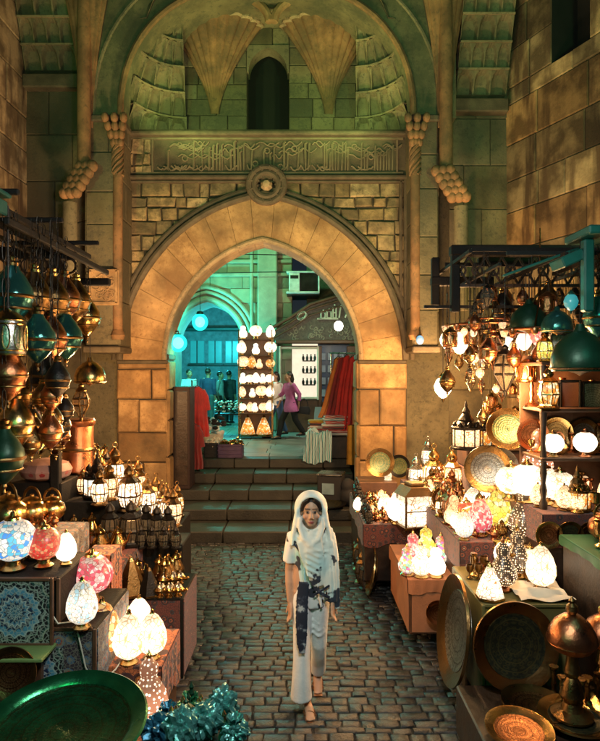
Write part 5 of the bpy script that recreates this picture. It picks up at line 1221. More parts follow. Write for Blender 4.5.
put('plate',(M_PLGREEN,M_IRON),'tray','smaller green plate tucked behind the first beside the gate pier','tray',(XX(399,8.5),8.5,1.055),-.5,1.6,tilt=-.15)
for px,py,d,R,zb,m,l in((508,430,6.2,.215,1.745,(M_PLGREEN,M_BRASS),'brass and green plate standing highest among the plates'),(499,452,6.05,.19,1.405,(M_PLSILV,M_SILVER),'grey silver plate behind the two overlapping plates'),(488,468,5.7,.22,1.405,(M_PLSILV,M_BRASSD),'large ringed silver plate in front of the plate group'),(515,470,5.6,.14,1.405,(M_PLCOP,M_COPPER),'small copper plate beside the large ringed plate')):
    put('plate',m,'tray',l,'tray',(XX(px,d),d,zb),-.25,R*10,tilt=-.2)
o=on(519,739,.345); r=put('plate',(M_PLCOP,M_BRASS),'tray','orange copper tray lying flat on the low platform at the alley corner','tray',(o.x,o.y-.20,.365),0,2.0,tilt=math.radians(-84))
o=on(548,712,.345); put('plate',(M_PLCOP,M_BRASSD),'tray','dark copper tray lying flat at the back of the low platform','tray',(o.x,o.y-.18,.352),.4,2.1,tilt=math.radians(-86))
o=on(583,725,.345); put('plate',(M_PLDARK,M_BRASS),'tray','dark brass rimmed tray under the domed burner','tray',(o.x,o.y-.2,.356),.2,2.2,tilt=math.radians(-87))
B_('burner',(M_COPPER,M_BRASSD),'incense_burner','incense burner','tall domed copper burner on turned stem standing on the trays',572,716,.385,1.12)
B_('burner',(M_COPPER,M_BRASS),'incense_burner','incense burner','second domed burner cut by the edge of the photo',603,700,.345,1.0)
# trinket heap: little brass things nobody would tell apart
k=0
for i in range(95):
    px=RN.uniform(354,424); z=.80
    d=RN.uniform(6.95,8.1); X=.78+RN.random()*.53
    if d<7.15 and X>1.12: continue
    s=RN.uniform(.8,1.5); put('trinket',((M_BRASS,M_BRASSD,M_COPPER)[i%3],),'trinket','small brass trinket in the dense heap on the table by the gate pier','trinket',(X,d,z+ (0 if i%3 else .0)),RN.uniform(0,6),s,group='brass trinkets heaped on the low table')
for i in range(60):
    X=RN.uniform(1.46,1.93); d=RN.uniform(5.36,7.0)
    s=RN.uniform(.8,1.5); put('trinket',((M_BRASS,M_COPPER,M_BRASSD,M_SILVER)[i%4],),'trinket','little metal trinket strewn between the lamps on the middle table','trinket',(X,d,1.05),RN.uniform(0,6),s,group='trinkets between the lamps of the middle table')
for i in range(34):
    X=RN.uniform(2.0,2.8); d=RN.uniform(4.9,5.6)
    put(('goblet','candlestick')[i%2],((M_BRASS,M_COPPER,M_BRASSD)[i%3],),('goblet','candlestick')[i%2],('brass goblet','brass candlestick')[i%2]+' crowded on the raised counter under the open shelf',('goblet','candlestick')[i%2],(X,d,1.40),RN.uniform(0,6),RN.uniform(.8,1.25),group=('goblets','candlesticks')[i%2]+' on the raised counter')
for i in range(28):
    X=RN.uniform(1.35,1.92); d=RN.uniform(4.62,5.15)
    put(('goblet','trinket','candlestick')[i%3],((M_BRASSD,M_COPPER,M_BRASS)[i%3],),('goblet','trinket','candlestick')[i%3],('small dark goblet','small dark trinket','small brass candlestick')[i%3]+' standing on the back of the olive box',('goblet','trinket','candlestick')[i%3],(X,d,.88),RN.uniform(0,6),RN.uniform(.7,1.1),group=('goblets','trinkets','candlesticks')[i%3]+' on the olive box')
for i in range(18):
    X=RN.uniform(1.25,2.2); d=RN.uniform(3.5,4.1)
    if X<1.72 and d<4.0: continue
    put('candlestick',(M_BRASSD,),'candlestick','dark candlestick in the shadow of the low platform','candlestick',(X,d,.34),0,RN.uniform(.7,1.3),group='candlesticks on the low platform')
# lit lamps
def L(k,g,m,label,px,py,z,s,rz=0,tilt=0.0,name=None,roll=0.0):
    n=name or {'lantern':'brass_lantern','drum':'drum_lantern','globe':'mosaic_lamp','egg':'mosaic_lamp','cluster':'gourd_lamp','teardrop':'pierced_lamp','cone':'cone_lamp'}[k]
    return put(k,(g,m),n,label,'lantern' if k in('lantern','drum') else 'lamp',tuple(on(px,py,z)),rz,s,tilt=tilt,roll=roll)
L('egg',E_PLAIN,M_BRASS,'small white lamp at the outer tip of the trinket table',358,512,.80,.55)
L('egg',E_WHITE,M_BRASS,'narrow white lamp rising from the trinket heap',385,516,.80,.8)
L('egg',E_PLAIN,M_BRASS,'white lamp next to the house shaped lantern',397,524,.80,1.05)
L('teardrop',E_WHITE,M_BRASS,'white pear lamp behind the trinket heap near the plates',388,497,.80,.72)
# house shaped lantern
r=thing('house_lantern','house shaped lit lantern with arched side opening and pitched roof','lantern',tuple(on(414,527,.80))); r.rotation_euler=(0,0,.25)
g=MB(); g.box((0,0,.2),(.30,.24,.34),.01); g.build('glass_box',E_LACE,r); g=MB(); g.prism([(-.18,.37),(.18,.37),(.10,.47),(-.10,.47)],-.15,.15); g.box((0,0,.49),(.16,.2,.04),.01); g.build('roof',pmat('aged_brown_brass',(.20,.11,.04),.5,.6,bump=.3),r)
g=MB()
for x in(-.15,.15):
    for y in(-.12,.12): g.box((x,y,.19),(.022,.022,.38),.004)
g.box((0,0,.015),(.34,.28,.03),.006); g.box((0,-.125,.2),(.3,.01,.012)); g.build('frame',M_BRASSD,r)
L('lantern',E_PLAIN,M_BRASS,'tall blazing lantern, outer of the pair before the drum lantern',434,494,1.05,1.35)
L('lantern',E_WARM,M_BRASS,'tall amber lantern, inner of the pair before the drum lantern',452,495,1.05,1.3)
L('lantern',E_LACE,M_SILVER,'silver framed lit lantern at the back of the middle table',416,489,1.05,1.0)
L('lantern',E_LACE,M_SILVER,'silver framed lit lantern raised beside the drum lantern roof',428,468,1.22,.95) 
boxy('display_box','little crate on the middle table raising a silver framed lantern','crate',1.47,1.78,7.9,8.35,1.055,1.22,M_BROWNWOOD)
L('drum',E_WARM,M_IRON,'lit drum lantern with black pagoda roof on the small crate',466,449,1.65,1.15)
L('drum',E_ORANGE,M_IRON,'orange lit drum lantern right beside the other drum lantern',484,447,1.65,1.0)
L('cluster',E_MULTI,M_BRASS,'multicoloured gourd lamp at the alley end of the terracotta box',407,575,.65,.85)
L('cluster',E_WHITE,M_BRASS,'white gourd lamp in the middle of the terracotta box front',421,577,.65,.95)
L('cluster',E_PINK,M_BRASS,'pink gourd lamp behind the white ones on the terracotta box',413,563,.65,.95)
L('cluster',E_YELLOW,M_BRASS,'yellow gourd lamp standing tallest on the terracotta box',426,560,.65,1.05)
L('cluster',E_PLAIN,M_BRASS,'plain white gourd lamp at the inner front of the terracotta box',436,577,.65,.9)
L('cluster',E_MULTI,M_BRASS,'speckled gourd lamp at the inner back of the terracotta box',441,564,.65,.9)
o=on(432,521,1.05); put('teardrop',(E_ORANGE,M_IRON),'pierced_lamp','orange funnel lamp lying tipped over above the gourd lamps','lamp',(1.50,5.62,1.10),.2,.8,roll=math.radians(58))
L('egg',E_PINK,M_BRASS,'pink mosaic egg lamp beside the tipped orange lamp',480,536,1.05,1.0)
L('egg',E_WHITE,M_BRASS,'white egg lamp behind the pink mosaic egg',473,519,1.05,.95)
L('egg',E_PLAIN,M_BRASS,'bright milk glass egg lamp left of the yellow mosaic lamp',487,516,1.05,.9)
L('egg',E_YELLOW,M_BRASS,'yellow mosaic egg lamp in front of the silver plates',498,532,1.05,1.15)
L('globe',E_RED,M_BRASS,'red mosaic globe lamp among trinkets on the middle table',466,528,1.05,.8)
L('egg',E_WHITEM,M_BRASS,'white mosaic lamp at the alley corner of the middle table',464,540,1.05,.75)
L('teardrop',E_DOT,M_SILVER,'grey pierced dome lamp in front of the blazing cluster',524,541,1.05,.95)
for px,py,s,k,m,l in((511,500,.95,'globe',E_WHITE,'blazing cream globe, outermost of the brightest cluster'),(527,502,1.05,'globe',E_PLAIN,'blazing white globe under the tall pierced lamp'),(545,504,1.0,'globe',E_LACE,'blazing crackled globe third in the brightest cluster'),(560,507,.95,'globe',E_WHITE,'blazing patterned globe nearest the turned shelf post')):
    L(k,m,M_BRASS,l,px,py,1.40,s)
boxy('display_box','little crate behind the blazing globes raising the tall pierced lamp','crate',2.05,2.4,5.62,5.95,1.405,1.56,M_BROWNWOOD)
L('teardrop',E_DOTW,M_BRASS,'tall white pierced lamp rising above the blazing globes',537,481,1.56,.95)
L('cone',E_LACE,M_BRASS,'blazing white cone lamp on the olive box',490,598,.88,.70)
L('teardrop',E_DOT,M_COPPER,'copper pierced lamp glowing behind the white cone lamp',503,590,.88,.72)
L('teardrop',E_DOT,M_BRASS,'brass pierced lamp glowing at the back of the olive box',517,577,.88,.75)
L('egg',E_WHITE,M_BRASS,'pale lamp with cloth at the inner end of the olive box',541,590,.88,1.0)
L('globe',E_PLAIN,M_BRASS,'round white lamp on the back of the olive box',508,572,.88,.8)
L('globe',E_WHITE,M_BRASS,'round cream lamp between pierced lamps on the olive box',530,577,.88,.75)
r=thing('table_cloth','pale crumpled cloth spread on the olive box corner','cloth',(1.86,4.5,.885)); g=MB(); 
g.grid(lambda u,v:(-.16+.40*u,-.18+.36*v,.012+.012*math.sin(9*u+5*v)+.01*math.sin(14*v)- (max(0,u-.3)**2)*.0),16,16); g.build('sheet',M_CREAM,r); r.location=(1.76,4.52,.885)
# shelf contents
def S(kindn,mats,name,cat,label,x,y,z,s=1.0,rz=0.0): return put(kindn,mats,name,label,cat,(x,y,z),rz,s)
S('globe',(E_PLAIN,M_BRASSD),'mosaic_lamp','lamp','small white globe at the alley end of the lower shelf',2.13,5.05,1.835,.62)
S('globe',(E_PLAIN,M_COPPER),'mosaic_lamp','lamp','small white globe in the middle of the lower shelf',2.40,5.05,1.835,.66)
S('drum',(E_ORANGE,M_BRASSD),'drum_lantern','lantern','amber drum lantern low under the shelf beside the turned post',2.30,4.98,1.405,.75)
for i,x in enumerate((2.24,2.52,2.66)): S('cauldron',(M_BRASS,M_COPPER),'cauldron','pot',('brass lidded pot left of the white shelf globe','brass lidded pot in the gap after the white shelf globe','brass lidded pot at the wall end of the lower shelf')[i],x,5.2,1.835,.55)
S('cauldron',(M_COPPER,M_BRASS),'cauldron','pot','copper pot with handle on the green topped chest',2.30,4.55,1.285,.75); S('goblet',(M_BRASS,),'goblet','goblet','large brass goblet on the green topped chest',2.18,4.35,1.285,1.4)
for i,(px,py,s) in enumerate(((553,452,1.0),(569,455,1.1),(585,459,1.0))):
    S('frame',((M_PLWHITE,M_TERRA,M_PLWHITE)[i],M_BLACKWOOD),'picture_frame','picture frame',('small black framed tile, outermost of three on the shelf back','middle framed plain brown panel on the shelf back','black framed tile nearest the wall of the three')[i],(2.16,2.34,2.53)[i],5.2,2.245-.005,(.95,1.05,1.0)[i])
S('chest',(pmat('bone_inlay',(.62,.6,.55),.35,var=.5,vs=60,col2=(.2,.18,.16)),M_SILVER),'casket','casket','white bone inlaid casket on the top shelf',2.28,5.18,2.635,1.0)
S('chest',(M_SUZ_BROWN,M_BRASSD),'casket','casket','dark red patterned casket beside the white inlaid one',2.66,5.2,2.635,.85)
S('lantern',(E_YELLOW,M_BRASS),'brass_lantern','lantern','yellow lit lantern hung at the top shelf corner',2.06,5.05,2.635,.65); S('lantern',(E_ORANGE,M_BRASS),'brass_lantern','lantern','orange lit lantern on the middle shelf below the yellow one',2.07,5.0,2.245,.85)
o=P(577,548,4.15); put('plate',(M_PLCOP,M_BRASS),'tray','round copper tray lying flat on the green topped chest','tray',(2.27,3.98,1.295),0,1.7,tilt=math.radians(-86))
# hanging lamps under the fretwork canopy
def H(k,mats,label,px,py,d,zt,s,off,name=HB,cat='hanging lamp'):
    c=P(px,py,d); z=c.z+off*s; return put(k,mats,name,label,cat,(c.x,c.y,z),RN.uniform(0,1),s,hang=max(.05,zt-z))
H('hanglit',(E_PLAIN,M_BRASS),'small white hanging lamp closest to the gate pier',447,340,6.3,3.46,.9,.11)
H('hanglit',(E_PLAIN,M_BRASS),'white hanging lamp, brightest of the pair by the pier',460,342,6.1,3.46,1.15,.11)
H('hanglit',(E_PLAIN,M_BRASS),'single white lamp hung low on a long chain before the pier',443,387,6.3,3.46,1.1,.11)
H('hanglit',(E_PLAIN,M_BRASS),'white hanging lamp under the middle of the fretwork',510,346,5.9,3.18,1.05,.11)
H('hanglit',(E_PLAIN,M_BRASS),'white hanging lamp just past the middle of the fretwork',524,341,5.7,3.18,.85,.11)
H('hanglit',(E_WARM,M_COPPER),'amber hanging lamp at the wall end of the fretwork',546,352,5.3,3.18,.95,.11)
H('hanglit',(E_PINK,M_COPPER),'pink mosaic hanging lamp between the chandelier and the wall',538,335,5.5,3.18,.95,.11)
H('hanglantern',(M_PANE,M_IRON),'large black star lantern hanging below the chandelier',505,372,5.6,3.46,1.0,.22)
H('hanglantern',(M_PANE,M_BRASSD),'brass star lantern hanging by the fretwork post',478,335,6.2,3.46,.9,.22)
H('hanglantern',(M_PANE,M_COPPER),'copper star lantern hanging in front of the lit pair',493,350,5.7,3.46,.8,.22)
H('hanglantern',(M_PANE,M_BRASSD),'brass star lantern hanging behind the white casket',541,365,5.6,3.46,.75,.22)
H('cage',(M_SILVER,M_BRASS),'silver fretwork cylinder hanging near the star lanterns',482,362,6.0,3.46,.55,.14)
H('cage',(M_COPPER,M_BRASS),'copper fretwork cylinder hanging over the framed tiles',526,372,5.5,3.46,.7,.14)
H('dome',(M_GREENMETAL,M_BRASSD),'largest green bell shade hanging at the photo edge',580,352,4.35,3.5,.88,.16)
H('dome',(M_GREENMETAL,M_BRASSD),'dark green bell shade hanging under the fretwork middle',529,318,5.3,3.55,.72,.16)
H('dome',(M_TEALMETAL,M_BRASSD),'teal bell shade hanging between the two green ones',557,322,4.9,3.5,.55,.16)
H('bulb',(M_TEALMETAL,M_BRASS),'teal onion lamp hanging beneath the sloping awning board',598,318,4.5,3.5,.8,.21)
H('hanglit',(E_CYANDIM,M_TEALMETAL),'hanging teal globe with its cyan glint made as glow beside the awning post',571,302,4.5,3.5,.62,.11)  # emissive glass stands in for a reflected cyan glint
H('bulb',(M_BRASSD,M_BRASS),'bronze onion lamp hanging in the fretwork shadow',548,300,5.6,3.6,.7,.21)
H('bulb',(M_IRON,M_BRASS),'black onion lamp hanging behind the fretwork post',502,308,6.0,3.6,.75,.21)
for i in range(64):
    px=RN.uniform(446,592); py=RN.uniform(318,432) if px>480 else RN.uniform(325,375); d=RN.uniform(5.3,7.2)
    k=('hanglantern','cage','bulb','hanglantern')[i%4]; m=((M_PANE,M_BRASSD),(M_COPPER,M_BRASS),(M_BRASSD,M_BRASS),(M_PANE,M_COPPER))[i%4]
    c=P(px,py,d); s_=RN.uniform(.32,.58)
    if c.x>1.9 and d<5.7 and c.z<2.9: continue
    put(k,m,'hanging_lamp',('small panelled brass lantern','small copper fretwork cylinder','small bronze onion lamp','small panelled copper lantern')[i%4]+' in the dense mass hanging under the fretwork canopy','hanging lamp',(c.x,c.y,c.z),RN.uniform(0,6),s_,group=('panelled brass lanterns','fretwork cylinders','onion lamps','panelled copper lanterns')[i%4]+' massed under the canopy',hang=max(.1,3.46-c.z))
for i in range(46):
    d=RN.uniform(5.2,6.9); c=P(RN.uniform(474,596),RN.uniform(284,348),d); k=('bulb','hanglantern','cage','bulb')[i%4]
    put(k,((M_IRON,M_BRASSD),(M_PANE,M_IRON),(M_BRASSD,M_COPPER),(M_COPPER,M_BRASSD))[i%4],'hanging_lamp',('little black onion lamp','little black panelled lantern','little dark fretwork cylinder','little copper onion lamp')[i%4]+' in the shadowy upper rank under the fretwork','hanging lamp',tuple(c),RN.uniform(0,6),RN.uniform(.36,.62),group=('black onion lamps','black panelled lanterns','dark fretwork cylinders','copper onion lamps')[i%4]+' in the upper rank',hang=max(.08,3.62-c.z))
for i in range(9):
    c=P(RN.uniform(452,560),RN.uniform(326,400),RN.uniform(5.6,6.8)); put('hanglit',(E_WARM,M_BRASS),'hanging_lamp','little amber lit lamp scattered in the hanging mass under the canopy','hanging lamp',tuple(c),0,RN.uniform(.35,.6),group='little amber lamps in the hanging mass',hang=max(.1,3.46-c.z))
for i in range(26):
    X=RN.uniform(1.45,1.93); d=RN.uniform(5.7,8.0); put('lantern',(M_PANE,(M_BRASSD,M_COPPER)[i%2]),'brass_lantern','unlit small '+('bronze','copper')[i%2]+' lantern standing among the lit ones on the middle table','lantern',(X,d,1.05),RN.uniform(0,1),RN.uniform(.5,.9),group='unlit '+('bronze','copper')[i%2]+' lanterns on the middle table')
for i in range(20):
    X=RN.uniform(2.0,2.8); d=RN.uniform(5.7,7.9); 
    if 2.0<X<2.45 and (5.55<d<6.7 or d>7.0): continue
    put('lantern',(M_PANE,(M_BRASSD,M_COPPER)[i%2]),'brass_lantern','unlit small '+('bronze','copper')[i%2]+' lantern standing on the raised counter behind the plates','lantern',(X,d,1.40),RN.uniform(0,1),RN.uniform(.6,1.1),group='unlit '+('bronze','copper')[i%2]+' lanterns on the raised counter')
for i in range(16):
    put('lantern',(M_PANE,M_IRON),'brass_lantern','small black lantern along the alley edge of the trinket table','lantern',(RN.uniform(.76,.84),6.95+i*.105,.80),RN.uniform(0,1),RN.uniform(.4,.6),group='black lanterns on the trinket table edge')
for i in range(15):
    put(('pot','cauldron','pot')[i%3],((M_BRASS,M_BRASSD),(M_COPPER,M_BRASS),(M_BRASSD,M_BRASS))[i%3],('coffee_pot','cauldron','coffee_pot')[i%3],('bright brass coffee pot','small copper pot','bronze coffee pot')[i%3]+' on the top black step behind the lanterns',('coffee pot','pot','coffee pot')[i%3],(RN.uniform(-2.75,-2.45),6.6+i*.07,1.46),RN.uniform(-1,1),RN.uniform(.7,1.0)*(1 if i%3!=1 else .6),group=('bright coffee pots','copper pots','bronze coffee pots')[i%3]+' on the top black step')
for i in range(10):
    c=P(RN.uniform(2,70),RN.uniform(345,420),RN.uniform(4.3,5.6)); put('bulb',((M_BRASSD,M_BRASS),(M_IRON,M_BRASSD))[i%2],'hanging_lamp',('small bronze onion lamp','small black onion lamp')[i%2]+' hanging among the big ones of the lantern stall','hanging lamp',tuple(c),0,RN.uniform(.45,.7),group=('small bronze','small black')[i%2]+' onion lamps of the lantern stall',hang=max(.1,3.7-c.z))
LK=((E_LACE,M_BRASS),(E_WARM,M_BRASSD),(E_ORANGE,M_BRASS),(E_WHITE,M_BRASS),(E_WARM,M_COPPER))
for i in range(34):
    X=RN.uniform(1.45,1.95); d=RN.uniform(5.45,8.0); k=('lantern','egg','lantern','globe','teardrop')[i%5]
    put(k,LK[i%5],{'lantern':'brass_lantern','teardrop':'pierced_lamp'}.get(k,'mosaic_lamp'),('small white paned lit lantern','small cream egg lamp','small orange paned lit lantern','small cream globe lamp','small amber pear lamp')[i%5]+' squeezed among the wares of the middle table',('lantern' if k=='lantern' else 'lamp'),(X,d,1.05),RN.uniform(0,1),RN.uniform(.42,.7),group=('white paned lanterns','cream egg lamps','orange paned lanterns','cream globe lamps','amber pear lamps')[i%5]+' of the middle table')
for i in range(16):
    X=RN.uniform(1.99,2.85); d=RN.uniform(4.9,5.55) if i%2 else RN.uniform(6.7,7.05); k=('lantern','egg')[i%2]
    put(k,LK[i%2],('brass_lantern','mosaic_lamp')[i%2],('small lit lantern behind the plates of the raised counter','small amber egg lamp under the open shelf')[i%2],('lantern','lamp')[i%2],(X,d,1.40),0,RN.uniform(.45,.7),group=('lit lanterns behind the plates','amber egg lamps under the open shelf')[i%2])
for i in range(14):
    X=RN.uniform(.85,1.3); d=RN.uniform(7.0,8.1); put('egg',LK[3] if i%2 else LK[1],'mosaic_lamp',('tiny amber lamp','tiny cream lamp')[i%2]+' half sunk in the trinket heap','lamp',(X,d,.80),0,RN.uniform(.3,.5),group=('tiny amber','tiny cream')[i%2]+' lamps in the trinket heap')
for i in range(30):
    k=('goblet','candlestick','trinket')[i%3]; z=(1.835,2.245,1.405)[i//10]
    put(k,((M_BRASS,M_COPPER,M_BRASSD)[i%3],),k,('brass goblet','copper candlestick','bronze trinket')[i%3]+' lined up on the open brown shelf',k,(2.06+.09*(i%10),5.33 if z<1.5 else 5.34,z),i,RN.uniform(.8,1.3),group=('goblets','candlesticks','trinkets')[i%3]+' on the open shelf')
for i,(x,z) in enumerate(((2.10,1.86),(2.32,1.87),(2.56,1.86),(2.80,1.87))):
    put('plate',((M_PLCOP,M_COPPER),(M_PLBRASS,M_BRASS),(M_PLSILV,M_BRASSD),(M_PLCOP,M_BRASSD))[i],'tray',('copper plate propped at the alley end of the shelf back','brass plate propped second along the shelf back','silver plate propped third along the shelf back','copper plate propped at the wall end of the shelf back')[i],'tray',(x,5.42,z-.02),0,1.45,tilt=-.06)
for i in range(5):
    put('plate',((M_PLCOP,M_BRASS),(M_PLDARK,M_BRASSD))[i%2],'tray',('little copper plate','little dark plate')[i%2]+' leaning along the front of the raised counter','tray',(2.0+.17*i,4.83,1.10 if False else .885 if i<0 else 1.13),0,1.1,tilt=-.0,group=('copper','dark')[i%2]+' plates on the raised counter front')
for i in range(7):
    put('lantern',(M_PANE,(M_IRON,M_BRASSD)[i%2]),'brass_lantern',('black','bronze')[i%2]+' lantern standing on the stone kerb below the trinket table','lantern',(RN.uniform(.98-.24,.98-.14)+.0,7.05+i*.23,.145 if i<0 else .0),RN.uniform(0,1),RN.uniform(.7,1.1),group=('black','bronze')[i%2]+' lanterns on the kerb')
for i in range(18):
    c=P(RN.uniform(452,566),RN.uniform(322,372),RN.uniform(5.5,6.8)); put('hanglit',(E_WARM,M_BRASS),'hanging_lamp','small amber lit lamp in the upper part of the hanging mass','hanging lamp',tuple(c),0,RN.uniform(.3,.5),group='amber lamps in the upper hanging mass',hang=max(.1,3.46-c.z))
for i in range(22):      # small wares tucked between the boxes of the lantern stall
    k=('oillamp','pot','trinket')[i%3]; X,d,z=((RN.uniform(-2.2,-1.62),RN.uniform(4.0,4.25),1.27),(RN.uniform(-1.7,-1.05),RN.uniform(5.3,5.58),.68),(RN.uniform(-2.6,-1.85),RN.uniform(4.75,4.95),1.30))[i%3]
    put(k,((M_BRASS,M_SILVER),(M_BRASSD,M_BRASS),(M_COPPER,))[i%3],('oil_lamp','coffee_pot','trinket')[i%3],('small brass oil lamp behind the mosaic globes on the top blue box','bronze coffee pot at the back of the maroon patterned box','copper trinket behind the round pots on the dark counter')[i%3],('oil lamp','coffee pot','trinket')[i%3],(X,d,z),RN.uniform(0,6),RN.uniform(.8,1.3),group=('oil lamps on the top blue box','bronze pots on the maroon box','copper trinkets on the dark counter')[i%3])
for i in range(9):
    put('lantern',((E_WARM,M_BRASSD),(M_PANE,M_IRON),(E_LACE,M_BRASSD))[i%3],'brass_lantern',('small amber lit lantern','small black unlit lantern','small white lit lantern')[i%3]+' in the back rank of the lantern steps','lantern',(-2.28+.03*(i%3),6.3+.1*i,1.27),i,RN.uniform(.55,.85),group=('amber','black','white')[i%3]+' lanterns in the back rank')
g=MB(); g.tube([(-1.40,3.735,1.0),(-1.37,3.72,.9),(-1.33,3.72,.72),(-1.27,3.73,.6),(-1.20,3.9,.615),(-1.2,4.05,.61)],.005,6); g.tube([(-1.62,3.74,1.26),(-1.58,3.73,1.1),(-1.5,3.72,.99),(-1.42,3.8,.97)],.005,6)
tag(g.build('electric_cord',M_CREAM,None),'thin pale electric cord trailing down the dark inlaid box to the egg lamps','cord')
for i in range(16):
    c=P(RN.uniform(2,64),RN.uniform(372,432),RN.uniform(4.5,5.8)); put('bulb',((M_BRASSD,M_BRASS),(M_COPPER,M_BRASSD))[i%2],'hanging_lamp',('bronze onion lamp','copper onion lamp')[i%2]+' low in the hanging wall of lamps over the dark counter','hanging lamp',tuple(c),0,RN.uniform(.5,.75),group=('bronze','copper')[i%2]+' onion lamps low over the counter',hang=max(.1,3.7-c.z))
# ring chandelier
c=P(488,326,5.9); r=thing('chandelier','broad brass ring chandelier with small lit cups above the plates','chandelier',(c.x,c.y,c.z)); g=MB(); g.tube([(.42*math.cos(a),.42*math.sin(a),0) for a in [2*PI*i/40 for i in range(40)]],.012,8,closed=True); g.tube([(.2*math.cos(a),.2*math.sin(a),.06) for a in [2*PI*i/30 for i in range(30)]],.01,8,closed=True); g.build('ring',M_COPPER,r)
g=MB()
for i in range(8):
    a=2*PI*i/8; g.tube([(.42*math.cos(a),.42*math.sin(a),0),(.3*math.cos(a),.3*math.sin(a),-.05),(.2*math.cos(a),.2*math.sin(a),.06),(0,0,.40)],.007,6)
g.tube([(0,0,.38),(0,0,.52)],.006,6); g.build('arm',M_BRASSD,r)
for i in range(12):
    a=2*PI*i/12; g=MB(); g.lathe([(.0,-.05),(.025,-.04),(.036,-.005),(.034,.01)],12,(.42*math.cos(a),.42*math.sin(a),-.01)); g.build('glass_cup',E_WARM if i%3==0 else M_COPPER,r)
c=P(540,330,5.3); r2=thing('chandelier','smaller copper ring chandelier partly hidden by the green shade','chandelier',(c.x,c.y,c.z)); g=MB(); g.tube([(.3*math.cos(a),.3*math.sin(a),0) for a in [2*PI*i/36 for i in range(36)]],.012,8,closed=True); g.build('ring',M_COPPER,r2); g=MB()
for i in range(6):
    a=2*PI*i/6; g.tube([(.3*math.cos(a),.3*math.sin(a),0),(.1*math.cos(a),.1*math.sin(a),.2),(0,0,.35)],.007,6)
g.tube([(0,0,.33),(0,0,.9)],.006,6); g.build('arm',M_BRASSD,r2)
for i in range(9):
    a=2*PI*i/9; g=MB(); g.lathe([(.0,-.05),(.025,-.04),(.036,-.005),(.034,.01)],12,(.3*math.cos(a),.3*math.sin(a),-.01)); g.build('glass_cup',E_WARM if i%4==0 else M_COPPER,r2)
# small blue eye amulet on the pier, its glow put in as emission
c=P(420,340,9.15); r=thing('amulet','small blue amulet with added glow hung on the jamb beside the hanging lamps','amulet',(c.x,c.y,c.z)); g=MB(); g.ell((0,0,0),(.06,.03,.07)); g.build('disc',emat('glowing_blue_amulet',(.15,.5,.8),1.2),r); g=MB(); g.tube([(0,0,.06),(0,.02,.2)],.006,6); g.build('cord',M_IRON,r)
# ---------------------------------------------------------------- the gate passage
r=thing('cabinet','dark narrow cabinet standing on the steps against the pier','cabinet',(-2.03,10.5,.54)); g=MB(); g.box((0,0,.88),(.29,.48,1.76),.012); g.build('body',pmat('dark_red_brown_wood',(.022,.008,.007),.65),r); g=MB(); g.box((.0,-.245,.88),(.22,.012,1.6),.004); g.build('door',M_WOOD,r)
def garment(name,label,x,y,zt,h,w,mat,rz=0,folds=5,flare=1.4,sleeve=True,out=0.0):
    r=thing(name,label,'garment',(x,y,zt),(0,0,rz)); g=MB()
    for sgn in(-1,1):
        g.grid(lambda u,v,s=sgn:((u-.5)*w*(.55+.45*min(1,v*4))*(1+(flare-1)*v)+.01*math.sin(v*9)-out*v*v,s*(.03+.05*math.sin(PI*u)*(.5+.5*v))+.022*v*math.sin(u*folds*2*PI+v*2),-h*v-.03*math.cos(PI*(u-.5)*1.0)*0-.05*abs(u-.5)*(1-v)*2),36,20)
    g.build('cloth',mat,r)
    if sleeve:
        g=MB()
        for s in(-1,1): g.tube([(s*w*.30,0,-.07),(s*w*.5,.01,-.2),(s*w*.58,.02,-.45)],[.05,.06,.075],10)
        g.build('sleeve',mat,r)
    g=MB(); g.tube([(-w*.3,0,-.05),(0,0,.02),(w*.3,0,-.05)],.008,6); g.tube([(0,0,.02),(0,0,.08),(.02,0,.10)],.004,6); g.build('hanger',M_IRON,r)
    return r
garment('robe','bright red robe hanging beside the dark cabinet',-1.93,11.25,2.28,.95,.34,M_RED,.5)
garment('robe','darker red robe hanging under the bright red one',-1.97,11.0,1.62,.85,.28,M_REDDK,.4)
r=thing('rail','thin iron rail the red robes by the cabinet hang on','rail',(-1.95,11.1,.72)); g=MB(); g.tube([(-.05,.0,.0),(-.05,0,1.68),(-.05,.5,1.68)],.014,8); g.tube([(-.05,-.15,1.0),(-.05,.2,1.0)],.012,8); g.tube([(-.2,0,.01),(.1,0,.01)],.014,8); g.build('bar',M_IRON,r)
for i,(px,d,zt,h,w,m,l) in enumerate(((337,11.95,2.85,1.2,.26,pmat('orange_cloth',(.55,.17,.03),.8,var=.3,bump=.2,bs=90,sheen=.3),'orange garment nearest the court on the rail'),(340,11.88,2.85,1.25,.26,M_REDDK,'dark red garment between the orange and bright red ones'),(346,11.8,2.88,1.35,.26,M_RED,'bright red garment in the middle of the rail'),(352,11.65,2.86,1.45,.26,M_RED,'red garment hanging closest to the pier edge'),(357,11.5,2.85,1.55,.16,pmat('tan_cloth',(.42,.26,.13),.85),'tan garment behind the red ones at the pier edge'))):
    garment('robe',l,XX(px,d)+.02,d,zt,h,w,m,.3,folds=4,sleeve=False,out=(.24,.20,.14,.08,.0)[i],flare=1.35)
r=thing('rail','clothes rail with white top bar carrying the red garments','rail',(.9,11.7,.9)); g=MB(); g.tube([(-.30,.3,2.03),(.22,-.3,2.0)],.016,8); g.tube([(.2,-.28,0),(.2,-.28,2.0)],.016,8); g.tube([(-.28,.28,0),(-.28,.28,2.03)],.016,8); g.build('bar',M_SILVER,r)
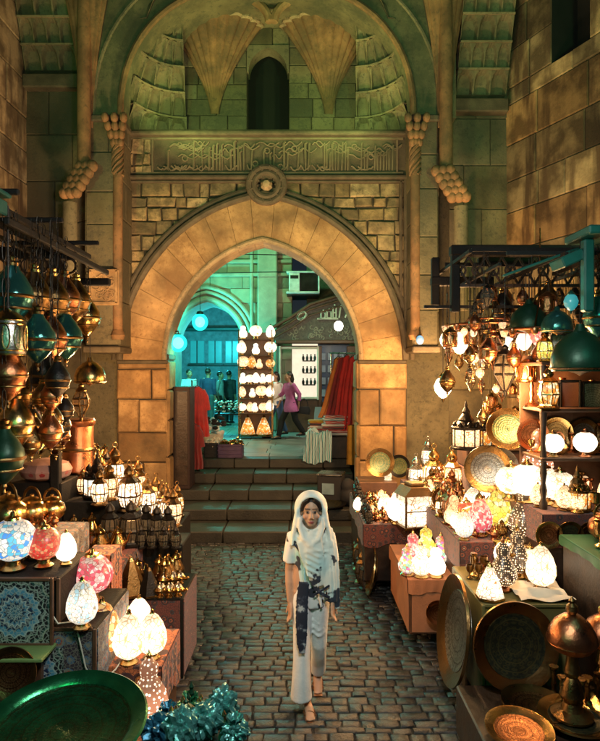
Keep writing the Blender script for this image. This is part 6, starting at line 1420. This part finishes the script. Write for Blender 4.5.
# scarf table
boxy('display_table','low table of folded scarves at the head of the steps','table',.12,.92,11.45,12.2,.9,1.32,M_WOOD)
z=1.325
for i in range(7):
    h=RN.uniform(.045,.065); r=thing('folded_scarf',('white folded scarf at the bottom of the pile','red striped scarf low in the pile','dark folded scarf in the middle of the pile','white striped scarf above the dark one','red striped scarf high in the pile','blue striped scarf next to the top of the pile','red folded scarf on top of the pile')[i],'scarf',(.68+RN.uniform(-.03,.03),11.75,z),(0,0,RN.uniform(-.12,.12))); g=MB(); g.box((0,0,h/2),(.46,.42,h-.004),.018); g.build('cloth',M_FOLD[(1,0,2,1,0,3,0)[i]],r); z+=h
z=1.325
for i in range(5):
    h=RN.uniform(.04,.06); r=thing('folded_scarf',('blue folded shawl at the bottom of the court side pile','red folded shawl second in the court side pile','white folded shawl third in the court side pile','dark folded shawl fourth in the court side pile','orange folded shawl topping the court side pile')[i],'scarf',(.36+RN.uniform(-.03,.03),12.0,z),(0,0,RN.uniform(-.2,.2))); g=MB(); g.box((0,0,h/2),(.36,.34,h-.004),.018); g.build('cloth',(M_FOLD[3],M_FOLD[0],M_FOLD[1],M_FOLD[2],M_YELLOWC)[i],r); z+=h
r=thing('scarf','teal and white striped shawl spilling over the table edge onto the top step','scarf',(.40,11.42,1.34)); g=MB()
g.grid(lambda u,v:((u-.5)*(.42+.12*v)-.08*v,(.22-.30*min(1,v*2.2))+.025*math.sin(u*22+v*3)*min(1,v*2)-.06*max(0,v-.5),(.06 if v<.35 else .06-(v-.35)*.86)+.03*math.sin(u*7+2)+.012*math.sin(u*25)),40,30); g.build('cloth',M_TEALSTR,r)
r=thing('scarf','white shawl heaped on the corner of the scarf table','scarf',(.26,11.75,1.33)); g=MB(); g.grid(lambda u,v:((u-.5)*.3,(v-.5)*.4,.13*math.sin(PI*u)*math.sin(PI*v)+.02*math.sin(u*15+v*9)),20,20); g.build('cloth',M_WHITECLOTH,r)
r=thing('scarf','mustard cloth hanging down the pier below the scarf pile','scarf',(.90,10.52,1.62)); g=MB(); g.grid(lambda u,v:((u-.5)*.13*(1+.3*v),.03*math.sin(u*9)+.02*v,-.70*v),14,16); g.build('cloth',M_YELLOWC,r)
g=MB(); g.tube([(-.06,0,.0),(.07,0,.0)],.008,6); g.build('peg',M_IRON,r)
# plastic chair, baskets
r=thing('chair','pale blue plastic chair behind the scarf table','chair',(XX(326,13.2),13.2,.9),(0,0,.3)); m=pmat('pale_blue_plastic',(.30,.55,.68),.4,var=.1,bump=0)
g=MB(); g.box((0,0,.44),(.42,.42,.03),.012); g.build('seat',m,r); g=MB(); g.grid(lambda u,v:((u-.5)*.42*(1-.25*v*v),.2+.08*v-.05*math.cos((u-.5)*PI),.45+.42*v),12,8); g.build('backrest',m,r)
for sx in(-1,1):
    for sy in(-1,1): g=MB(); g.tube([(sx*.18,sy*.18,.43),(sx*.21,sy*.21,0)],.018,8); g.build('leg',m,r)
def basket(label,x,y,z,w,d,h,mat,cont,lab2):
    r=thing('basket',label,'basket',(x,y,z)); g=MB(); g.box((0,0,.012),(w,d,.02))
    for s in(-1,1): g.box((s*w/2,0,h/2),(.014,d,h),.004); g.box((0,s*d/2,h/2),(w-.014,.014,h),.004)
    g.build('walls',mat,r); g=MB()
    for k in range(3):
        zz=h*(.25+.3*k); g.tube([(-w/2-.01,-d/2-.01,zz),(w/2+.01,-d/2-.01,zz),(w/2+.01,d/2+.01,zz),(-w/2-.01,d/2+.01,zz)],.008,6,closed=True)
    g.build('bands',mat,r)
    g=MB()
    for i in range(70):
        a=(RN.uniform(-.45,.45)*w,RN.uniform(-.45,.45)*d,h*.75+RN.uniform(0,.12)); g.M=Matrix.Translation(a)@Matrix.Rotation(RN.uniform(0,3),4,'X')@Matrix.Rotation(RN.uniform(0,3),4,'Y'); g.lathe([(.0,0),(.03,.01),(.035,.035),(.012,.06),(.0,.09)],7)
    tag(g.build('trinket_heap',cont,None,loc=(x,y,z)),lab2,'trinkets',kind='stuff')
basket('small dark basket of pale goods nearest the red robes',XX(212,11.75),11.75,.9,.26,.3,.28,M_BLACKC,M_CREAM,'heap of pale wrapped goods in the small dark basket')
basket('wider dark purple basket of brass goods at the top of the steps',XX(231,11.7),11.7,.9,.46,.34,.26,pmat('dark_purple_plastic',(.06,.03,.09),.4),M_BRASS,'heap of pale brass goods in the wider dark basket')
r=thing('goods_bundle','bundle of white and black wrapped goods behind the dark baskets','bundle',(XX(210,12.3),12.3,.9)); g=MB(); g.box((0,0,.2),(.5,.4,.4),.02); g.build('carton',M_CREAM,r)
g=MB()
for i in range(40): g.ell((RN.uniform(-.28,.28),RN.uniform(-.2,.2),RN.uniform(.38,.68)),(RN.uniform(.04,.08),.05,RN.uniform(.03,.06)),8,6)
g.build('wrapped_goods',M_WHITECLOTH,r); g=MB()
for i in range(14): g.ell((RN.uniform(-.2,.3),RN.uniform(-.25,.0),RN.uniform(.5,.74)),(.06,.04,.04),8,6)
g.build('dark_wrapping',M_BLACKC,r)
# crate, tray and bag on the right of the steps
r=thing('crate','black crate of boxed goods with pale rim standing on the steps','crate',(.52,10.0,.36),(0,0,-.25)); g=MB(); g.box((0,0,.24),(.40,.34,.48),.012); g.build('box',M_BLACKC,r); g=MB(); g.box((0,0,.50),(.43,.37,.035),.01); g.build('lid',M_SILVER,r); g=MB(); g.box((-.02,-.175,.27),(.2,.012,.18),.004); g.build('label_panel',pmat('blue_grey_card',(.18,.28,.33),.5),r)
r=thing('bag','lumpy black bag slumped between the crate and the pier','bag',(.80,9.85,.36)); g=MB(); g.ell((0,0,.17),(.16,.2,.18)); g.ell((-.02,-.05,.33),(.11,.12,.13)); g.ell((.03,.06,.28),(.1,.14,.14)); o=remesh(g,'sack',M_BLACKC,.02,3,r)
put('plate',(M_PLDARK,M_IRON),'tray','dark round tray lying on the steps in front of the black crate','tray',(.52,9.42,.375),.2,2.8,tilt=math.radians(-80))
bpy.data.objects.remove(bpy.data.objects.new('x',None))
# ---------------------------------------------------------------- the court beyond
D=17.2
b=thing('court_building','green lit stone building across the court with deep pointed passage','building',(-2.0,D,.9))
px0,px1=172,243; c0=XX(207,D); hw=XX(242,D)-c0; zs2=ZZ(345,D); rs=ZZ(302,D)-zs2
opn=pointed(c0,hw,rs,zs2,14)
def iclip(u0,u1,v0,v1): return any(abs(u-c0)<hw+.1 and (v<zs2 or v<zs2+(rs+.1)*math.sqrt(max(0,1-((u-c0)/(hw+.12))**2))) for u in(u0,u1,(u0+u1)/2) for v in(v0,v1))
g=MB(); xl,xr,zt=-6.5,XX(292,D),9
g.mat=1
for out in([(xl,.9),(c0-hw,.9)]+opn[:15]+[(c0,zt),(xl,zt)], opn[14:]+[(c0+hw,.9),(xr,.9),(xr,zt),(c0,zt)]): g.prism(out,D+.03,D+1.4)
g.mat=0; ashlar(g,face_y(D),xl,xr,.9,zt,ch=(.38,.45),ln=(.6,1.0),w=.03,clip=iclip,tn=lambda:tone(.85,1.1))
M_COURTSTONE=pmat('pale_court_stone',(.36,.34,.25),.85,var=.3,vs=2.5,bump=.3,bs=26,tint=True)
g.build('wall',[M_COURTSTONE,M_COURTSTONE],b,smooth=25)
g=MB()
for off,r_ in((.10,.07),(.28,.05),(.42,.06)): g.tube([(x,D-.03,z) for x,z in arch_off(c0,hw,rs,zs2,off,14)],r_,8)
g.build('arch_moulding',M_COURTSTONE,b)
g=MB()
for z in(ZZ(275,D),ZZ(262,D)): g.box(((xl+xr)/2,D-.06,z),(xr-xl,.14,.1),.02)
g.build('string_course',M_COURTSTONE,b)
g=MB(); x=XX(268,D); g.box((x,D-.2,4.9),(.55,.4,8),.03); g.build('buttress',M_COURTSTONE,b)
g=MB(); x=XX(252,D); g.tube([(x,D-.1,1),(x,D-.1,8)],.05,8); g.build('drain_pipe',M_COURTSTONE,b)
world_parts(b)
# street beyond the blue archway
b=thing('street_building','far house closing the blue passage with two pale windows','building',(-4.5,24,.9)); g=MB(); g.box((-4.6,24.2,4.4),(8,.4,7),.02); g.build('wall',pmat('far_plaster',(.25,.27,.28),.85),b); g=MB()
for px in(197,215,232): g.box((XX(px,23.9),23.97,ZZ(352,24)),(.55,.08,.9),.02)
g.build('window',E_CYANDIM,b); g=MB()
for px in(197,215,232):
    x=XX(px,23.9); g.box((x,23.9,ZZ(352,24)),(.04,.05,.9)); g.box((x,23.9,ZZ(352,24)-.5),(.7,.1,.08))
g.build('window_bar',M_WOOD,b); g=MB(); g.box((XX(205,23.9),23.7,ZZ(330,24)),(3.2,.6,.12),.02); g.build('awning',M_TEALPAINT,b); world_parts(b)
# shop front
DS=16.4; s0,s1=XX(277,DS),XX(362,DS)+.5
b=thing('shop_front','carved dark wooden shop front with glowing display window and pale lettering over it','shop',((s0+s1)/2,DS,.9))
def zz(py): return ZZ(py,DS)
g=MB(); wx0,wx1,wz0,wz1=XX(280,DS),XX(318,DS),zz(398),zz(348); vx0,vx1=XX(322,DS),XX(347,DS)
for a,b_,c,d in((s0,wx0,.9,zz(346)),(wx1,vx0,.9,zz(346)),(vx1,s1,.9,zz(346)),(wx0,wx1,.9,wz0),(vx0,vx1,.9,zz(402)),(wx0,wx1,wz1,zz(346)+.01)): g.box(((a+b_)/2,DS+.1,(c+d)/2),(b_-a-.004,.2,max(.03,d-c)),.01)
g.build('wall_panel',M_BROWNWOOD,b)
ac2,zr=XX(327,DS),zz(342); o2=[(s0-.1,zr),(s1,zr),(s1,zz(296)),(ac2+.3,zz(296)),(XX(310,DS),zz(306)),(XX(292,DS),zz(319)),(s0-.05,zz(330))]
g=MB(); g.prism(o2,DS-.05,DS+.2); g.build('pediment',pmat('grey_brown_carved_wood',(.10,.085,.07),.6,var=.5,vs=14,bump=.5,bs=22),b)
g=MB()
for dz in(0,.14,.3): g.tube([(s0-.1,DS-.09,zz(331)-dz+.1),(XX(290,DS),DS-.09,zz(321)-dz+.08),(XX(310,DS),DS-.09,zz(307)-dz+.06),(ac2+.3,DS-.09,zz(298)-dz+.05),(s1,DS-.09,zz(297)-dz+.05)],.045 if dz==0 else .025,6)
g.box(((s0+s1)/2,DS-.1,zr),(s1-s0+.1,.2,.1),.02); g.build('cornice',M_BROWNWOOD,b)
g=MB()
for i in range(46):
    x=RN.uniform(s0+.15,s1-.4); z=RN.uniform(zr+.1,zr+.42); rr=.05; ph=RN.uniform(0,6); g.tube([(x+rr*math.cos(ph+j*.7),DS-.06,z+rr*math.sin(ph+j*.7)) for j in range(7)],.012,5)
g.build('carving',pmat('worn_gilt',(.28,.24,.18),.5),b)
# pale worn letters and a small emblem
g=MB(); ML=pmat('pale_sign_paint',(.62,.60,.50),.6,bump=0); y=DS-.09
def st(*p,r=.022): g.tube([(XX(a,DS),y,zz(c)) for a,c in p],r,6)
st((321,318),(321,313),(325,313),(325,318),(319,319)); st((322.8,311),(323.5,310.4)); st((327,318),(327,312),(331,312),(331,318),(327,318)); st((328.5,309.5),(329.5,309.5)); st((333,318),(333,308),(336,308),(336,318),(333,318)); st((333,313),(336,313)); st((334.5,306),(334.6,304.5)); st((339,318),(340,311),(341,306)); st((317,319),(338,319))
st((345,318),(348,311),(345,311)); 
for k in range(5): g.tube([(XX(302,DS)+.12*math.cos(a+k),y,zz(316)+.10*math.sin(a*1.3+k)) for a in [j*.4 for j in range(6)]],.03,6)
g.build('lettering',ML,b)
# interior with shelves; its back wall emits in place of shop lamps
g=MB(); g.box(((wx0+wx1)/2,DS+1.0,(wz0+wz1)/2),(wx1-wx0+.8,.05,wz1-wz0+.6)); g.build('emissive_interior_wall',E_SHOP,b)
g=MB(); 
for zq in(.25,.5,.75): g.box(((wx0+wx1)/2+.28,DS+.75,wz0+(wz1-wz0)*zq),(.36,.2,.03))
for k in range(14): g.lathe([(.03,0),(.04,.08),(.015,.14),(.02,.18)],8,((wx0+wx1)/2+.12+.11*(k%4),DS+.7,wz0+(wz1-wz0)*(.25*(1+k//5))+.015))
g.build('shelf_goods',M_WOOD,b)
g=MB()
for a in(wx0,wx1,): g.box((a,DS-.03,(wz0+wz1)/2),(.06,.1,wz1-wz0+.1),.01)
for z in(wz0,wz1): g.box(((wx0+wx1)/2,DS-.03,z),(wx1-wx0,.09,.06),.01)
g.build('window_frame',M_CREAM,b)
g=MB(); g.box(((vx0+vx1)/2,DS+.5,zz(372)),(vx1-vx0+.2,.05,1.8)); g.build('dark_display',pmat('navy_display',(.02,.05,.13),.4),b)
g=MB()
for i in range(16): g.box((vx0+.06+(i%4)*.17,DS+.42,zz(398)+.12+(i//4)*.34),(.11,.05,.2),.008)
g.build('display_goods',pmat('pale_blue_goods',(.35,.45,.6),.5),b)
world_parts(b)
g=MB(); g.box((3.2,DS+.6,4.7),(6.0,1.0,7.6)); o=g.build('back_wall',M_STONE_G,None); o.location=(0,1.2,0); tag(o,'dark upper house wall behind the carved shop front','wall')
# air conditioner in its white frame
c=P(303,283,DS+.4); r=thing('air_conditioner','white framed air conditioner mounted high above the shop front','air conditioner',(c.x,c.y,c.z)); g=MB(); g.box((-.24,0,0),(.30,.4,.52),.015); g.build('case',pmat('pale_enamel',(.68,.72,.68),.5,bump=0),r); g=MB()
for z in(-.28,.28): g.box((0,-.02,z),(.92,.4,.045),.01)
g.box((.44,-.02,0),(.045,.4,.52),.01); g.build('frame',MATS['pale_enamel'],r); g=MB(); g.box((.17,.03,0),(.5,.34,.5)); g.build('dark_grille',M_IRON,r); g=MB(); g.box((-.24,-.205,.14),(.22,.012,.09),.003); g.build('vent',M_IRON,r)
g=MB(); g.box((0,.6,-.32),(.9,1.2,.04)); g.build('bracket',M_IRON,r)
# tower of lamps
r=thing('lamp_rack','tall open rack in the court stacked with glowing lamps','rack',(XX(256,15),15,.9)); w=.82; g=MB()
for x in(-.41,.41):
    for y in(-.2,.2): g.box((x,y,1.35),(.03,.03,2.7))
g.build('post',M_BRASSD,r); g=MB()
for z in(.06,.62,.98,1.33,1.70,2.05,2.45): g.box((0,0,z),(.80,.40,.014))
g.build('shelf',M_BROWNWOOD,r); g=MB(); g.box((0,.21,1.35),(.8,.012,2.6)); g.build('back_board',M_BROWNWOOD,r)
LR=(XX(256,15),15)
for i in range(2): put('cone',(E_ORANGE,M_BRASS),'cone_lamp',('orange cone lamp at the foot of the lamp rack, outer one','orange cone lamp at the foot of the lamp rack, beside the white topped woman')[i],'lamp',(LR[0]-.2+.4*i,14.92,.975),.3,1.35)
for row,(z,n,m,s_,nm) in enumerate(((1.535,5,(E_WHITE,E_WARM),.72,'second'),(1.895,4,(E_WARM,E_WHITE),.78,'third'),(2.245,5,(E_PLAIN,E_WHITE),.72,'fourth'),(2.615,4,(E_WARM,E_ORANGE),.82,'fifth'),(2.965,3,(E_WHITE,E_PLAIN),.95,'sixth'),(3.365,3,(E_PLAIN,E_WHITE),.95,'top'))):
    for i in range(n): put(('globe','egg','cluster')[(i+row)%3],(m[i%2],M_BRASS),'mosaic_lamp','glowing small lamp in the %s row up of the court lamp rack'%nm,'lamp',(LR[0]-.34+.68*i/(n-1)+RN.uniform(-.03,.03),14.88+RN.uniform(-.06,.12),z-.0),i,min(s_*RN.uniform(1.0,1.35),1.08),group='lamps in the %s row of the rack'%nm)
# court lamps
def courtlamp(label,px,py,d,glass,R,zt):
    c=P(px,py,d); r=thing('court_lamp',label,'lamp',(c.x,c.y,c.z)); g=MB(); g.ell((0,0,0),(R*.62,R*.62,R*.68),18,12); g.build('bulb',glass,r)
    if glass is E_TEAL: g=MB(); g.ell((0,0,0),(R,R,R*1.1),24,16); g.build('globe',M_TEALHALO,r); g=MB(); g.lathe([(R*.5,R*.9),(R*.4,R*1.3),(.02,R*1.4)],14); g.build('cap',M_IRON,r); g=MB(); g.tube([(0,0,R*1.35),(0,0,zt-c.z)],.008,6); g.build('cable',M_IRON,r)  # outer globe is the emissive halo shell around the bulb
courtlamp('teal glowing lamp hanging high in the blue archway',200,322,16.6,E_TEAL,.22,5.3)
c=Vector((-2.09,10.3,ZZ(343,10.3))); r=thing('wall_lamp','brightest teal lamp bracketed to the inner face of the gate pier','lamp',c); g=MB(); g.ell((0,0,0),(.095,.095,.10),18,12); g.build('bulb',E_TEAL,r); g=MB(); g.ell((0,0,0),(.15,.15,.155),24,16); g.build('globe',M_TEALHALO,r); g=MB(); g.tube([(0,0,.13),(0,0,.2),(-.10,0,.2)],.014,8); g.lathe([(.06,.13),(.045,.16),(.0,.17)],12); g.build('bracket',M_IRON,r)  # its globe is an emissive shell added as a halo
courtlamp('white bulb hanging in front of the shop lettering',338.5,326,14.0,E_BULB,.17,5.3)
r=thing('cable_line','slack cable strung across the court that the lamps hang from','cable',(-1,14.4,5.3))
g=MB()
for (xa,ya,xb,yb) in((-6.2,12.6,4.5,12.6),(-6.2,16.6,1.0,16.6),(-4,14,4.5,14)): g.tube([(xa+1+(xb-xa)*i/10,ya-14.4,-.0+.02*math.sin(i)) for i in range(11)],.012,6)
g.build('wire',M_IRON,r)
# flower stand
r=thing('flower_stand','dark little stand of white flowers beside the lamp rack','plant stand',(XX(229,15.6),15.6,.9)); g=MB()
for x in(-.3,.3):
    for y in(-.15,.15): g.tube([(x,y,0),(x*.9,y,.55)],.015,6)
g.box((0,0,.56),(.72,.4,.03)); g.build('stand',M_IRON,r); g=MB()
for i in range(60): g.ell((RN.uniform(-.38,.38),RN.uniform(-.2,.2),.62+RN.uniform(0,.28)),(.035,.035,.025),6,5)
g.build('flowers',M_WHITECLOTH,r); g=MB()
for i in range(70):
    a=(RN.uniform(-.4,.4),RN.uniform(-.22,.2),.58+RN.uniform(0,.26)); q=g.vs([(a[0],a[1],a[2]),(a[0]+.05,a[1]-.02,a[2]+.04),(a[0]+.09,a[1],a[2]+.01),(a[0]+.05,a[1]+.02,a[2]-.01)]); g.fc(q,q+1,q+2,q+3)
g.build('leaves',pmat('dark_leaf',(.03,.10,.05),.6),r)
# side houses that close the court
for x,l in((-6.6,'plain stone house wall closing the court beside the blue archway'),(4.9,'plain stone house wall closing the court behind the red garments')):
    g=MB(); g.box((0,0,4),(.4,13,9)); o=g.build('house_wall',pmat('court_side_stone',(.33,.31,.23),.85,bump=.4),None); o.location=(x,17.8,.0); tag(o,l,'wall')
# ---------------------------------------------------------------- light
w=bpy.data.worlds.new('World'); SC.world=w; w.use_nodes=True; nt=w.node_tree; bg=nt.nodes['Background']
sky=nt.nodes.new('ShaderNodeTexSky'); sky.sky_type='NISHITA'; sky.sun_disc=False; sky.sun_elevation=math.radians(50); sky.sun_rotation=math.radians(200)
nt.links.new(sky.outputs[0],bg.inputs[0]); bg.inputs[1].default_value=SKY
def lamp(typ,name,loc,energy,col,size=.2,target=None,spot=None,blend=.6):
    d=bpy.data.lights.new(name,typ); d.energy=energy; d.color=col
    if typ!='SUN': d.shadow_soft_size=size
    if spot: d.spot_size=math.radians(spot); d.spot_blend=blend
    o=bpy.data.objects.new(name,d); COL.objects.link(o); o.location=loc
    if target is not None: o.rotation_euler=(Vector(target)-Vector(loc)).to_track_quat('-Z','Y').to_euler()
    return o
s=lamp('SUN','moon',(0,0,12),.03,(.75,.85,1.0),target=(.6,3.5,0)); s.data.angle=math.radians(.5)
for a in LAMPS: lamp(*a[0],**a[1])
cd=bpy.data.cameras.new('camera'); cam=bpy.data.objects.new('camera',cd); COL.objects.link(cam); cam.location=(0,0,H0); cam.rotation_euler=(PI/2,0,0)
cd.sensor_fit='HORIZONTAL'; cd.sensor_width=36; cd.lens=36; cd.shift_y=1.5/600; cd.clip_end=500; cd.clip_start=.05
SC.camera=cam
vs=SC.view_settings; vs.view_transform='Standard'; vs.look='None'; vs.exposure=EXPO; vs.gamma=1; vs.use_curve_mapping=False
SC.cycles.use_denoising=True
try: SC.cycles.denoiser='OPENIMAGEDENOISE'
except Exception: pass
SC.cycles.max_bounces=6; SC.cycles.diffuse_bounces=3; SC.cycles.glossy_bounces=3; SC.cycles.transmission_bounces=4; SC.cycles.sample_clamp_indirect=4; SC.cycles.caustics_reflective=False; SC.cycles.caustics_refractive=False
